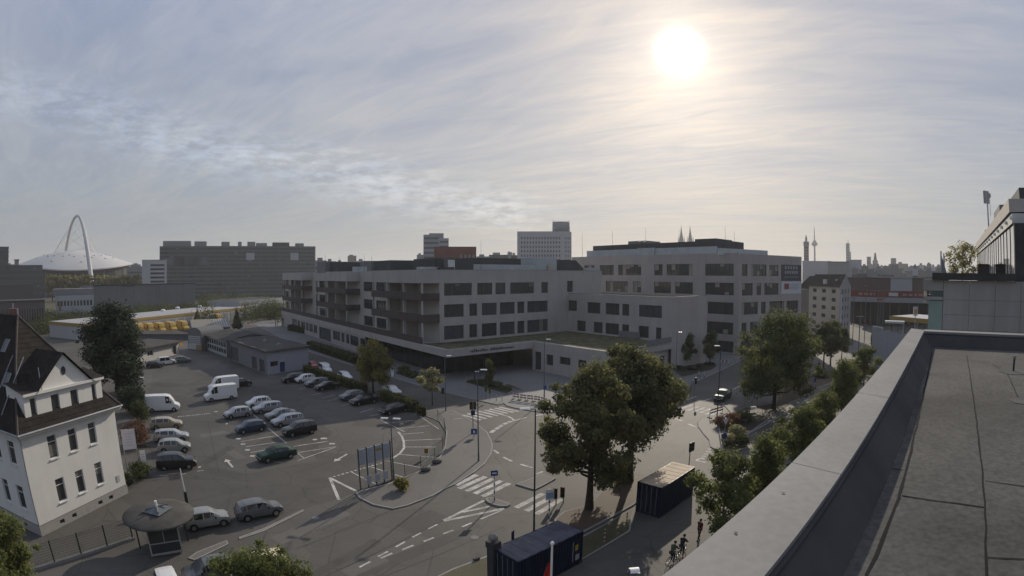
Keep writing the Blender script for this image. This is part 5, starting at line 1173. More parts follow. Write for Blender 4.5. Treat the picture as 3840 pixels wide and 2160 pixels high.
    for s in (0, 1):
        a, b = (3, 4) if s == 0 else (K - 4, K - 5)
        lim = gi[:-1] if kind not in ('van',) else [i for i in gi[:-1] if st[i][0] > .3]
        for i in lim:
            panel('side_window', [ring[i][a], ring[i + 1][a], ring[i + 1][b], ring[i][b]], .07, CARGLASS)
    if i1 + 1 < len(st): panel('windscreen', [ring[i1 + 1][4], ring[i1 + 1][K - 5], ring[i1][K - 5], ring[i1][4]] if kind != 'van' else [ring[i1 + 1][4], ring[i1 + 1][K - 5], ring[i1 - 1][K - 5], ring[i1 - 1][4]], .09, CARGLASS)
    if i0 > 0: panel('rear_window', [ring[i0 - 1][4], ring[i0 - 1][K - 5], ring[i0][K - 5], ring[i0][4]], .10, CARGLASS)
    elif kind in ('van', 'boxvan'): pass
    for wxx in wx:
        for sy in (-1, 1):
            wo = bpy.data.objects.new('wheel', TYRE); COL.objects.link(wo); wo.parent = t; wo.location = (wxx, sy * (W - .11), .32 if kind != 'van' else .34)
            ro = link('rim', RIMM, wo)
            # arch
    for wxx in wx:
        for sy in (-1, 1):
            n = 10; pr = None; am = MB()
            for i in range(n + 1):
                a = math.pi * i / n; p = [(wxx + r_ * math.cos(a), sy * (W + .006), .32 + r_ * math.sin(a)) for r_ in (.31, .39)]
                if pr: am.poly([pr[0], p[0], p[1], pr[1]][::(1 if sy > 0 else -1)])
                pr = p
            link('wheel_arch', am.mesh(kind + '_arch', [TRIM]), t)
    for xx, z_ in ((st[-1][0] + .037, .52), (st[0][0] - .037, .56)): link('number_plate', MB().box(xx - .004, -.26, z_, xx + .004, .26, z_ + .11).mesh('number_plate', [mat('plate white', (.5, .5, .48), var=0)]), t)
    x1 = st[-1][0]; x0 = st[0][0]; zl = st[-1][1]; zr_ = st[0][1]
    for sy in (-1, 1):
        link('headlight', MB().box(x1 - .16, sy * .56 - .16, zl - .14, x1 + .012, sy * .56 + .16, zl - .01).mesh('headlight', [HEADL]), t)
        link('tail_light', MB().box(x0 - .012, sy * .62 - .11, zr_ - .02, x0 + .1, sy * .62 + .11, zr_ + .16).mesh('tail_light', [TAIL]), t)
        link('mirror', MB().box((.62 if kind != 'van' else 1.35), sy * (W + .02), (.98 if kind != 'van' else 1.42), (.76 if kind != 'van' else 1.5), sy * (W + .18), (1.10 if kind != 'van' else 1.72)).mesh('mirror', [TRIM]), t)
    link('bumper', MB().box(x1 - .10, -.62, .30, x1 + .035, .62, .48).mesh('bumper', [TRIM]), t); link('bumper', MB().box(x0 - .035, -.66, .34, x0 + .1, .66, .50).mesh('bumper', [TRIM]), t)
    return t
PROTO = {}; SPARE = []
def hide_tree(o):
    # a pattern object is kept out of the scene: only its copies stand there
    SPARE.append(o)
    if o.name in COL.objects: COL.objects.unlink(o)
    for ch in o.children: hide_tree(ch)
def car(kind, colour, c, x, y, heading, label, group=None, z=0.0, sc=1.0, name='parked_car', cat='car'):
    if kind not in PROTO:
        PROTO[kind] = [make_vehicle(kind), False]; hide_tree(PROTO[kind][0])
    pr = PROTO[kind]; p = at(c, x, y, 0) if c else Vector((x, y, 0)); rot = math.atan2(heading[1], heading[0])
    sw = {PNT['silver']: PNT[colour]}
    o = clone(pr[0], (p.x, p.y, z), rot, label, group, sc, sw); o.name = name; tag(o, label, cat, group); o.empty_display_size = .3
    return o
LOTD = (.664, .748); LOTM = (-.664, -.748)
G1 = 'cars in the double row of bays'
for kind, col, x, y, hd, lab in [
    ('hatch', 'white', 1680, 300, LOTM, 'white hatchback at the far end of the double row'), ('estate', 'silver', 1800, 372, LOTM, 'silver estate second from the far end of the double row'), ('sedan', 'lightgrey', 1975, 462, LOTM, 'grey saloon in the middle of the double row'),
    ('estate', 'silver', 2070, 545, LOTM, 'silver estate behind the dark car of the double row'), ('suv', 'black', 2230, 670, LOTM, 'black car at the near end of the back row of bays'),
    ('hatch', 'silver', 1400, 445, LOTM, 'silver hatchback alone in the front row of bays'), ('hatch', 'blue', 1575, 640, LOTM, 'dark blue hatchback in the front row of bays'), ('sedan', 'green', 1925, 1005, LOTM, 'dark green saloon nearest the road in the bays')]:
    car(kind, col, 'p2', x, y, hd, lab, G1)
car('van', 'white', 'p2', 1170, 210, LOTM, 'big white delivery van in the middle of the car park', name='delivery_van', cat='van')
car('van', 'white', 'p1', 1210, 800, LOTM, 'white van roof showing behind the big white delivery van', name='delivery_van', cat='van')
car('van', 'white', 'p2', 400, 360, (.85, .53), 'white panel van beside the dark shrubs at the lot edge', name='delivery_van', cat='van')
for kind, col, x, y, lab in [('estate', 'beige', 450, 590, 'beige estate car next to the white panel van'), ('estate', 'silver', 520, 760, 'silver estate car second from the white panel van'), ('hatch', 'lightgrey', 560, 900, 'pale grey hatchback third from the white panel van'), ('suv', 'black', 590, 1120, 'black car nearest the white signboard')]:
    car(kind, col, 'p2', x, y, (.85, .53), lab, 'cars along the shrubs')
HG = (.62, .785)
for kind, col, x, y, lab in [('suv', 'black', 370, 945, 'dark car half hidden beside the blue door annex'), ('hatch', 'white', 490, 945, 'small white car beside the dark car at the hedge row end'), ('estate', 'grey', 610, 985, 'dark grey car with glinting roof in the hedge row'), ('sedan', 'black', 715, 1020, 'black saloon in the middle of the hedge row'), ('hatch', 'grey', 965, 1120, 'grey hatchback behind the black estate at the hedge'), ('estate', 'black', 1085, 1165, 'black estate with bright bonnet at the hedge'), ('sedan', 'black', 1390, 1255, 'dark car at the hedge end by the pavement')]:
    car(kind, col, 'C', x, y, (-LOTD[0], -LOTD[1]), lab, 'cars parked against the hedge')
LS = (Vv[0], Vv[1])
for kind, col, x, y, lab in [('hatch', 'red', 575, 808, 'red and white car farthest along the left street'), ('boxvan', 'white', 700, 850, 'white box van parked on the left street'), ('estate', 'white', 895, 920, 'white estate car parked on the left street'), ('sedan', 'white', 1370, 1066, 'white car parked on the left street near the yellowing tree')]:
    car(kind, col, 'C', x, y, (-LS[0], -LS[1]), lab, 'cars parked along the left street')
car('suv', 'green', 'E', 2118, 1125, (-.66, -.75), 'dark green car waiting before the right hand zebra crossing', name='moving_car')
car('hatch', 'grey', 'p1', 665, 425, (.8, .6), 'grey car beside the white workshop annex')
car('boxvan', 'white', 'p1', 455, 455, (.5, .86), 'small white van against the workshop annex', cat='van')
car('hatch', 'black', 'p1', 290, 495, (.8, .6), 'dark car almost hidden by the conifer'); car('hatch', 'black', 'p1', 1450, 745, (.6, .8), 'dark car behind the big white delivery van')
car('hatch', 'red', 'f', 1200, 1192, (.95, .2), 'red car far off by the petrol station', name='moving_car'); car('hatch', 'white', 'f', 1150, 1088, (.95, .2), 'white car under the store overhang far off')
p = at('B', 1800, 1425, 1.4); car('hatch', 'white', None, p.x - .3, p.y - .9, (.72, -.69), 'white car cut off by the bottom edge', name='moving_car')
p = at('p3', 1900, 900, 1.5); car('estate', 'cream', None, p.x - .2, p.y - 1.4, (-.72, -.69), 'cream taxi half hidden under the green tree crown', name='taxi')
p = at('p3', 1240, 1030, 1.2); car('hatch', 'grey', None, p.x, p.y - 1.0, (-.72, -.69), 'grey car half hidden left of the cream taxi')
for i, (x, y, lab) in enumerate([(1400, 410, 'first yellow van from the conifer'), (1500, 404, 'second yellow van from the conifer'), (1610, 398, 'third yellow van from the conifer'), (1720, 388, 'fourth yellow van from the conifer'), (1840, 378, 'fifth yellow van, next to the small pyramid tree'), (2180, 302, 'yellow van alone between the two pyramid trees'), (2310, 255, 'farthest yellow van near the depot end')]):
    q = at('A', x, y, 2.0); car('van', 'yellow', None, q.x, q.y, (.88, -.47), lab, 'yellow vans outside the depot', sc=(1.3, 1.3, 1.5), name='delivery_van', cat='van')
# two cars standing nose to tail at the car park entry
a = at('p3', 985, 705); b = at('p3', 2040, 505); d = unit(a, b); L = math.hypot(b.x - a.x, b.y - a.y)
q = pt(V2(a), d, 1.2, .95); car('hatch', 'lightgrey', None, q[0], q[1], d, 'grey hatchback at the car park entry, nearer the kiosk'); q = pt(V2(a), d, 5.9, .95); car('hatch', 'grey', None, q[0], q[1], d, 'dark grey hatchback at the car park entry, front one of two')
# containers
NAVY = mat('navy container paint', (.010, .016, .034), rough=.5, var=.25, scale=.8); NAVYT = mat('faded container roof', (.085, .088, .11), rough=.45, var=.25, scale=.9, fine=.1); TANT = mat('sandy container roof', (.42, .34, .25), rough=.7, var=.14, scale=.8)
def container(name, label, P, d, L, W, H, top, parts=True):
    t = thing(name, label, 'container', (P[0], P[1], 0), math.atan2(d[1], d[0]))
    n = int(L / .28); s = L / n
    for y, o in ((0, -1), (W, 1)):       # corrugated sides
        pr = None; m = MB()
        for i in range(n * 4 + 1):
            x = .12 + (L - .24) * i / (n * 4); dd = (0, 0, .036, .036)[i % 4] * -o; cur = (x, y + dd - o * .01)
            if pr: m.poly([(pr[0], pr[1], .16), (cur[0], cur[1], .16), (cur[0], cur[1], H - .12), (pr[0], pr[1], H - .12)][::(1 if o < 0 else -1)])
            pr = cur
        m.build('corrugated_side', NAVY, t)
    f = MB()
    for x in (0, L - .14):
        for y in (0, W - .14): f.box(x, y, .0, x + .14, y + .14, H - .003)
    for y in (0, W - .10): f.box(.14, y, .02, L - .14, y + .10, .18); f.box(.14, y, H - .13, L - .14, y + .10, H - .006)
    for x in (0, L - .10): f.box(x, .14, .02, x + .1, W - .14, .18); f.box(x, .14, H - .13, x + .1, W - .14, H - .006)
    f.build('frame', NAVY, t)
    r_ = MB(); k = int(L / .42)
    for i in range(k):
        x0 = .06 + (L - .12) * i / k; x1 = x0 + (L - .12) / k; zz = H - .012 + (.014 if i % 2 else 0.0); r_.box(x0 + .002, .05, H - .05, x1 - .002, W - .05, zz)
    r_.build('roof', top, t)
    for x, o in ((.07, -1), (L - .07, 1)):
        m = MB(); m.box(min(x, x + o * .03), .14, .16, max(x, x + o * .03), W - .14, H - .12); m.build('door_end' if o < 0 else 'closed_end', NAVY, t)
    for y in (W * .2, W * .4, W * .6, W * .8): MB().tube((.02, y, .1), (.02, y, H - .1), .022, n=6).build('lock_bar', METAL, t)
    return t
a = at('F', 60, 1310, 2.6); b = at('F', 670, 1020, 2.6); d = unit(a, b); b2_ = at('F', 400, 915, 2.6); W_ = abs((b2_.x - b.x) * -d[1] + (b2_.y - b.y) * d[0])
co = container('shipping_container', 'navy blue container with grey roof at the bottom edge', V2(a), d, 6.06, 2.44, 2.59, NAVYT)
sg = MB(); sg.obox((0, 0), (1, 0), 5.0, 5.06, -.03, -.016, .5, 2.1); sg.obox((0, 0), (1, 0), 5.3, 5.7, -.03, -.016, .5, .95); sg.build('stencil_marking', mat('stencil grey', (.28, .30, .34), var=.1), co)
MB().obox((0, 0), (1, 0), 5.25, 5.55, -.03, -.016, 1.3, 1.75).build('stencil_marking', mat('stencil ochre', (.35, .26, .05), var=.1), co)
a = at('F', 1290, 490, 2.8); b = at('F', 1640, 290, 2.8); d = unit(a, b); P0 = pt(V2(at('F', 1510, 565, 2.8)), d, 0)
container('site_container', 'navy site container with sandy roof standing beside the trees', P0, d, 6.06, 2.40, 2.8, TANT)
# ------------------------------------------------------------------ street furniture
LAMPPOLE = mat('lamp pole grey', (.11, .115, .12), rough=.5, var=.1)
def lamp(label, base, head, c1, x1, y1, arm=1.0, twin=False, dark=False, name='street_lamp', hd=(0.7, .2, .09)):
    """base plan point; head pixel gives the height; arm points to the left or right"""
    H = top_of(c1, x1, y1, base); t = thing(name, label, 'street lamp', (base[0], base[1], base[2] if len(base) > 2 else 0), 0, 'street lamps')
    m = MB(); m.tube((0, 0, 0), (0, 0, 1.1), .10, .09, 10); m.tube((0, 0, 1.1), (0, 0, H - .05), .075, .045, 8); m.build('pole', DARKSTEEL if dark else LAMPPOLE, t)
    for s in ((1, -1) if twin else (1,)):
        a = arm * s
        MB().tube((0, 0, H - .06), (a * .35, 0, H), .035, n=6).build('arm', LAMPPOLE, t)
        L_, w_, h_ = hd; hb = MB()
        x0, x1_ = (a * .25, a * .25 + math.copysign(L_, a)); xa, xb = min(x0, x1_), max(x0, x1_)
        n = 8
        for k in range(n):    # domed lid
            y0, y1_ = -w_ + 2 * w_ * k / n, -w_ + 2 * w_ * (k + 1) / n; z0, z1_ = h_ * math.cos(y0 / w_ * 1.45) + H - .02, h_ * math.cos(y1_ / w_ * 1.45) + H - .02
            hb.poly([(xa, y0, z0), (xb, y0, z0), (xb, y1_, z1_), (xa, y1_, z1_)])
        hb.poly([(xa, -w_, H - .03), (xa, w_, H - .03), (xb, w_, H - .03), (xb, -w_, H - .03)])
        hb.build('lamp_head', PLASTIC_W, t, True)
    return t
lp = lambda c, x, y, z=0.0: tuple(at(c, x, y, z))
lamp('tall street lamp on the pavement corner in front of the plaza zebra crossing', lp('D', 2240, 300), None, 'C', 2260, 822, 1.2)
lamp('street lamp in front of the podium corner', lp('C', 1910, 1242), None, 'C', 1925, 680, 1.0)
lamp('street lamp beside the yellowing tree', lp('C', 1278, 912), None, 'C', 1270, 668, 1.0, twin=True)
lamp('street lamp with glinting head before the podium wing', lp('h', 1418, 1102), None, 'h', 1405, 362, 1.0)
lamp('street lamp at the junction bed beside the right hand street', lp('r2', 955, 440), None, 'r1', 1000, 535, -1.0, dark=True)
lamp('street lamp at the corner of the side wing', (30.6, 94.0, .1), None, 'E', 1588, 450, 1.0)
lamp('tall dark street lamp behind the navy container', (1.62, 35.6, 0), None, 'w1', 1960, 852, -1.5, dark=True)
lamp('street lamp beside the white vans at the lot edge', lp('p1', 112, 1015), None, 'p1', 75, 622, 1.4)
lamp('thin pale twin headed lamp beside the notice boards', lp('D', 1388, 482), None, 'C', 1345, 1312, 1.0, twin=True)
lamp('low lamp with white dome head beside the junction bed', lp('r2', 1512, 312), None, 'r2', 1515, 225, .2, hd=(1.0, .45, .2))
lamp('street lamp on the far part of the left street', lp('C', 1300, 640), None, 'c', 1285, 958, -1.0)
lamp('dark lamp post in the plaza bed', lp('w1', 512, 235), None, 'h', 578, 752, .6, dark=True)
b = at('q1', 1650, 858, 4.6); lamp('lamp head just showing in front of the roof edge', (b.x, b.y, 0), None, 'q1', 1650, 858, .3, hd=(.5, .3, .14))
# flag pole
b = at('q1', 832, 575, 9.0); t = thing('flagpole', 'white flagpole with red flag in front of the navy container', 'flagpole', (b.x, b.y, 0))
MB().tube((0, 0, 0), (0, 0, 9.0), .07, .045, 10).build('pole', PLASTIC_W, t); MB().lathe((0, 0, 8.95), [(.03, 0), (.08, .05), (.09, .11), (.05, .17), (.01, .19)], 12).build('finial', PLASTIC_W, t, True)
m = MB(); n = 10; rows_ = 8; g = []
for j in range(rows_ + 1):
    zz = 8.15 - j * .34; wdt = .10 + .42 * min(1, j / 5); g.append([(-.06 - wdt * i / n, .06 * math.sin(i * 1.9 + j * .3) * (i / n), zz - .12 * i / n) for i in range(n + 1)])
for j in range(rows_):
    for i in range(n): m.poly([g[j][i], g[j][i + 1], g[j + 1][i + 1], g[j + 1][i]])
m.build('flag', mat('red flag cloth', (.42, .035, .03), rough=.8, var=.15), t, True)
# dark utility pillar beside the container
b = at('q1', 200, 552, 3.0); t = thing('utility_pillar', 'dark square pillar with round vent cap left of the navy container', 'pillar', (b.x, b.y, 0), .75)
MB().box(-.3, -.3, 0, .3, .3, 2.6).build('shaft', mat('pillar grey', (.05, .052, .055), var=.15), t); MB().box(-.36, -.36, 2.6, .36, .36, 3.05).build('head', mat('pillar grey', (.05, .052, .055)), t)
MB().lathe((0, 0, 3.05), [(.10, 0), (.10, .16), (.30, .20), (.34, .30), (.30, .44), (.12, .56), (.02, .58)], 20).build('vent_cap', mat('stone cap', (.20, .195, .18), var=.1), t, True)
b = at('q1', 20, 750); t = thing('ground_lamp', 'small dark flat lamp lying at the grass edge', 'lamp', (b.x, b.y, .08), .7); MB().box(-.25, -.1, 0, .25, .1, .14).build('housing', DARKSTEEL, t); MB().box(-.2, -.105, .03, .2, -.1, .11).build('lens', GLASS2, t)
# traffic lights
def signal(label, c, x, y, ct, xt, yt, n=1, rot=0.0, board=False):
    b = at(c, x, y); H = top_of(ct, xt, yt, b); t = thing('traffic_light', label, 'traffic light', (b.x, b.y, 0), rot)
    MB().tube((0, 0, 0), (0, 0, H - .05), .055, n=8).build('post', STEEL, t)
    for k in range(n):
        s = (-.24, .24)[k] if n == 2 else 0
        m = MB(); m.box(s - .17, -.26, H - 1.0, s + .17, -.06, H); m.build('signal_head', TRIM, t)
        for i, col in enumerate(((.10, .01, .01), (.10, .07, .01), (.01, .07, .02))):
            MB().tube((s, -.26, H - .18 - .31 * i), (s, -.32, H - .18 - .31 * i), .105, n=12).build('lens', mat('signal lens %d' % i, col, rough=.2, var=0), t)
    if board: MB().box(-.26, -.20, H - 1.75, .26, -.16, H - 1.1).build('sign_plate', mat('dark blue sign', (.02, .035, .10), var=0), t)
    return t
signal('pair of traffic lights before the plaza zebra crossing', 'w1', 478, 1450, 'w1', 475, 680, 2, .2, True)
signal('traffic light at the mouth of the right street', 'E', 1832, 1140, 'E', 1832, 900, 1, .7); signal('traffic light by the large broad tree', 'E', 2338, 1185, 'E', 2340, 1020, 1, -.6)
signal('dark signal post with top arms behind the sandy roofed container', 'r2', 475, 1230, 'r2', 485, 815, 2, .7)
signal('left dark traffic light by the near zebra crossing', 'F', 442, 735, 'F', 440, 560, 1, -.7); signal('right dark traffic light by the near zebra crossing', 'F', 515, 715, 'F', 515, 548, 1, -.7)
# signs
SB = mat('sign blue', (.02, .06, .22), rough=.4, var=0); SW = mat('sign white', (.62, .62, .62), rough=.4, var=0); SR = mat('sign red', (.35, .02, .02), rough=.4, var=0)
def post(t, H, stripes=0, r=.04):
    MB().tube((0, 0, 0), (0, 0, H), r, n=8).build('post', METAL, t)
    for k in range(stripes): MB().tube((0, 0, .12 + k * .36), (0, 0, .12 + k * .36 + .18), r + .025, n=10).build('post_band', SB if k % 2 == 0 else SW, t)
def plate(t, shape, z, w, h, mt, rot=0.0, rim=None, y=-.06):
    if shape == 'rect': MB().box(-w / 2, y - .02, z - h / 2, w / 2, y, z + h / 2).build('sign_plate', mt, t)
    else:
        n = 20; pts = [(w / 2 * math.cos(2 * math.pi * i / n), z + w / 2 * math.sin(2 * math.pi * i / n)) for i in range(n)] if shape == 'round' else [(-w / 2, z + h / 2), (w / 2, z + h / 2), (0, z - h / 2)]
        for (mt_, sc, yy) in ((rim or mt, 1.0, y), (mt, .74, y - .02)):
            cz = sum(p[1] for p in pts) / len(pts); m = MB(); m.poly([(p[0] * sc, yy - .012, cz + (p[1] - cz) * sc) for p in pts]); m.poly([(p[0] * sc, yy, cz + (p[1] - cz) * sc) for p in pts][::-1]); m.build('sign_plate', mt_, t)
def sign(label, c, x, y, ct, xt, yt, rot=0.0, stripes=0):
    b = at(c, x, y); H = top_of(ct, xt, yt, b); t = thing('road_sign', label, 'road sign', (b.x, b.y, .1), rot); post(t, H - .1, stripes); return t, H - .1
t, H = sign('small blue sign on a blue and white banded post on the traffic island', 'D', 2400, 705, 'D', 2392, 385, .2, 6); plate(t, 'rect', H - .25, .62, .5, SB); MB().box(-.2, -.095, H - .32, .2, -.085, H - .18).build('sign_symbol', SW, t)
t, H = sign('white and blue sign on a banded post beside the near zebra crossing', 'F', 372, 890, 'F', 380, 572, .3, 5); plate(t, 'rect', H - .5, .72, .95, SW); plate(t, 'rect', H - .55, .6, .5, mat('sign pale blue', (.25, .32, .42), var=.1), y=-.085)
t, H = sign('dark blue sign facing away by the container roof', 'q1', 400, 600, 'q1', 402, 435, 1.2); plate(t, 'rect', H - .4, .55, .8, mat('sign dark', (.03, .04, .09), var=.1))
t, H = sign('give way sign above a round blue sign at the junction bed', 'r2', 1060, 985, 'r2', 1120, 405, .1); plate(t, 'tri', H - .45, .95, .85, SW, rim=mat('sign grey back', (.3, .3, .31), var=0)); plate(t, 'round', H - 2.1, .75, .75, SB)
t, H = sign('small blue sign under the street trees', 'g', 1325, 880, 'g', 1325, 700, .2); plate(t, 'rect', H - .35, .6, .7, SB)
t, H = sign('blue sign on the pavement seen below the tall corner lamp', 'D', 2195, 60, 'w1', 495, 1330, .1); plate(t, 'rect', H - .4, .75, .72, SB); MB().box(-.12, -.095, H - .6, .12, -.085, H - .25).build('sign_symbol', SW, t)
t, H = sign('narrow sign post by the glass front lamp', 'h', 1425, 1105, 'h', 1430, 920, .1); plate(t, 'rect', H - .3, .5, .6, SB)
# notice boards
pA = at('D', 1055, 592); pB = at('D', 1370, 492); d = unit(pA, pB); L = math.hypot(pB.x - pA.x, pB.y - pA.y); Hn = top_of('D', 1035, 182, pA)
t = thing('notice_board', 'row of four pale notice panels on five posts at the car park corner', 'notice board', (pA.x, pA.y, 0), math.atan2(d[1], d[0]))
PAN = mat('notice panel', (.36, .38, .42), rough=.5, var=.08)
for k in range(5): MB().box(L * k / 4 - .05, -.05, 0, L * k / 4 + .05, .05, Hn + .1).build('post', mat('bronze post', (.10, .095, .085), var=.1), t)
for k in range(4):
    MB().box(L * k / 4 + .08, -.03, Hn * .62, L * (k + 1) / 4 - .08, .03, Hn).build('panel', PAN, t)
    for j in range(6):
        if random.random() < .85: MB().box(L * k / 4 + .15, -.042, Hn * .65 + j * Hn * .055, L * (k + 1) / 4 - .15 - random.uniform(0, .25), -.034, Hn * .65 + j * Hn * .055 + .05).build('text_line', mat('notice text', (.22, .24, .28), var=0), t)
MB().box(L * 2 / 4 + .12, -.05, Hn * .86, L * 3 / 4 - .12, -.043, Hn * .92).build('yellow_label', mat('notice yellow', (.30, .22, .08), var=0), t)
for k in (0.6, 1.7, 2.7): MB().box(L * k / 4 + .1, -.12, Hn * .12, L * (k + .7) / 4, -.08, Hn * .32).build('low_panel', PAN, t)
MB().box(-.3, -.14, 0, L + .3, .14, .12).build('base_beam', DARKSTEEL, t)
# fence round the bend of the car park
fp = A('D', [(1000, 606), (1310, 526), (1500, 450), (1660, 378), (1800, 290), (1880, 170), (1908, 60)]) + A('C', [(1895, 1420), (1830, 1330), (1700, 1275)])
t = thing('wire_fence', 'low wire fence with thin posts along the bend of the car park', 'fence', (fp[2][0], fp[2][1], 0), world=True)
FG = mat('fence green', (.03, .045, .04), var=.1)
for i, p in enumerate(fp):
    if i < 2: continue
    MB().tube((p[0], p[1], 0), (p[0], p[1], 1.5), .035, n=6).build('post', FG, t)
for i in range(2, len(fp) - 1):
    m = MB()
    for z in (.15, .5, .85, 1.2, 1.45): m.tube((fp[i][0], fp[i][1], z), (fp[i + 1][0], fp[i + 1][1], z), .010, n=4)
    n = 10
    for k in range(1, n): q = [fp[i][j] + (fp[i + 1][j] - fp[i][j]) * k / n for j in (0, 1)]; m.tube((q[0], q[1], .1), (q[0], q[1], 1.45), .006, n=4)
    m.build('wire_panel', FG, t)
for c, x, y, lab in (('D', 1822, 318, 'grey boulder on the pavement by the fence bend, upper one'), ('D', 1708, 398, 'grey boulder on the pavement by the fence bend, lower one')):
    b = at(c, x, y); t = thing('boulder', lab, 'stone', (b.x, b.y, .1), .6); m = MB(); rng = random.Random(x); m.lathe((0, 0, 0), [(.36, 0), (.44, .12), (.40, .28), (.22, .40)], 9); m.v = [(a * rng.uniform(.85, 1.15) * 1.3, b_ * rng.uniform(.85, 1.15), z) for a, b_, z in m.v]; m.build('stone', mat('dark boulder', (.08, .078, .074), var=.2), t)
t = thing('bin', 'orange box on a post inside the fence bend', 'bin', lp('D', 1715, 262), .4); MB().tube((0, 0, 0), (0, 0, 1.0), .03, n=6).build('post', METAL, t); MB().box(-.18, -.14, .6, .18, .14, 1.15).build('box', mat('orange plastic', (.20, .12, .03), var=.05), t)
t = thing('litter_bin', 'dark litter bin at the street kerb by the pale tree', 'bin', lp('C', 1880, 1062), .4); MB().lathe((0, 0, 0), [(.22, 0), (.26, .1), (.27, .85), (.2, .95)], 14).build('drum', DARKSTEEL, t, True); MB().tube((0, .3, 0), (0, .3, 1.2), .03, n=6).build('post', METAL, t)
t = thing('info_pillar', 'white information pillar beside the yellowing tree', 'sign', lp('C', 1372, 895), .3); MB().box(-.28, -.10, 0, .28, .10, 2.1).build('slab', SW, t); MB().box(-.2, -.115, 1.2, .2, -.103, 1.9).build('panel', mat('sign grey', (.35, .36, .38)), t)
# kiosk with round roof
kc = (-25.65, 29.3); t = thing('gate_kiosk', 'gate kiosk with wide round grey roof and glazed booth', 'kiosk', (kc[0], kc[1], 0), .75)
KR = mat('kiosk roof felt', (.075, .072, .066), rough=.9, var=.25, scale=.9, fine=.1)
MB().lathe((0, 0, 2.75), [(2.7, 0), (2.84, .03), (2.88, .12), (2.78, .2), (1.4, .36), (.3, .44)], 36).build('roof', KR, t, True)
m = MB()
for i in range(4):
    a0, a1 = math.pi / 2 * i, math.pi / 2 * (i + 1); m.poly([(1.25 * math.cos(a0), 1.25 * math.sin(a0), 3.25), (1.25 * math.cos(a1), 1.25 * math.sin(a1), 3.25), (0, 0, 3.55)])
m.build('roof_light', mat('roof light glass', (.12, .135, .14), rough=.3, var=.05), t)
for a in (0, math.pi / 2): MB().tube((-.95 * math.cos(a), -.95 * math.sin(a), 3.40), (.95 * math.cos(a), .95 * math.sin(a), 3.58), .06, n=6).build('roof_bar', STEEL, t)
MB().tube((0, 0, 3.5), (0, 0, 3.95), .10, n=10).build('vent_pipe', PLASTIC_W, t)
BW = mat('booth white panel', (.34, .34, .34), var=.06)
MB().box(-1.25, -1.25, .1, 1.25, 1.25, .25).build('booth_floor', CONCRETE, t)
for i in range(4):
    p = thing  # four sides, each with a lower panel and a window
    ca, sa = [(1, 0), (0, 1), (-1, 0), (0, -1)][i]
    def q(x, y): return (x * ca - y * sa, x * sa + y * ca)
    m = MB(); 
    def pb(x0, x1, y0, y1, z0, z1, m):
        P = [q(x0, y0), q(x1, y0), q(x1, y1), q(x0, y1)]; m.prism(P, z0, z1)
    m = MB(); pb(-1.2, 1.2, -1.25, -1.18, .25, 1.05, m); m.build('side_panel', mat('booth dark panel', (.05, .05, .055), var=.1), t)
    m = MB(); pb(-1.2, 1.2, -1.27, -1.16, 1.05, 1.13, m); pb(-1.27, -1.15, -1.27, -1.15, .1, 2.75, m); pb(-.03, .03, -1.25, -1.18, 1.13, 2.6, m); pb(-1.2, 1.2, -1.26, -1.17, .2, .3, m); m.build('window_frame', BW, t)
    m = MB(); pb(-1.15, 1.15, -1.22, -1.20, 1.13, 2.6, m); m.build('window', GLASS2, t)
MB().box(-.6, -.4, 1.0, .5, .3, 1.1).build('desk', BW, t); MB().box(-.95, -1.1, 1.15, -.45, -.9, 1.7).build('notice', SW, t)
for sx in (-2.0, 2.0): MB().tube((sx, .6, 0), (sx, .6, 2.8), .06, n=8).build('roof_post', DARKSTEEL, t)
# barrier post and arm
b = at('p3', 860, 300); t = thing('barrier', 'white barrier post with a square sign behind the kiosk', 'barrier', (b.x, b.y, 0), .7)
MB().box(-.14, -.14, 0, .14, .14, 1.05).build('housing', DARKSTEEL, t); MB().tube((0, 0, 1.0), (-.1, 0, 3.3), .06, .04, 8).build('raised_arm', PLASTIC_W, t); MB().box(-1.3, -.02, 2.3, -.2, .02, 2.9).build('sign_plate', mat('old sign', (.22, .19, .17), var=.2), t)
# green fence by the kiosk
f0 = at('B', 160, 1449); f1 = at('B', 1340, 1085); d = unit(f0, f1); L = math.hypot(f1.x - f0.x, f1.y - f0.y); P = pt(V2(f0), d, -6)
t = thing('mesh_fence', 'green mesh fence with posts running to the kiosk', 'fence', (P[0], P[1], 0), math.atan2(d[1], d[0])); L += 6; n = max(3, round(L / 2.4))
DG = mat('fence dark green', (.018, .035, .03), var=.1)
for k in range(n + 1): MB().box(L * k / n - .045, -.045, 0, L * k / n + .045, .045, 1.95).build('post', DG, t)
for k in range(n):
    m = MB(); x0, x1 = L * k / n, L * (k + 1) / n
    for z in [.25 + i * .2 for i in range(9)]: m.tube((x0, 0, z), (x1, 0, z), .008, n=4)
    for i in range(1, 24): xx = x0 + (x1 - x0) * i / 24; m.tube((xx, .006, .2), (xx, .006, 1.88), .006, n=4)
    m.build('mesh_panel', DG, t)
MB().box(-.1, -.12, 0, L + .1, .12, .22).build('plinth', CONCRETE, t)
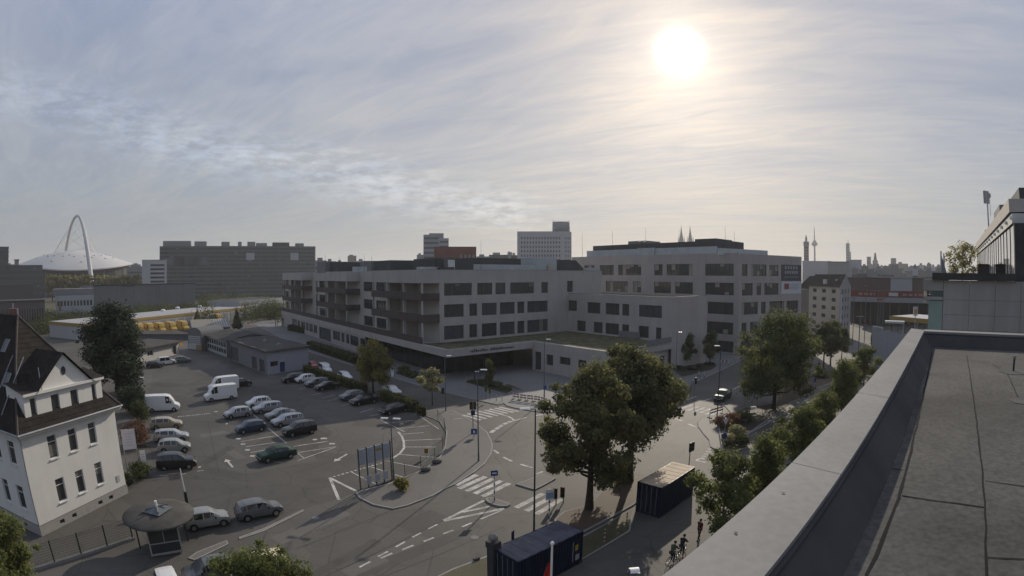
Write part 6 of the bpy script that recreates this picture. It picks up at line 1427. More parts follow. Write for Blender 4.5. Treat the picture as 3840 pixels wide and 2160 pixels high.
# white boards by the shrubs
def board(label, c, x0, x1, ytop, ybot, yg, mt):
    b = at(c, (x0 + x1) / 2, yg); rng_ = math.hypot(b.x, b.y); zt, zb = far(c, x0, ytop, rng_).z, far(c, x0, ybot, rng_).z; w = (x1 - x0) * (.372671 if c.isupper() else .31) * rng_ / FPX
    t = thing('sign_board', label, 'sign', (b.x, b.y, 0), math.atan2(b.x, b.y) * -1)
    for s in (-1, 1): MB().box(s * w / 2 - .05, -.05, 0, s * w / 2 + .05, .05, zt).build('post', METAL, t)
    MB().box(-w / 2, -.09, zb, w / 2, -.052, zt).build('panel', mt, t)
    for k in range(5): MB().box(-w * .36, -.10, zb + (zt - zb) * (.2 + .14 * k), w * random.uniform(.1, .36), -.093, zb + (zt - zb) * (.2 + .14 * k) + .07).build('text_line', mat('board grey print', (.30, .30, .36), var=0), t)
board('lilac white signboard on posts behind the white house', 'B', 1285, 1420, -30, 175, 420, mat('lilac white', (.44, .43, .50), var=.05)); board('narrow bright white board at the lot edge', 'B', 1440, 1495, 185, 355, 420, SW)
# red and white barriers
RW = mat('barrier red', (.22, .04, .035), var=.05); WW = mat('barrier white', (.42, .42, .41), var=.05)
def rail(label, P, Q, H=1.05, nm='roadworks_barrier'):
    d = unit(P, Q); L = math.hypot(Q[0] - P[0], Q[1] - P[1]); t = thing(nm, label, 'barrier', (P[0], P[1], .1), math.atan2(d[1], d[0]), 'roadworks barriers'); n = max(4, int(L / .35))
    for k in range(n):
        for z in (H - .22, H - .62): MB().box(L * k / n, -.03, z, L * (k + 1) / n, .03, z + .22).build('stripe', RW if k % 2 else WW, t)
    for x in (.08, L - .08):
        MB().box(x - .03, .031, 0, x + .03, .08, H).build('leg', METAL, t); MB().box(x - .05, -.4, 0, x + .05, .4, .1).build('foot', RUBBER, t)
Pq = [V2(at('w1', x, y)) for x, y in ((1420, 640), (1590, 668), (1760, 690), (1930, 708), (2100, 735), (2260, 785))]
for i in range(5): rail('%s red and white barrier before the plaza steps, counted from the left' % ('first', 'second', 'third', 'fourth', 'fifth')[i], pt(Pq[i], unit(Pq[i], Pq[i + 1]), .1), pt(Pq[i + 1], unit(Pq[i], Pq[i + 1]), -.1))
a, b = V2(at('r2', 828, 420)), V2(at('r2', 1060, 345)); rail('red and white barrier at the right hand zebra crossing', a, b, 1.25); a, b = V2(at('r1', 1010, 880)), V2(at('r1', 1165, 880)); rail('red and white barrier far up the right hand pavement', a, b, 1.2)
# bollards
def bollard(label, c, x, y, H=1.0):
    t = thing('bollard', label, 'bollard', lp(c, x, y), 0, 'bollards')
    for k in range(6): MB().tube((0, 0, H * k / 6), (0, 0, H * (k + 1) / 6), .055, n=10).build('band', (SB if c == 'q1' and x < 900 else RW) if k % 2 else WW, t)
    MB().lathe((0, 0, H), [(.055, 0), (.045, .03), (.01, .05)], 10).build('cap', WW, t)
bollard('red and white bollard on the dirt strip', 'q1', 1392, 552, 1.1); bollard('bollard on the dirt strip close to the sandy container', 'q1', 1632, 340, .9)
for k, (x, y) in enumerate(((70, 370), (190, 415), (300, 460), (425, 490), (690, 580), (1040, 690), (1175, 690))):
    t = thing('bollard', '%s slim steel bollard along the plaza kerb from the left' % ('first', 'second', 'third', 'fourth', 'fifth', 'sixth', 'last')[k], 'bollard', tuple(at('w1', x, y)), 0, 'plaza bollards'); MB().tube((0, 0, 0), (0, 0, 1.05), .05, n=10).build('shaft', METAL, t); MB().lathe((0, 0, 1.05), [(.05, 0), (.04, .03), (.01, .04)], 10).build('cap', METAL, t)
# ------------------------------------------------------------------ people and bicycles
SKIN = mat('skin', (.42, .26, .19), rough=.6, var=.03)
def skinned(name, verts, edges, radii, mt, parent, sub=1):
    me = bpy.data.meshes.new(name); me.from_pydata(verts, edges, []); o = bpy.data.objects.new(name, me); COL.objects.link(o); o.parent = parent
    sk = o.modifiers.new('skin', 'SKIN'); sv_ = me.skin_vertices[0].data
    for i, r_ in enumerate(radii): sv_[i].radius = r_ if isinstance(r_, tuple) else (r_, r_)
    sv_[0].use_root = True; sb = o.modifiers.new('sub', 'SUBSURF'); sb.levels = sub; sb.render_levels = sub; sk.use_smooth_shade = True
    me.materials.append(mt); return o
def person(label, loc, rot, J, top, legs, hair, group=None):
    """J: joint positions; body continuous from head to feet, clothes drawn over it"""
    t = thing('person', label, 'person', loc, rot, group); v, e, r_ = [], [], []
    def add(n, rad): v.append(J[n]); r_.append(rad); return len(v) - 1
    idx = {}
    for n, rad in (('pelvis', (.125, .10)), ('waist', (.115, .09)), ('chest', (.145, .10)), ('neck', .055), ('chin', .075), ('head', (.088, .10)), ('crown', .06)): idx[n] = add(n, rad)
    for a, b in (('pelvis', 'waist'), ('waist', 'chest'), ('chest', 'neck'), ('neck', 'chin'), ('chin', 'head'), ('head', 'crown')): e.append((idx[a], idx[b]))
    for s in 'LR':
        for n, rad in (('sh', .06), ('el', .042), ('wr', .03), ('hand', (.04, .022)), ('hip', .085), ('kn', .058), ('an', .04), ('toe', (.045, .03))): idx[n + s] = add(n + s, rad)
        for a, b in (('chest', 'sh' + s), ('sh' + s, 'el' + s), ('el' + s, 'wr' + s), ('wr' + s, 'hand' + s), ('pelvis', 'hip' + s), ('hip' + s, 'kn' + s), ('kn' + s, 'an' + s), ('an' + s, 'toe' + s)): e.append((idx[a], idx[b]))
        hd = Vector(J['hand' + s]); wr = Vector(J['wr' + s]); f = (hd - wr).normalized(); side = Vector((0, 0, 1)).cross(f).normalized() if abs(f.z) < .9 else Vector((1, 0, 0))
        for k, (o_, ln) in enumerate(((-.028, .065), (-.01, .08), (.01, .085), (.028, .075))):
            i0 = len(v); v.append(tuple(hd + side * o_ + f * ln * .6)); r_.append(.009); v.append(tuple(hd + side * o_ * 1.1 + f * ln + Vector((0, 0, -.02)))); r_.append(.008); e.append((idx['hand' + s], i0)); e.append((i0, i0 + 1))
        i0 = len(v); v.append(tuple(wr.lerp(hd, .6) + side * .05)); r_.append(.011); e.append((idx['hand' + s], i0))
    skinned('body', v, e, r_, SKIN, t)
    def cloth(nm, chain, mt):
        vv, ee, rr, ix = [], [], [], {}
        for n, rad in chain[0]: ix[n] = len(vv); vv.append(J[n]); rr.append(rad)
        for a, b in chain[1]: ee.append((ix[a], ix[b]))
        skinned(nm, vv, ee, rr, mt, t)
    cloth('jacket', ([('pelvis', (.15, .125)), ('waist', (.145, .115)), ('chest', (.17, .125)), ('neck', .07), ('shL', .085), ('elL', .062), ('wrL', .048), ('shR', .085), ('elR', .062), ('wrR', .048)], [('pelvis', 'waist'), ('waist', 'chest'), ('chest', 'neck'), ('chest', 'shL'), ('shL', 'elL'), ('elL', 'wrL'), ('chest', 'shR'), ('shR', 'elR'), ('elR', 'wrR')]), top)
    cloth('trousers', ([('pelvis', (.14, .12)), ('hipL', .10), ('knL', .075), ('anL', .062), ('hipR', .10), ('knR', .075), ('anR', .062)], [('pelvis', 'hipL'), ('hipL', 'knL'), ('knL', 'anL'), ('pelvis', 'hipR'), ('hipR', 'knR'), ('knR', 'anR')]), legs)
    hp = Vector(J['head']); m = MB(); m.lathe((hp.x - .012, hp.y, hp.z - .02), [(.085, 0), (.108, .04), (.112, .09), (.09, .14), (.04, .165)], 14); m.build('hair', hair, t, True)
    fwd = Vector(J.get('fwd', (1, 0, 0))); sd = Vector((-fwd.y, fwd.x, 0))
    for s in (-1, 1): c = hp + fwd * .092 + sd * s * .033 + Vector((0, 0, .01)); MB().lathe(tuple(c), [(.004, -.012), (.013, -.006), (.013, .006), (.004, .012)], 8).build('eye', TRIM, t)
    c = hp + fwd * .10 + Vector((0, 0, -.035)); MB().tube(tuple(c + Vector((0, 0, .03))), tuple(c + fwd * .02), .008, .014, 6).build('nose', SKIN, t)
    c = hp + fwd * .088 + Vector((0, 0, -.075)); MB().tube(tuple(c - sd * .022), tuple(c + sd * .022), .006, n=6).build('mouth', mat('lips', (.30, .12, .10)), t)
    for s in 'LR': a_, b_ = Vector(J['an' + s]), Vector(J['toe' + s]); MB().tube(a_ + Vector((0, 0, -.03)), b_ + Vector((0, 0, -.01)), .05, .042, 8).build('shoe', TRIM, t)
    return t
WALK = dict(pelvis=(0, 0, .95), waist=(.01, 0, 1.12), chest=(.02, 0, 1.36), neck=(.03, 0, 1.50), chin=(.05, 0, 1.57), head=(.05, 0, 1.66), crown=(.04, 0, 1.73), shL=(.02, .19, 1.42), elL=(.12, .24, 1.15), wrL=(.30, .22, .98), handL=(.36, .21, .94), shR=(.02, -.19, 1.42), elR=(-.10, -.24, 1.16), wrR=(-.06, -.24, .92), handR=(-.03, -.24, .85), hipL=(0, .10, .90), knL=(.16, .10, .52), anL=(.26, .10, .10), toeL=(.40, .11, .05), hipR=(0, -.10, .90), knR=(-.04, -.10, .50), anR=(-.24, -.10, .14), toeR=(-.10, -.11, .05))
RIDE = dict(pelvis=(-.18, 0, .98), waist=(-.10, 0, 1.13), chest=(.06, 0, 1.34), neck=(.14, 0, 1.47), chin=(.19, 0, 1.53), head=(.19, 0, 1.62), crown=(.17, 0, 1.69), shL=(.06, .19, 1.39), elL=(.24, .25, 1.18), wrL=(.46, .24, 1.07), handL=(.52, .23, 1.06), shR=(.06, -.19, 1.39), elR=(.24, -.25, 1.18), wrR=(.46, -.24, 1.07), handR=(.52, -.23, 1.06), hipL=(-.16, .10, .94), knL=(.22, .11, .74), anL=(.10, .11, .32), toeL=(.24, .12, .27), hipR=(-.16, -.10, .94), knR=(.14, -.11, .60), anR=(-.04, -.11, .18), toeR=(.10, -.12, .13))
CL = lambda n, c: mat('cloth ' + n, c, rough=.9, var=.08)
HAIRD = mat('dark hair', (.02, .015, .012), var=.1)
def torus(m, c, Rr, r_, n=26, k=6):
    for i in range(n):
        a0, a1 = 2 * math.pi * i / n, 2 * math.pi * (i + 1) / n; m.tube((c[0] + Rr * math.cos(a0), c[1], c[2] + Rr * math.sin(a0)), (c[0] + Rr * math.cos(a1), c[1], c[2] + Rr * math.sin(a1)), r_, n=k, caps=False)
BIKE = None
def bicycle(label, loc, rot, mt, group=None):
    global BIKE
    if BIKE is None:
        b = bpy.data.objects.new('bicycle', None)
        for x in (-.52, .54):
            m = MB(); torus(m, (0, 0, 0), .33, .022); w = link('wheel', m.mesh('bike_tyre', [RUBBER]), b); w.location = (x, 0, .35)
            m = MB()
            for i in range(10): a = math.pi * 2 * i / 10; m.tube((0, 0, 0), (.31 * math.cos(a), 0, .31 * math.sin(a)), .004, n=4)
            link('spokes', m.mesh('bike_spokes', [METAL]), w)
        fr = MB(); BBp, ST, HT, RH, FH, HB_ = (-.08, 0, .30), (-.22, 0, .82), (.36, 0, .84), (-.52, 0, .35), (.54, 0, .35), (.32, 0, 1.02)
        for a, c in ((BBp, ST), (ST, HT), (BBp, HT), (BBp, RH), (ST, RH), (HT, FH), (HT, HB_)): fr.tube(a, c, .02, n=6)
        link('frame', fr.mesh('bike_frame', [PNT['silver']]), b)
        link('saddle', MB().box(-.36, -.07, .88, -.12, .07, .94).mesh('bike_saddle', [TRIM]), b); link('seat_post', MB().tube(ST, (-.24, 0, .9), .015, n=6).mesh('bike_post', [METAL]), b)
        hb_ = MB(); hb_.path([(.48, -.26, 1.04), (.34, -.12, 1.03), (.34, .12, 1.03), (.48, .26, 1.04)], .014, 6); link('handlebar', hb_.mesh('bike_bar', [METAL]), b)
        cr = MB(); cr.tube((-.08, -.11, .30), (-.08, .11, .30), .02, n=6); cr.tube((-.08, .1, .30), (.06, .1, .25), .014, n=5); cr.tube((-.08, -.1, .30), (-.22, -.1, .35), .014, n=5); link('crank', cr.mesh('bike_crank', [METAL]), b)
        BIKE = b; hide_tree(b)
    o = clone(BIKE, loc, rot, label, group, None, {PNT['silver']: mt}); o.name = 'bicycle'; tag(o, label, 'bicycle', group); return o
rr = math.atan2(PD[1], PD[0])
for k, (x, y, top, lab) in enumerate(((2115, 775, CL('green', (.05, .07, .04)), 'cyclist in a dark green jacket riding below the roof edge'), (2215, 700, CL('charcoal', (.02, .022, .026)), 'cyclist in a charcoal jacket riding beside the green jacket one'))):
    b = at('q1', x, y); person(lab, (b.x, b.y, 0.0), rr + .1 * k, RIDE, top, CL('jeans', (.03, .035, .05)), HAIRD)
    bicycle('dark bicycle under the cyclist in %s' % ('green' if k == 0 else 'charcoal'), (b.x, b.y, .005), rr + .1 * k, PNT['black'])
b = at('q1', 2405, 520); person('walker in dark red coat close to the roof edge', (b.x, b.y, 0), rr + 3.0, WALK, CL('dark red', (.09, .02, .022)), CL('black', (.015, .015, .017)), HAIRD)
b = at('g', 1382, 600); person('person in black walking under the street trees', (b.x, b.y, .1), 1.0, WALK, CL('black', (.015, .015, .017)), CL('black', (.015, .015, .017)), HAIRD)
for k, (x, y) in enumerate(((540, 1195), (640, 1190), (740, 1090), (650, 1075))):
    b = at('r1', x, y); bicycle('pale bicycle parked by the right street pavement, %s' % ('leftmost', 'second from left', 'rightmost', 'rear one')[k], (b.x, b.y, .11), .9 + k * .2, PNT['white'], 'parked bicycles')
b = at('r2', 1045, 800); bicycle('bicycle leaning at the junction bed post', (b.x, b.y, .1), 1.3, PNT['silver'])
# ------------------------------------------------------------------ middle distance and skyline
def gridf(root, P, d, s0, s1, z0, z1, nx, nz, fx, fz, wall, glass, out=-1, depth=.3, mx=.5, zb=.6, ztop=.6):
    """wall with a regular grid of recessed windows, each pane a part of its own"""
    gx = (s1 - s0 - 2 * mx) / nx; gz = (z1 - z0 - zb - ztop) / nz; wins = []
    for j in range(nz):
        for i in range(nx):
            a = s0 + mx + gx * (i + .5 - fx / 2); c = z0 + zb + gz * (j + .5 - fz / 2); wins.append((a, a + gx * fx, c, c + gz * fz))
    m = MB(); ss = sorted(set([s0, s1] + [w[0] for w in wins[:nx]] + [w[1] for w in wins[:nx]])); zs = sorted(set([z0, z1] + [w[2] for w in wins[::nx]] + [w[3] for w in wins[::nx]]))
    p3 = lambda a, b, z: pt(P, d, a, b) + (z,)
    fl = 1 if out < 0 else -1
    for j in range(len(zs) - 1):
        if j % 2 == 0: m.poly([p3(s0, 0, zs[j]), p3(s1, 0, zs[j]), p3(s1, 0, zs[j + 1]), p3(s0, 0, zs[j + 1])][::fl])
        else:
            for i in range(0, len(ss) - 1, 2): m.poly([p3(ss[i], 0, zs[j]), p3(ss[i + 1], 0, zs[j]), p3(ss[i + 1], 0, zs[j + 1]), p3(ss[i], 0, zs[j + 1])][::fl])
    inn = -out * depth
    for a, b, c, e in wins:
        m.poly([p3(a, 0, c), p3(a, inn, c), p3(a, inn, e), p3(a, 0, e)]); m.poly([p3(b, 0, c), p3(b, 0, e), p3(b, inn, e), p3(b, inn, c)])
        m.poly([p3(a, 0, e), p3(a, inn, e), p3(b, inn, e), p3(b, 0, e)]); m.poly([p3(a, 0, c), p3(b, 0, c), p3(b, inn, c), p3(a, inn, c)])
    m.build('wall', wall, root)
    w_, h_ = gx * fx, gz * fz; pm = MB(); pm.poly([(d[0] * -w_ / 2, d[1] * -w_ / 2, -h_ / 2), (d[0] * w_ / 2, d[1] * w_ / 2, -h_ / 2), (d[0] * w_ / 2, d[1] * w_ / 2, h_ / 2), (d[0] * -w_ / 2, d[1] * -w_ / 2, h_ / 2)][::fl]); pm = pm.mesh('pane', glass)
    for a, b, c, e in wins:
        o = link('window', pm, root); q = p3((a + b) / 2, inn * .9, (c + e) / 2); o.location = Vector(q) - (root.location if root.get('_w') else Vector())
def block(name, label, c, x0, x1, ytop, rng_, depth, wall, cat='building', zbot=0.0, roof=None, group=None, rng2=None):
    """a box building set up from its two visible edges; returns root, corner, direction, width, height"""
    a = far(c, x0, ytop, rng_); b = far(c, x1, ytop, rng2 or rng_); d = unit(a, b); L = math.hypot(b.x - a.x, b.y - a.y); zt = (a.z + b.z) / 2
    t = thing(name, label, cat, (a.x, a.y, 0), world=True, group=group)
    return t, V2(a), d, L, zt
def shell(t, P, d, L, z0, z1, depth, wall, roof, front=False):
    m = MB(); a, b, c, e = P, pt(P, d, L), pt(P, d, L, depth), pt(P, d, 0, depth)
    q = lambda p, z: (p[0], p[1], z)
    if front: m.poly([q(a, z0), q(b, z0), q(b, z1), q(a, z1)])
    m.poly([q(b, z0), q(c, z0), q(c, z1), q(b, z1)]); m.poly([q(c, z0), q(e, z0), q(e, z1), q(c, z1)]); m.poly([q(e, z0), q(a, z0), q(a, z1), q(e, z1)]); m.build('side_wall', wall, t)
    m = MB(); m.obox(P, d, .05, L - .05, .05, depth - .05, z1 - .4, z1 - .05); m.build('roof', roof, t)
FARD = mat('far dark cladding', (.060, .063, .068), var=.12, scale=.1); FARG = mat('far grey render', (.20, .205, .21), var=.08, scale=.1); FARW = mat('far white render', (.40, .41, .42), var=.06, scale=.1)
FBRICK = mat('red brick far', (.155, .062, .048), var=.15, scale=.3); FGL = mat('far glass', (.05, .06, .07), rough=.15, var=0, spec=.6); FROOF = mat('far roof', (.10, .10, .102), rough=1, var=.15, scale=.1, spec=0)
# arena with arch
AR = 700; c0 = far('a', 905, 760, AR)
t = thing('arena', 'white domed arena with a tall white arch over it', 'arena', (c0.x, c0.y, 0), world=True)
rad = 75.0; zt = far('a', 880, 578, AR).z; ax0 = Vector((c0.x, c0.y, 0)).normalized(); side0 = Vector((ax0.y, -ax0.x, 0)); zr = 36.5
def rim(th): return 36.5 - 8.0 * math.sin(th) ** 2            # the edge dips towards the viewer
def roof_z(f, th): return rim(th) + (zt - rim(th)) * (1 - f ** 1.75)
def polar(f, th, z): q = c0 + side0 * (rad * f * math.cos(th)) - ax0 * (rad * f * math.sin(th)); return (q.x, q.y, z)
DOME = mat('arena roof membrane', (.52, .52, .51), rough=.7, var=.06, scale=.03)
m = MB(); NT, NF = 72, 14
for i in range(NT):
    t0, t1 = 2 * math.pi * i / NT, 2 * math.pi * (i + 1) / NT
    for j in range(NF):
        f0, f1 = j / NF, (j + 1) / NF; q = [polar(f1, t0, roof_z(f1, t0)), polar(f1, t1, roof_z(f1, t1)), polar(f0, t1, roof_z(f0, t1)), polar(f0, t0, roof_z(f0, t0))]; m.poly(q[::-1] if f0 > 0 else q[:3][::-1])
    m.poly([polar(1, t0, rim(t0) - 1.2), polar(1, t0, rim(t0)), polar(1, t1, rim(t1)), polar(1, t1, rim(t1) - 1.2)])
m.build('roof', DOME, t, True)
m = MB()
for i in range(NT):
    t0, t1 = 2 * math.pi * i / NT, 2 * math.pi * (i + 1) / NT; m.poly([polar(.985, t0, rim(t0) - 2.6), polar(.995, t0, rim(t0) - 1.1), polar(.995, t1, rim(t1) - 1.1), polar(.985, t1, rim(t1) - 2.6)]); m.poly([polar(.93, t0, rim(t0) - 4.5), polar(.985, t0, rim(t0) - 2.6), polar(.985, t1, rim(t1) - 2.6), polar(.93, t1, rim(t1) - 4.5)])
m.build('red_band', mat('arena red band', (.10, .035, .03), var=.1), t)
m = MB()
for i in range(NT):
    t0, t1 = 2 * math.pi * i / NT, 2 * math.pi * (i + 1) / NT; m.poly([polar(.93, t0, 0), polar(.93, t0, rim(t0) - 4.4), polar(.93, t1, rim(t1) - 4.4), polar(.93, t1, 0)])
m.build('drum', FARD, t)
for i in range(0, NT, 3):
    t0 = 2 * math.pi * i / NT; MB().tube(polar(.945, t0, 0), polar(.945, t0, rim(t0) - 3.6), .7, n=6).build('drum_column', FARG, t)
ax = Vector((c0.x, c0.y, 0)).normalized(); sx_ = Vector((ax.y, -ax.x, 0))
vent = MB().lathe((0, 0, 0), [(1.3, 0), (1.2, .6), (.5, .8)], 10).mesh('roof_vent', FARG)
for k in range(26):
    a = -.9 + k * .11; f = .48 + .30 * abs(math.sin(k * .9)) if k % 2 else .55
    for off in (.95,):
        th = a * 1.5; r_ = rad * f; p = Vector((c0.x, c0.y, 0)) - ax * r_ * math.cos(th) + sx_ * r_ * math.sin(th); zz = roof_z(f, math.pi / 2 - th)
        o = link('roof_vent', vent, t); o.location = Vector((p.x, p.y, zz - .3)) - t.location
n0 = far('a', 1122, 960, AR - 125); n1 = far('a', 752, 600, AR + 110); apz = far('a', 905, 172, AR).z
pts = []
for i in range(41):
    f = i / 40; g = 1 - (2 * f - 1) ** 2; p = Vector((n0.x + (n1.x - n0.x) * f, n0.y + (n1.y - n0.y) * f, 4 + (apz - 4) * g ** .92)); pts.append(p)
am_ = MB()
for i in range(40):
    r0 = 1.5 + 1.1 * abs(2 * i / 40 - 1); r1 = 1.5 + 1.1 * abs(2 * (i + 1) / 40 - 1); am_.tube(pts[i], pts[i + 1], r0, r1, 10, caps=False)
am_.build('arch', mat('arch white steel', (.46, .45, .46), rough=.4, var=.03), t, True)
for i in range(6, 36, 3):
    for s in (-1, 1):
        r_ = rad * .50; p = Vector((c0.x, c0.y, 0)) + (pts[i] - Vector((c0.x, c0.y, 0))) * .35 + sx_ * s * r_ * .75; f = min(.98, (Vector((p.x, p.y, 0)) - Vector((c0.x, c0.y, 0))).length / rad); zz = roof_z(f, .6) - .5
        MB().tube(pts[i], (p.x, p.y, zz), .12, n=4).build('cable', METAL, t)
# trees before the arena
T_FAR = tree_mesh('far_tree', 10.0, 4.2, 2.0, 1100, .75, LEAF_Y, 91, 'round', 9, .25)
for i, (x, lab) in enumerate(((630, 'leftmost'), (790, 'second from left'), (915, 'third from left'), (1050, 'fourth, by the arch foot'), (1230, 'fifth, right of the arch foot'), (1370, 'sixth'), (1510, 'seventh'), (1630, 'last on the right'))):
    p = far('a', x, 990, 520); zt_ = far('a', x, 862 + (i % 3) * 8, 520).z; tree('plane_tree', 'yellowish tree in front of the arena, %s of the row' % lab if i < 5 else 'yellowish tree in front of the arena, %s in the row' % lab, 'tree', T_FAR, (p.x, p.y, 0), i, (zt_ / 10.0 * .95, zt_ / 10.0 * .95, zt_ / 10.0), 'trees before the arena')
# long office block
BLD = (mat('blind pale', (.17, .175, .18), var=.1), mat('blind mid', (.11, .115, .12), var=.1), mat('window dark', (.03, .033, .036), rough=.2, var=0))
def banded(t, P, d, L, z0, z1, depth, n, wall, glass, mull=8.0):
    m = MB(); m.obox(P, d, .3, L - .3, .35, depth, z0, z1 - .2); m.build('glazed_core', glass, t); h = (z1 - z0) / n
    for k in range(n): m = MB(); m.obox(P, d, 0, L, 0, .5, z0 + h * k + h * .55, z0 + h * (k + 1)); m.build('spandrel', wall, t)
    for q in range(int(L * n / 34)):        # blinds drawn behind single windows of the bands
        kk = random.randrange(n); s_ = random.uniform(1, L - 4); m = MB(); m.obox(P, d, s_, s_ + random.choice((1.2, 2.4, 2.4, 3.6)), .30, .345, z0 + h * kk + h * random.choice((.05, .2, .3)), z0 + h * kk + h * .54); m.build('window_blind', random.choice(BLD), t)
    k = 0.0
    while k < L: m = MB(); m.obox(P, d, k, k + .35, .1, .6, z0, z1 - .3); m.build('fin', wall, t); k += mull
    m = MB(); m.obox(P, d, 0, L, .52, depth, z1 - .35, z1); m.build('roof', FROOF, t)
OFF = mat('office brown grey', (.115, .118, .122), var=.1, scale=.1); OFG = mat('office glass', (.07, .078, .085), rough=.25, var=0)
t, P, d, L, zt = block('long_office', 'long dark banded office block with roof boxes right of the arena', 'b', 125, 2005, 205, 520, 18, OFF)
banded(t, P, d, L, 0, zt, 18, 13, OFF, OFG, 9)
for x0, x1, y in ((165, 500, 140), (545, 690, 145), (870, 970, 150), (1070, 1115, 150), (1185, 1280, 150), (1490, 1690, 158), (1770, 1865, 168), (1290, 1420, 165)):
    PB = pt(P, d, 0, 3); s0, z_ = on('b', x0, y, PB, d); s1, z2_ = on('b', x1, y, PB, d); m = MB(); m.obox(PB, d, s0, s1, 0, 8, zt - .3, (z_ + z2_) / 2); m.build('roof_box', FARG if x0 != 1490 else FARD, t)
for x0, x1, y0, y1 in ((1170, 1270, 285, 370), (1705, 1800, 285, 372)):
    s0, z_ = on('b', x0, y0, P, d); s1, z2_ = on('b', x1, y1, P, d); m = MB(); m.obox(P, d, s0, s1, -.6, -.05, z2_, z_); m.build('pale_panel', mat('pale panel', (.36, .38, .40), var=.1), t)
for k in range(5):
    s0, z_ = on('b', 215 + k * 80, 340, P, d); m = MB(); m.obox(P, d, s0, s0 + 13, -.3, -.05, z_ - 7, z_); m.build('grey_panel', mat('office pale bay', (.13, .135, .14), var=.1), t)
# white framed building with curved dark bands
t, P, d, L, zt = block('striped_building', 'white building with dark curved louvre bands between arena and office block', 'a', 1715, 2015, 688, 430, 14, FARW)
shell(t, P, d, L, 0, zt, 14, FARW, FROOF); wl = L * .34
m = MB(); m.obox(P, d, 0, wl, 0, .4, 0, zt); m.obox(P, d, L * .9, L, 0, .4, 0, zt); m.obox(P, d, wl, L * .9, 0, .4, zt - 3.5, zt - .5); m.build('front_wall', FARW, t)
m = MB(); m.obox(P, d, wl, L * .9, .5, 1.0, 0, zt - 3.5); m.build('dark_recess', FARD, t)
for k in range(8):
    m = MB(); zz = zt - 6.5 - k * 3.1; pr = None
    for i in range(9): s = wl + (L * .9 - wl) * i / 8; b_ = .35 - .5 * math.sin(math.pi * i / 8); p = pt(P, d, s, b_); 
    pp = [pt(P, d, wl + (L * .9 - wl) * i / 8, .35 - .5 * math.sin(math.pi * i / 8)) for i in range(9)]
    for i in range(8): m.poly([pp[i] + (zz,), pp[i + 1] + (zz,), pp[i + 1] + (zz + 1.5,), pp[i] + (zz + 1.5,)])
    m.build('louvre_band', FARW, t)
# left edge blocks
t, P, d, L, zt = block('dark_office', 'dark banded office tower cut by the left edge', 'a', -160, 108, 530, 600, 20, FARD); banded(t, P, d, L, 0, zt, 20, 12, FARD, OFG, 12)
t, P, d, L, zt = block('low_office', 'low dark office building in front of the arena on the left', 'a', -120, 515, 755, 560, 20, FARD); banded(t, P, d, L, 0, zt, 20, 6, mat('low office dark', (.055, .055, .057), var=.1), OFG, 10)
t, P, d, L, zt = block('roof_chimney_block', 'small grey roof tower beside the arena dome', 'a', 175, 228, 692, 580, 6, FARG); shell(t, P, d, L, 0, zt, 6, FARG, FROOF, True); m = MB(); m.obox(P, d, -.5, L + .5, -.5, 6.5, zt, zt + .6); m.build('cap', FARD, t)
# grey hall along the railway
a = far('a', 1140, 1010, 300); b = far('a', 2350, 962, 330); d = unit(a, b); L = math.hypot(b.x - a.x, b.y - a.y)
t = thing('railway_hall', 'long plain grey hall behind the railway shrubs', 'hall', (a.x, a.y, 0), world=True); HG_ = mat('hall grey panel', (.17, .175, .18), var=.10, scale=.06, streak=.1)
shell(t, V2(a), d, L, 0, a.z, 25, HG_, FROOF)
n = 8
for k in range(n): m = MB(); m.obox(V2(a), d, L * k / n + .04, L * (k + 1) / n - .04, -.12 * (k % 2), .3, 0, a.z - .1 - .5 * (k == 2)); m.build('wall_panel', HG_, t)
m = MB(); m.obox(V2(a), d, -.5, L + .5, -.3, .4, a.z, a.z + .7); m.build('roof_edge', FARD, t)
# white works building with two rows of windows
t, P, d, L, zt = block('works_building', 'white two storey works building with dark windows by the railway', 'a', 668, 1132, 1120, 262, 14, FARW)
WKW = mat('works white', (.36, .37, .385), var=.07, scale=.2); gridf(t, P, d, 0, L, 0, zt, 11, 2, .62, .42, WKW, GLASS, -1, .2, .6, .8, .7); shell(t, P, d, L, 0, zt, 14, WKW, FROOF)
a = far('a', 640, 1045, 268); b = far('a', 1130, 1035, 268); m = MB(); m.obox(V2(a), unit(a, b), 0, math.hypot(b.x - a.x, b.y - a.y), 0, 12, zt - .3, a.z); m.build('upper_storey', FARG, t)
m = MB(); m.obox(P, d, L * .08, L * .14, -.3, 0, zt * .45, zt * .8); m.build('orange_sign', mat('orange sign', (.22, .16, .08)), t)
t, P, d, L, zt = block('long_shed', 'brown roofed shed at the left edge below the dark offices', 'a', -160, 540, 1185, 235, 12, FARG)
SHB = mat('shed wall', (.15, .13, .12), var=.1); gridf(t, P, d, 0, L, 0, zt, 22, 1, .35, .5, SHB, GLASS, -1, .2, .6, .5, .7); shell(t, P, d, L, 0, zt, 12, SHB, FROOF); m = MB(); m.obox(P, d, -.5, L + .5, -.8, .2, zt, zt + .5); m.build('eaves', mat('shed eaves', (.30, .30, .30)), t)
t, P, d, L, zt = block('brown_hall', 'plain brown grey hall behind the shed on the left', 'a', -160, 395, 985, 300, 20, FARG); shell(t, P, d, L, 0, zt, 20, mat('brown hall render', (.125, .115, .105), var=.08), FROOF, True); m = MB(); m.obox(P, d, L * .55, L * .85, -.1, 0, 2, 5); m.build('window_band', GLASS2, t)
t, P, d, L, zt = block('brick_shed', 'small red brick shed roof above the white house', 'a', 105, 205, 1280, 200, 6, FBRICK); shell(t, P, d, L, 0, zt, 6, FBRICK, FROOF, True); m = MB(); m.obox(P, d, L * .45, L * .62, 1, 2, zt, zt + 1.6); m.build('chimney', FARW, t)
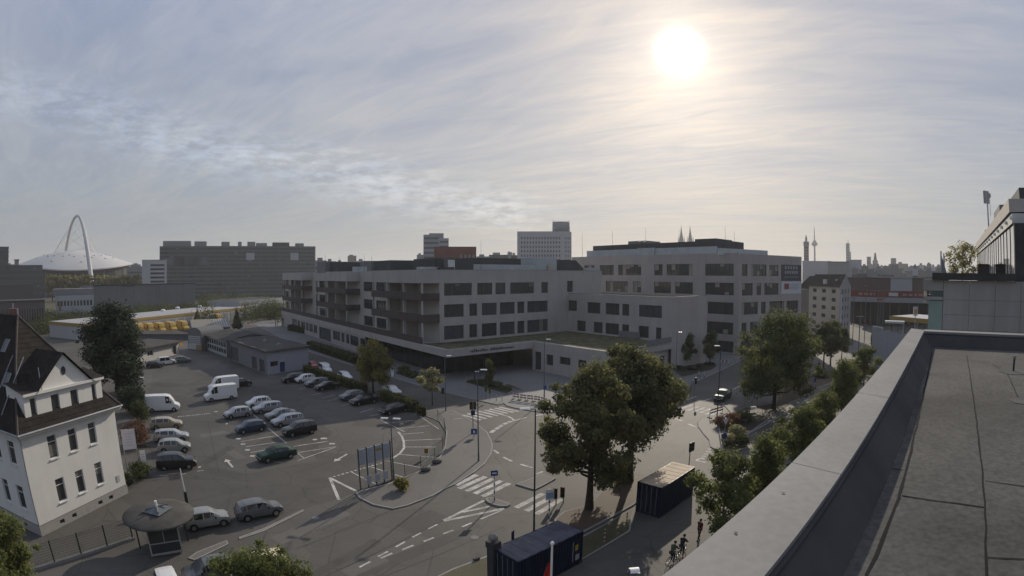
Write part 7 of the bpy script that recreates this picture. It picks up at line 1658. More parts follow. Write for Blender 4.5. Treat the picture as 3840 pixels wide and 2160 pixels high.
# railway shrubs: one mass
rng = np.random.default_rng(5); lob = []
for i in range(240):
    f = rng.uniform(0, 1); y = rng.uniform(0, 1); x_ = 420 + f * 1900; yy = 1265 - f * 120 - y * (70 + 90 * f)
    br = bearing('a', x_, yy); k0 = (-162 - .107 * 128) / (br.x - .107 * br.y) if br.x < .107 * br.y else 250; k0 = k0 * math.hypot(br.x, br.y)
    dd_ = max(165, min(k0, 330)) + 8 + y * 70; p = far('a', x_, yy, dd_); s = rng.uniform(2.0, 3.6); lob.append(((p.x, p.y, s * .8), (s * 1.7, s * 1.7, s * 1.1)))
for i in range(70):
    f = rng.uniform(0, 1); p = far('b', 640 + f * 960, 700 + rng.uniform(0, 130), rng.uniform(230, 400)); s = rng.uniform(2.5, 5); lob.append(((p.x, p.y, s * .8), (s * 1.6, s * 1.6, s * 1.1)))
pts_, d_, k_ = lobes_cloud(rng, lob, 75000, .4); pts_[:, 2] = np.maximum(pts_[:, 2], .05); nr = d_ + rng.normal(size=d_.shape) * .5; nr[:, 2] += .4; nr /= np.linalg.norm(nr, axis=1, keepdims=True)
lt = rng.uniform(-.14, .14, len(lob)); o = link('railway_scrub', leaf_mesh('railway_scrub', pts_, nr, .42, LEAF_S, rng, lt[k_] + rng.uniform(-.06, .06, len(k_)))); stuff(tag(o, 'dense green scrub along the railway behind the depot', 'scrub'))
# yellow and white depot
DA, DB = (-136.0, 128.0), (-121.0, 268.0); d = unit(DA, DB); L = math.hypot(DB[0] - DA[0], DB[1] - DA[1])
t = thing('depot_hall', 'long white depot hall with yellow roof edge behind the vans', 'hall', (DA[0], DA[1], 0), world=True)
DW = mat('depot white sheet', (.36, .37, .375), var=.05, scale=.2); YEL = mat('depot yellow', (.30, .21, .075), var=.06, scale=.3)
zt = on('A', 712, 378, DA, d)[1]
m = MB(); m.obox(DA, d, 0, L, 0, 22, 0, zt - 1.0); m.build('walls', DW, t); m = MB(); m.obox(DA, d, -.15, L * .72, -.15, 22.2, zt - 1.0, zt); m.build('yellow_fascia', YEL, t); m = MB(); m.obox(DA, d, L * .72, L + .2, -.1, 22, zt - 1.0, zt + .3); m.build('grey_fascia', FARG, t)
m = MB(); m.obox(DA, d, .1, L, .2, 21.8, zt, zt + .12); m.build('roof', mat('depot roof', (.33, .33, .335), var=.08, scale=.1), t)
k = 3.0
while k < L * .7: m = MB(); m.obox(DA, d, k, k + 3.2, -.09, .0, .3, 3.6); m.build('loading_door', mat('depot door', (.22, .23, .24), var=.05), t); k += 5.2
for x, y in ((165, 980), (340, 950), (605, 930), (755, 902), (995, 882), (1090, 860), (1330, 836)):
    p = at('b', x, y, zt + .4); MB().lathe((p.x, p.y, zt + .1), [(1.1, 0), (1.1, .4), (.7, .8), (.1, .9)], 12).build('roof_dome', PLASTIC_W, t, True)
t, P, d, L, zt2 = block('grey_hall', 'pale grey blank hall right of the depot with thin poplars before it', 'b', 1075, 1640, 842, 262, 20, FARG, rng2=300); shell(t, P, d, L, 0, zt2, 20, mat('grey hall sheet', (.30, .31, .31), var=.06, scale=.1), FROOF, True)
m = MB(); m.obox(P, d, 0, L * .4, -.3, 0, zt2 - 1.6, zt2 - .2); m.build('roof_band', FARG, t)
for k in range(4): m = MB(); m.obox(P, d, L * (.42 + k * .13), L * (.47 + k * .13), -.12, 0, zt2 * .35, zt2 * .55); m.build('window', GLASS2, t)
# workshops
WG = mat('workshop grey cladding', (.13, .135, .14), var=.1); WR = mat('workshop roof', (.095, .091, .087), rough=1, var=.15, scale=.3, spec=0)
P, Q2 = (-128.0, 136.0), (-100.0, 146.0); d = unit(P, Q2); L = math.hypot(Q2[0] - P[0], Q2[1] - P[1]); zt = on('A', 1650, 462, P, d)[1]; t = thing('workshop', 'low grey workshop with a strip of windows behind the conifer', 'workshop', P + (0,), world=True)
gridf(t, P, d, 0, L, 0, zt, 10, 1, .8, .4, WG, GLASS2, -1, .15, .4, 1.2, .5); shell(t, P, d, L, 0, zt, 10, WG, WR); m = MB(); m.poly([pt(P, d, -.4, -.6) + (zt,), pt(P, d, L + .2, -.6) + (zt,), pt(P, d, L + .2, 9) + (zt + .25,), pt(P, d, -.4, 9) + (zt + .25,)]); m.build('pitched_roof', WR, t)
P, d, L = (-86.1, 100.0), (0.0, 1.0), 16.5; zt = on('A', 1460, 612, P, d)[1]; t = thing('workshop_annex', 'white walled annex with flat overhanging roof behind the white vans', 'workshop', P + (0,), world=True)
facade(t, P, d, 0, L, 0, zt, [(2.8, 5.2, 1.2, 2.4), (13.8, 15.4, .1, 2.4)], mat('annex white', (.46, .45, .42), var=.05), out=-1, frame=WHITE_FRAME); shell(t, P, d, L, 0, zt, 11, WHITE, WR); m = MB(); m.obox(P, d, -.5, L + .8, -1.0, 11.5, zt, zt + .3); m.build('flat_roof', WR, t)
m = MB(); m.obox(P, d, L - .6, L + .4, -.95, -.85, zt - 1.1, zt - .1); m.build('orange_sign', mat('annex orange', (.42, .22, .05)), t)
P, Q2 = (-88.6, 124.5), (-83.2, 123.6); d = unit(P, Q2); L = math.hypot(Q2[0] - P[0], Q2[1] - P[1]); zt = on('A', 1950, 460, P, d)[1]; t = thing('glazed_gate_building', 'grey gate building with barrel roof and white louvres', 'workshop', P + (0,), world=True); shell(t, P, d, L, 0, zt, 10, WG, WR, True)
for k in range(5): m = MB(); m.obox(P, d, .4, L - .4, -.12, -.004, zt * .36 + k * zt * .11, zt * .36 + k * zt * .11 + .28); m.build('louvre', FARW, t)
m = MB(); m.obox(P, d, .3, L * .62, -.12, -.004, .2, 1.6); m.build('white_door', FARW, t); m = MB(); m.obox(P, d, L * .66, L - .2, -.12, -.004, .2, 1.5); m.build('yellow_door', YEL, t)
m = MB(); N_ = 8
for i in range(N_):
    q = [(L / 2 - L / 2 * math.cos(math.pi * f / N_), zt + 1.7 * math.sin(math.pi * f / N_)) for f in (i, i + 1)]
    m.poly([pt(P, d, q[0][0], 0) + (q[0][1],), pt(P, d, q[1][0], 0) + (q[1][1],), pt(P, d, q[1][0], 10) + (q[1][1],), pt(P, d, q[0][0], 10) + (q[0][1],)])
m.poly([pt(P, d, L / 2 - L / 2 * math.cos(math.pi * i / N_), 0) + (zt + 1.7 * math.sin(math.pi * i / N_),) for i in range(N_ + 1)]); m.build('barrel_roof', WG, t, True)
P, Q2 = (-83.1, 126.0), (-70.2, 115.6); d = unit(P, Q2); L = math.hypot(Q2[0] - P[0], Q2[1] - P[1]); zt = on('A', 2135, 490, P, d)[1]; t = thing('glazed_workshop', 'low building with white window grid beside the gate building', 'workshop', P + (0,), world=True)
gridf(t, P, d, 0, L, 0, zt, 8, 2, .84, .72, mat('grid white', (.34, .35, .36), var=.05), GLASS2, -1, .12, .3, .5, .4); shell(t, P, d, L, 0, zt, 14, WG, WR)
m = MB(); m.poly([pt(P, d, -.4, -.7) + (zt,), pt(P, d, L + .4, -.7) + (zt,), pt(P, d, L + .4, 7) + (zt + 1.3,), pt(P, d, -.4, 7) + (zt + 1.3,)]); m.poly([pt(P, d, -.4, 7) + (zt + 1.3,), pt(P, d, L + .4, 7) + (zt + 1.3,), pt(P, d, L + .4, 14.6) + (zt,), pt(P, d, -.4, 14.6) + (zt,)]); m.build('pitched_roof', WR, t)
for e_ in (0, L): m = MB(); m.poly([pt(P, d, e_, 0) + (zt,), pt(P, d, e_, 14) + (zt,), pt(P, d, e_, 7) + (zt + 1.25,)]); m.build('gable', WG, t)
P, Q2 = (-104.5, 150.0), (-94.0, 158.0); d = unit(P, Q2); L = math.hypot(Q2[0] - P[0], Q2[1] - P[1]); zt = on('A', 2080, 400, P, d)[1]; t = thing('sawtooth_shed', 'pale roofed shed with white skylight bars behind the gate building', 'workshop', P + (0,), world=True); shell(t, P, d, L, 0, zt, 12, WG, WR, True)
m = MB(); m.poly([pt(P, d, -.3, -.6) + (zt,), pt(P, d, L + .3, -.6) + (zt,), pt(P, d, L + .3, 11) + (zt + 2.0,), pt(P, d, -.3, 11) + (zt + 2.0,)]); m.build('pitched_roof', mat('pale shed roof', (.24, .22, .19), var=.1), t)
for k in range(6): m = MB(); s = L * (.6 + k * .065); m.poly([pt(P, d, s, 0) + (zt + .2,), pt(P, d, s + .35, 0) + (zt + .2,), pt(P, d, s + .35, 10) + (zt + 2.0,), pt(P, d, s, 10) + (zt + 2.0,)]); m.build('skylight_bar', FARW, t)
# annex with blue door
XA, XB, XC = (-49.2, 97.0), (-67.0, 112.4), (-43.8, 106.6); d = unit(XA, XB); L = math.hypot(XB[0] - XA[0], XB[1] - XA[1]); d2 = unit(XA, XC); L2 = math.hypot(XC[0] - XA[0], XC[1] - XA[1])
t = thing('garage_building', 'flat roofed garage with pale walls and a blue door beside the hedge', 'garage', (XA[0], XA[1], 0), world=True); zt = 4.6
PW_ = mat('pale lilac wall', (.30, .30, .34), var=.05); GWL = mat('grey garage wall', (.19, .19, .20), var=.08)
facade(t, XA, d2, 0, L2, 0, zt, [(3.2, 4.6, .1, 2.2, mat('blue door', (.02, .04, .13), var=.05)), (.8, 2.8, 1.6, 2.6)], PW_, out=-1)
facade(t, XA, d, 0, L, 0, zt, [(1.5, 4.5, .1, 2.8), (6, 9, .1, 2.8), (18, 24, .1, 3.4)], GWL, out=+1, glass=mat('garage gate', (.09, .09, .10), var=.1), mull=6)
cc_ = (XB[0] + XC[0] - XA[0], XB[1] + XC[1] - XA[1]); m = MB(); m.prism(ccw([pt(XA, d2, -.5, -.5), pt(XC, d2, .5, -.5), (cc_[0] + .3, cc_[1] + .7), pt(XB, d, .5, .5)]), zt, zt + .35); m.build('flat_roof', WR, t)
facade(t, XC, unit(XC, cc_), 0, L, 0, zt, [], GWL, out=-1); facade(t, XB, d2, 0, L2, 0, zt, [], GWL, out=+1)
for k in (5, 13): q = pt(XA, d, k, -5); MB().lathe((q[0], q[1], zt + .35), [(.5, 0), (.5, .5), (.2, .7)], 10).build('roof_vent', FARG, t)
t = thing('picnic_shelter', 'brown timber pergola on the pale yard at the far podium end', 'pergola', tuple(at('b', 1650, 1170)), .2)
for x in (-4, -1.3, 1.3, 4):
    for y in (-1.5, 1.5): MB().box(x - .12, y - .12, 0, x + .12, y + .12, 3.0).build('post', BROWN, t)
MB().box(-4.4, -1.8, 3.0, 4.4, 1.8, 3.25).build('roof_deck', BROWN, t)
sheet('far_yard', A('b', [(1130, 1150), (1180, 1100), (1600, 1030), (1720, 1075), (1760, 1130), (1640, 1175)]), 0.01, mat('terracotta paving', (.20, .165, .14), var=.12, scale=.2))
# towers behind the roof
t, P, d, L, zt = block('office_tower', 'pale stepped office tower behind the red brick block', 'd', 90, 395, 300, 420, 18, FARG)
TB = mat('tower grey', (.26, .28, .30), var=.05); gridf(t, P, d, 0, L * .62, 0, zt + 2.8, 1, 13, .96, .42, TB, FGL, -1, .4, .3, 1, 1); gridf(t, P, d, L * .62, L, 0, zt, 1, 12, .94, .42, mat('tower light', (.33, .34, .36), var=.05), FGL, -1, .4, .3, 1, 1)
shell(t, P, d, L * .62, 0, zt + 2.8, 18, TB, FROOF); shell(t, pt(P, d, L * .62), d, L * .38, 0, zt, 18, TB, FROOF); m = MB(); m.obox(P, d, L * .22, L * .8, 3, 12, zt - 1, zt + 4.2); m.build('plant_storey', TB, t)
t, P, d, L, zt = block('brick_block', 'red brick office block in front of the stepped tower', 'd', 218, 728, 402, 300, 16, FBRICK); gridf(t, P, d, 0, L * .58, 8, zt, 1, 2, .9, .35, FBRICK, GLASS2, -1, .3, .8, 1, 2.0); gridf(t, P, d, L * .58, L, 8, zt, 4, 3, .5, .45, FBRICK, mat('bright glass', (.22, .24, .26), rough=.2), -1, .3, .4, 1, 2.2); shell(t, P, d, L, 0, zt, 16, FBRICK, FROOF)
t, P, d, L, zt = block('white_tower', 'white high rise with square window grid and round rooftop drum', 'd', 1222, 1878, 218, 520, 22, FARW); TW = mat('white tower render', (.36, .37, .385), var=.04, scale=.1)
gridf(t, P, d, 0, L * .86, 0, zt, 14, 13, .55, .55, TW, FGL, -1, .5, 3, 2, 4.5); gridf(t, pt(P, d, L * .86), unit((0, 0), (d[0] * .8 - d[1] * .6, d[1] * .8 + d[0] * .6)), 0, L * .18, 0, zt, 4, 13, .5, .55, TW, FGL, -1, .5, .6, 2, 4.5)
m = MB(); e1_ = pt(pt(P, d, L * .86), unit((0, 0), (d[0] * .8 - d[1] * .6, d[1] * .8 + d[0] * .6)), L * .18); bk1, bk2 = pt(P, d, L, 26), pt(P, d, 0, 26)
for a_, b_ in ((e1_, bk1), (bk1, bk2), (bk2, P)): m.poly([a_ + (0,), b_ + (0,), b_ + (zt,), a_ + (zt,)])
m.poly([P + (zt - .3,), pt(P, d, L * .86) + (zt - .3,), e1_ + (zt - .3,), bk1 + (zt - .3,), bk2 + (zt - .3,)]); m.build('rear_wall', TW, t)
q = pt(P, d, L * .815, 12); zd = far('d', 1755, 102, 530).z; MB().lathe((q[0], q[1], zt - .4), [(8.8, 0), (8.8, zd - zt)], 40).build('roof_drum', FARG, t, True)
for i in range(16): a_ = math.pi * 2 * i / 16; MB().tube((q[0] + 8.4 * math.cos(a_), q[1] + 8.4 * math.sin(a_), zd), (q[0] + 8.4 * math.cos(a_), q[1] + 8.4 * math.sin(a_), zd + 1.6), .15, n=4).build('rail_post', FARD, t)
# twin church spires
for nm, x0, x1, ytop, lab in (('left', 1240, 1305, 12, 'left'), ('right', 1347, 1412, 12, 'right')):
    D_ = 1500; a = far('e', x0, 222, D_); b = far('e', x1, 222, D_); c_ = (a + b) / 2; rr_ = (b - a).length / 2; zt = far('e', (x0 + x1) / 2 - 5, ytop, D_).z
    t = thing('church_spire', 'dark pointed gothic spire, %s of the twin pair on the skyline' % lab, 'church', (c_.x, c_.y, 0), .4, 'twin church spires'); ST = mat('dark stone', (.10, .095, .09), var=.15, scale=.05)
    MB().box(-rr_ * .9, -rr_ * .9, 0, rr_ * .9, rr_ * .9, c_.z - 4).build('tower', ST, t)
    MB().lathe((0, 0, c_.z - 4), [(rr_ * .95, 0), (rr_ * .72, (zt - c_.z) * .28), (rr_ * .36, (zt - c_.z) * .62), (rr_ * .12, (zt - c_.z) * .9), (.3, zt - c_.z + 4)], 8).build('spire', ST, t)
    for i in range(4): a_ = math.pi / 4 + math.pi / 2 * i; MB().lathe((rr_ * 1.1 * math.cos(a_), rr_ * 1.1 * math.sin(a_), c_.z - 8), [(rr_ * .22, 0), (rr_ * .2, 10), (.2, 26)], 6).build('pinnacle', ST, t)
# skyline on the right
SKY1 = mat('skyline grey', (.19, .185, .19), var=.05)
def tower(name, label, c, x0, x1, y0, D_, wall=SKY1, steps=()):
    a = far(c, x0, y0, D_); b = far(c, x1, y0, D_); d = unit(a, b); L = math.hypot(b.x - a.x, b.y - a.y); t = thing(name, label, 'tower', (a.x, a.y, 0), world=True)
    m = MB(); m.obox(V2(a), d, 0, L, 0, L, 0, a.z); m.build('shaft', wall, t)
    n = 16
    for k in range(4, n): m = MB(); m.obox(V2(a), d, L * .1, L * .9, -.25, 0, a.z * k / n, a.z * (k + .5) / n); m.build('window_band', FGL, t)
    return t, V2(a), d, L, a.z
t, P, d, L, zt = tower('brick_tower', 'red grey tower with glass lantern and pointed top on the skyline', 'f', 432, 492, 262, 800, mat('tower rose', (.21, .16, .16), var=.05)); z1 = far('f', 462, 178, 800).z; z2 = far('f', 462, 128, 800).z
m = MB(); m.obox(P, d, -L * .06, L * 1.06, -L * .06, L * 1.06, zt, zt + 6); m.build('cornice', SKY1, t); m = MB(); m.obox(P, d, L * .27, L * .73, L * .27, L * .73, zt + 6, z1); m.build('lantern', FARW, t); q = pt(P, d, L / 2, L / 2); MB().lathe((q[0], q[1], z1), [(L * .22, 0), (L * .12, (z2 - z1) * .5), (.3, z2 - z1)], 8).build('spike', FARD, t)
D_ = 1900; c_ = far('f', 562, 240, D_); zt = far('f', 560, 75, D_).z; t = thing('television_tower', 'slim television tower with round pod on the skyline', 'tower', (c_.x, c_.y, 0)); k = D_ / FPX * .31
MB().lathe((0, 0, 0), [(13 * k, 0), (9 * k, c_.z - 10), (6 * k, c_.z + 30), (2.5 * k, c_.z + 60), (1.2, zt)], 14).build('shaft', SKY1, t, True); MB().lathe((0, 0, c_.z - 30 * k), [(8 * k, 0), (30 * k, 12 * k), (38 * k, 26 * k), (36 * k, 38 * k), (26 * k, 48 * k), (18 * k, 66 * k), (8 * k, 72 * k)], 28).build('pod', FARG, t, True)
t, P, d, L, zt = tower('slab_tower', 'slim grey high rise with mast on the skyline right of the television tower', 'f', 940, 985, 232, 1500); m = MB(); m.obox(P, d, L, L * 1.35, .2, L, 0, far('f', 1000, 335, 1500).z); m.build('side_shaft', SKY1, t); q = pt(P, d, L * .6, L / 2); MB().tube((q[0], q[1], zt), (q[0], q[1], far('f', 968, 190, 1500).z), 1.2, .4, 6).build('mast', FARD, t)
tower('round_tower', 'short grey tower on the skyline, left of the small church', 'f', 1192, 1243, 395, 1200); tower('square_tower', 'squat grey tower on the skyline right of the small church', 'f', 1482, 1548, 412, 1200)
a = far('f', 1272, 440, 1200); b = far('f', 1318, 440, 1200); c_ = (a + b) / 2; r_ = (b - a).length / 2; t = thing('church_tower', 'small pointed church tower on the skyline between two squat towers', 'church', (c_.x, c_.y, 0)); MB().box(-r_, -r_, 0, r_, r_, c_.z).build('tower', SKY1, t); MB().lathe((0, 0, c_.z), [(r_ * 1.15, 0), (r_ * .5, 16), (.3, far('f', 1295, 372, 1200).z - c_.z)], 4).build('spire', FARD, t)
# big pale trade halls
HALL = mat('trade hall pale', (.34, .35, .37), var=.05, scale=.05)
for nm, x0, x1, y, D_, lab, mt_ in (('trade_hall', 415, 760, 455, 620, 'pale hall below the television tower', HALL), ('trade_hall', 720, 975, 462, 560, 'blank pale hall with flat roof below the slim high rise', FARG), ('trade_hall', 975, 1130, 440, 580, 'bright pale hall end right of the blank hall', HALL)):
    t, P, d, L, zt = block(nm, lab, 'f', x0, x1, y, D_, 40, mt_, 'hall'); shell(t, P, d, L, 0, zt, 40, mt_, FROOF, True); m = MB(); m.obox(P, d, -.5, L + .5, -.3, .3, zt, zt + .8); m.build('roof_edge', FARD if x0 == 720 else FARW, t)
    for k in range(5): m = MB(); m.obox(P, d, L * (k + .02) / 5, L * (k + .98) / 5, -.2, 0, 3, zt - 1); m.build('wall_panel', mt_, t)
# apartment house
D_ = 172; a = far('f', 497, 745, D_ + 16); b = far('f', 872, 745, D_); g_b = far('f', 1002, 745, D_ + 12); d = unit(a, b); L = math.hypot(b.x - a.x, b.y - a.y); d2 = unit(b, g_b); L2 = math.hypot(g_b.x - b.x, g_b.y - b.y); ze = (a.z + b.z) / 2
t = thing('apartment_house', 'pale beige five storey apartment house with dark pitched roof and gable', 'house', (a.x, a.y, 0), world=True); APW = mat('apartment beige', (.36, .345, .31), var=.05, scale=.2); APG = mat('apartment gable grey', (.27, .265, .26), var=.05)
gridf(t, V2(a), d, 0, L, 0, ze, 3, 6, .42, .45, APW, GLASS2, -1, .2, .8, .8, .3); gridf(t, V2(b), d2, 0, L2, 0, ze, 3, 6, .34, .5, APG, GLASS2, -1, .2, 1.6, .8, .3)
pk = far('f', 943, 612, D_ + 6).z; rd = pt(V2(b), d2, L2 / 2); rd0 = pt(V2(a), d2, L2 / 2)
m = MB(); m.poly([V2(b) + (ze,), V2(g_b) + (ze,), rd + (pk,)]); m.build('gable', APG, t)
m = MB(); ea, eb = pt(V2(a), d, -.4, -.5), pt(V2(b), d, .3, -.5); m.poly([ea + (ze - .25,), eb + (ze - .25,), rd + (pk + .1,), rd0 + (pk + .1,)]); e2_, e3_ = pt(V2(g_b), d2, .4), pt(pt(V2(a), d2, L2), d2, .4); m.poly([rd0 + (pk + .1,), rd + (pk + .1,), e2_ + (ze - .25,), e3_ + (ze - .25,)]); m.build('roof', mat('apartment roof', (.035, .033, .033), rough=1, var=.15, spec=0), t)
for x in (690, 838): q = far('f', x, 690, D_ + 6); MB().box(q.x - .5, q.y - .5, q.z - .9, q.x + .5, q.y + .5, q.z + .6).build('roof_window', FARW, t)
m = MB(); m.obox(V2(b), d2, .4, 1.5, -.15, -.02, ze * .35, ze * .85); m.build('white_banner', mat('banner pale blue', (.40, .43, .46), var=.05), t); m = MB(); m.obox(V2(b), d2, .4, 1.6, -.15, -.02, ze * .18, ze * .32); m.build('dark_banner', FARD, t)
m = MB(); m.obox(pt(V2(a), d, -9), d, 0, 9, .4, 10, 0, ze - 1.5); m.build('stair_wing', mat('stair wing grey', (.16, .155, .15), var=.08), t); m = MB(); q0, q1 = pt(V2(a), d, -9.2, .2), pt(V2(a), d, .3, .2); m.poly([q0 + (ze - 1.4,), q1 + (ze - 1.4,), pt(V2(a), d, .3, 6) + (pk - .5,), pt(V2(a), d, -9.2, 6) + (pk - .5,)]); m.build('stair_roof', mat('apartment roof', (.05, .047, .047)), t)
# store with red banner
D_ = 235; t, P, d, L, zt = block('retail_store', 'brown clad store with a red banner band and dark open ground floor', 'f', 960, 2000, 650, D_, 40, FARG); ST1 = mat('store brown', (.105, .075, .07), var=.08, scale=.1); zz = lambda y: far('f', 1450, y, D_).z
sx = lambda x: on('f', x, 720, P, d)[0]
for x0, x1, mt_ in ((960, 1480, ST1), (1480, 1742, mat('store white', (.30, .31, .32), var=.05)), (1742, 2000, ST1)): m = MB(); m.obox(P, d, sx(x0), sx(x1), 0, .4, zz(805), zt); m.build('upper_wall', mt_, t)
RB = mat('red banner', (.15, .04, .034), var=.15, scale=.2)
m = MB(); m.obox(P, d, sx(960), sx(1900), -1.2, -.9, zz(885), zz(808)); m.build('red_banner', RB, t)
for x0, x1, n in ((1100, 1300, 12), (1630, 1870, 14)):
    for k in range(n):
        if k in (3, 7, 10): continue
        xa = x0 + (x1 - x0) * k / n; m = MB(); m.obox(P, d, sx(xa), sx(xa + (x1 - x0) / n * .7), -1.3, -1.22, zz(862), zz(835)); m.build('letter', mat('letter pink', (.30, .22, .21), var=0), t)
m = MB(); m.obox(P, d, sx(1460), sx(1572), -1.3, -1.22, zz(868), zz(826)); m.build('white_label', FARW, t); m = MB(); m.obox(P, d, sx(1340), sx(1440), -1.3, -1.22, zz(880), zz(815)); m.build('picture_panel', mat('banner brown', (.13, .05, .03), var=.4, scale=.5), t)
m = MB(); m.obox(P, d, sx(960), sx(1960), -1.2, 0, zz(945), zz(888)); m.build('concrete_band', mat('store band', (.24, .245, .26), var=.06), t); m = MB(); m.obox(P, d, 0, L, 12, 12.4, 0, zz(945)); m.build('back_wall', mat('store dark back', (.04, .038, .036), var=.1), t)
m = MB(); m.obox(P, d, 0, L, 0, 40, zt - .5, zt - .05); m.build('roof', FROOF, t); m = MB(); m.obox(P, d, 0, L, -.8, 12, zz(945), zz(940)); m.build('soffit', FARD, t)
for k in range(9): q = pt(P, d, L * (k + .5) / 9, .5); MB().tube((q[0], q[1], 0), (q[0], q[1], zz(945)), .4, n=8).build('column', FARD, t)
m = MB(); m.obox(P, d, sx(1318), sx(1385), -1.3, -1.21, zz(925), zz(900)); m.build('letter', mat('letter red', (.35, .06, .05), var=0), t)
# petrol station canopy and clutter beyond the trees
a = far('f', 1480, 1110, 158); b = far('f', 1960, 1108, 150); d = unit(a, b); L = math.hypot(b.x - a.x, b.y - a.y); t = thing('station_canopy', 'petrol station canopy with yellow edge and white roof', 'canopy', (a.x, a.y, 0), world=True)
m = MB(); m.obox(V2(a), d, 0, L, 0, 14, a.z - .3, a.z); m.build('roof', FARW, t); m = MB(); m.obox(V2(a), d, -.2, L + .2, -.25, 0, a.z - 1.2, a.z + .05); m.build('yellow_edge', YEL, t)
for k in (.15, .5, .85): q = pt(V2(a), d, L * k, 4); MB().tube((q[0], q[1], 0), (q[0], q[1], a.z - .3), .25, n=8).build('column', FARW, t)
a = far('f', 1412, 1172, 140); b = far('f', 1650, 1160, 140); t = thing('bus_shelter', 'white roofed shelter left of the petrol station canopy', 'shelter', (a.x, a.y, 0), math.atan2(b.y - a.y, b.x - a.x)); L = math.hypot(b.x - a.x, b.y - a.y); MB().box(0, 0, a.z - .5, L, 3, a.z).build('roof', FARW, t)
for k in range(4): MB().box(L * k / 3 - .1 + .1, .1, 0, L * k / 3 + .2, .3, a.z - .5).build('post', FARD, t)
a = far('f', 1262, 1230, 128); b = far('f', 1650, 1270, 118); t = thing('boundary_wall', 'long pale wall beyond the street trees, beside the cypresses', 'wall', (a.x, a.y, 0), math.atan2(b.y - a.y, b.x - a.x)); L = math.hypot(b.x - a.x, b.y - a.y)
for k in range(6): MB().box(L * k / 6 + .02, 0, 0, L * (k + 1) / 6 - .02, .25, a.z - (.0 if k < 2 else .6)).build('panel', mat('pale wall panel', (.30, .31, .33), var=.06), t)
MB().box(0, -.05, a.z - .6, L, -.002, a.z - .55).build('rail', METAL, t)
a = far('f', 1780, 1060, 150); t = thing('price_sign', 'white and orange pole sign of the petrol station', 'sign', (a.x, a.y, 0), -.6); MB().tube((0, 0, 0), (0, 0, a.z - 1), .12, n=6).build('post', METAL, t); MB().box(-.6, -.2, a.z - 1.0, .6, .2, a.z + 1.3).build('panel', FARW, t); MB().box(-.35, -.24, a.z - .5, .35, -.202, a.z + .7).build('emblem', mat('sign orange', (.5, .2, .04), var=.2, scale=1), t)
for k, (x, y0, y1, D_) in enumerate(((1185, 745, 1035, 170), (1335, 660, 1215, 130), (1040, 880, 1180, 160), (1395, 900, 1150, 160), (1112, 1120, 1440, 110))):
    a = far('f', x, y0, D_); t = thing('mast', 'slim grey lamp mast before the store, %s from the left' % ('third', 'fourth and tallest', 'first', 'fifth', 'second')[k], 'mast', (a.x, a.y, 0), 0, 'masts before the store'); MB().tube((0, 0, 0), (0, 0, a.z), .13, .09, 8).build('pole', LAMPPOLE, t); MB().box(-1.0, -.15, a.z - .1, 1.0, .15, a.z + .12).build('lamp_bar', LAMPPOLE, t)
sheet('far_street', A('f', [(1005, 1130), (1060, 1160), (1450, 1200), (1900, 1180), (1900, 1110), (1480, 1120)]), 0.012, ground_mat('pale far street', (.16, .155, .145), .12))
# distant roofs along the horizon: simple blocks, each its own building
rng = random.Random(11); DN = {}
ORD = 'first second third fourth fifth sixth seventh eighth ninth tenth eleventh twelfth thirteenth fourteenth fifteenth sixteenth seventeenth eighteenth nineteenth twentieth'.split()
def distant(c, x0, x1, y, D_, mt_):
    row = dict(b='behind the loggia roofs', d='between the stepped and the white tower', a='beside the arena').get(c) or ('on the right skyline' if D_ > 600 else 'just above the brown store')
    k = DN.get(row, 0); DN[row] = k + 1
    t, P, d, L, zt = block('distant_building', 'distant low building %s, %s from the left' % (row, ORD[k]), c, x0, x1, y, D_, 20, mt_, group='distant roofs'); shell(t, P, d, L, 0, zt, 20, mt_, FROOF, True)
    m = MB(); m.obox(P, d, L * .2, L * rng.uniform(.4, .7), 3, 9, zt - .1, zt + rng.uniform(1, 3)); m.build('roof_housing', FARG, t)
    n = 3
    for k in range(n): m = MB(); m.obox(P, d, L * .04, L * .96, -.2, 0, zt * (.35 + .2 * k), zt * (.35 + .2 * k) + zt * .07); m.build('window_band', FGL, t)
ml = (FARG, FARD, FARW, SKY1, mat('skyline tan', (.24, .215, .19), var=.05))
for x0, x1, y, D_ in ((2000, 2140, 375, 520), (2130, 2260, 385, 600), (2250, 2390, 390, 650), (2395, 2500, 318, 640), (2490, 2680, 380, 600)): distant('b', x0, x1, y, D_, rng.choice(ml))
for x0, x1, y, D_ in ((10, 95, 500, 600), (730, 890, 520, 560), (880, 1110, 500, 600), (1105, 1160, 468, 620), (1150, 1225, 505, 560)): distant('d', x0, x1, y, D_, rng.choice(ml))
x = 1130
while x < 2080:
    w_ = rng.uniform(50, 150); distant('f', x, x + w_, rng.uniform(478, 520), rng.uniform(650, 1000), rng.choice(ml)); x += w_ * rng.uniform(.6, .95)
x = 1010
while x < 2080:
    w_ = rng.uniform(60, 170); distant('f', x, x + w_, rng.uniform(535, 600), rng.uniform(380, 560), rng.choice(ml)); x += w_ * rng.uniform(.7, 1.0)
for x0, x1, y, D_ in ((1540, 1720, 770, 640), (1590, 1700, 745, 800), (20, 200, 745, 700)): distant('a', x0, x1, y, D_, FARG)
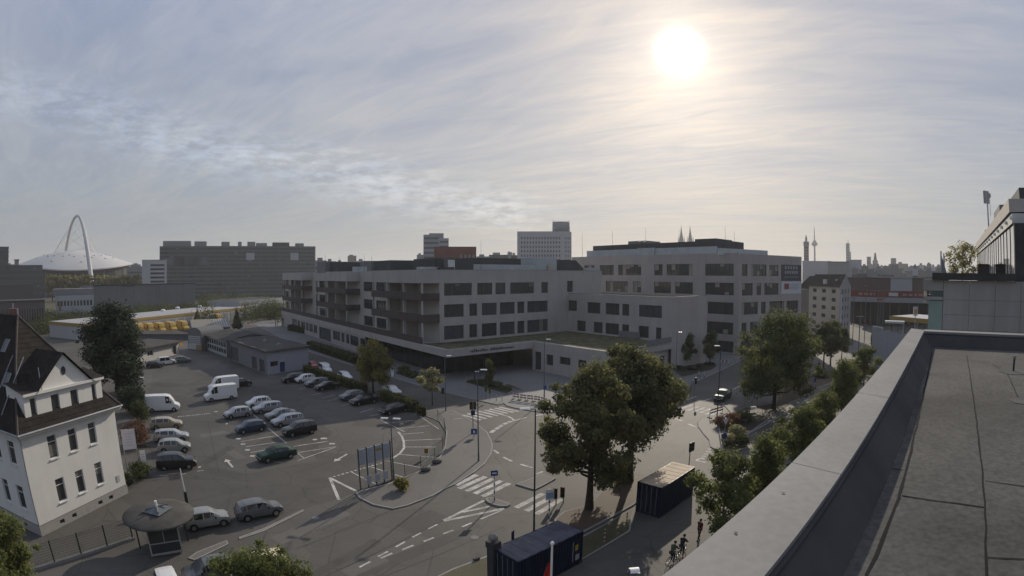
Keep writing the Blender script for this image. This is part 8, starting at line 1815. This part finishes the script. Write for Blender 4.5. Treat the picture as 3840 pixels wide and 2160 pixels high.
# low wooded hills at the end of the plain
m = MB(); prof = []
for i in range(121):
    a_ = R(-75 + 150 * i / 120); h_ = 22 + 26 * max(0, math.sin(i * .13) * .6 + math.sin(i * .31) * .25 + .1); prof.append((a_, h_))
for i in range(120):
    (a0, h0), (a1, h1) = prof[i], prof[i + 1]; D0, D1 = 5600, 6800
    p0, p1 = (D0 * math.sin(a0), D0 * math.cos(a0)), (D0 * math.sin(a1), D0 * math.cos(a1)); q0, q1 = (D1 * math.sin(a0), D1 * math.cos(a0)), (D1 * math.sin(a1), D1 * math.cos(a1))
    m.poly([p0 + (0,), p1 + (0,), q1 + (h1,), q0 + (h0,)])
struct(m.build('hills', mat('wooded hills', (.05, .06, .04), var=.2, scale=.002), None, True))
# scattered low town between the rail yard and the horizon is shut in by trees: one far wood
rng = np.random.default_rng(9); lob = []
for i in range(260):
    a_ = rng.uniform(-62, 40); D_ = rng.uniform(430, 1500); s = rng.uniform(4, 7.5); lob.append(((D_ * math.sin(R(a_)), D_ * math.cos(R(a_)), s * .9), (s * 2.2, s * 2.2, s * 1.1)))
pts_, d_, k_ = lobes_cloud(rng, lob, 20000, .35); pts_[:, 2] = np.maximum(pts_[:, 2], .1); nr = d_ + rng.normal(size=d_.shape) * .4; nr[:, 2] += .4; nr /= np.linalg.norm(nr, axis=1, keepdims=True)
o = link('far_wood', leaf_mesh('far_wood', pts_, nr, 1.3, LEAF_S, rng, rng.uniform(-.12, .12, len(k_)))); stuff(tag(o, 'far trees of the town seen as one green mass', 'trees'))
# the summer haze: one closed box of thin even air round everything
hm = bpy.data.materials.new('thin haze'); hm.use_nodes = True; nt = hm.node_tree; nt.nodes.remove(nt.nodes['Principled BSDF'])
pv = nt.nodes.new('ShaderNodeVolumePrincipled'); pv.inputs['Color'].default_value = (.86, .88, .92, 1); pv.inputs['Density'].default_value = 0.00018; pv.inputs['Anisotropy'].default_value = .25
nt.links.new(pv.outputs[0], nt.nodes['Material Output'].inputs['Volume'])
hz = MB().box(-7500, -7500, -1.0, 7500, 7500, 215.0).build('haze', hm); stuff(tag(hz, 'thin pale summer haze over the whole town', 'haze'))
# patterns are not part of the scene
for o in SPARE:
    bpy.data.objects.remove(o)
for o in list(scene.objects):
    if '_w' in o: del o['_w']
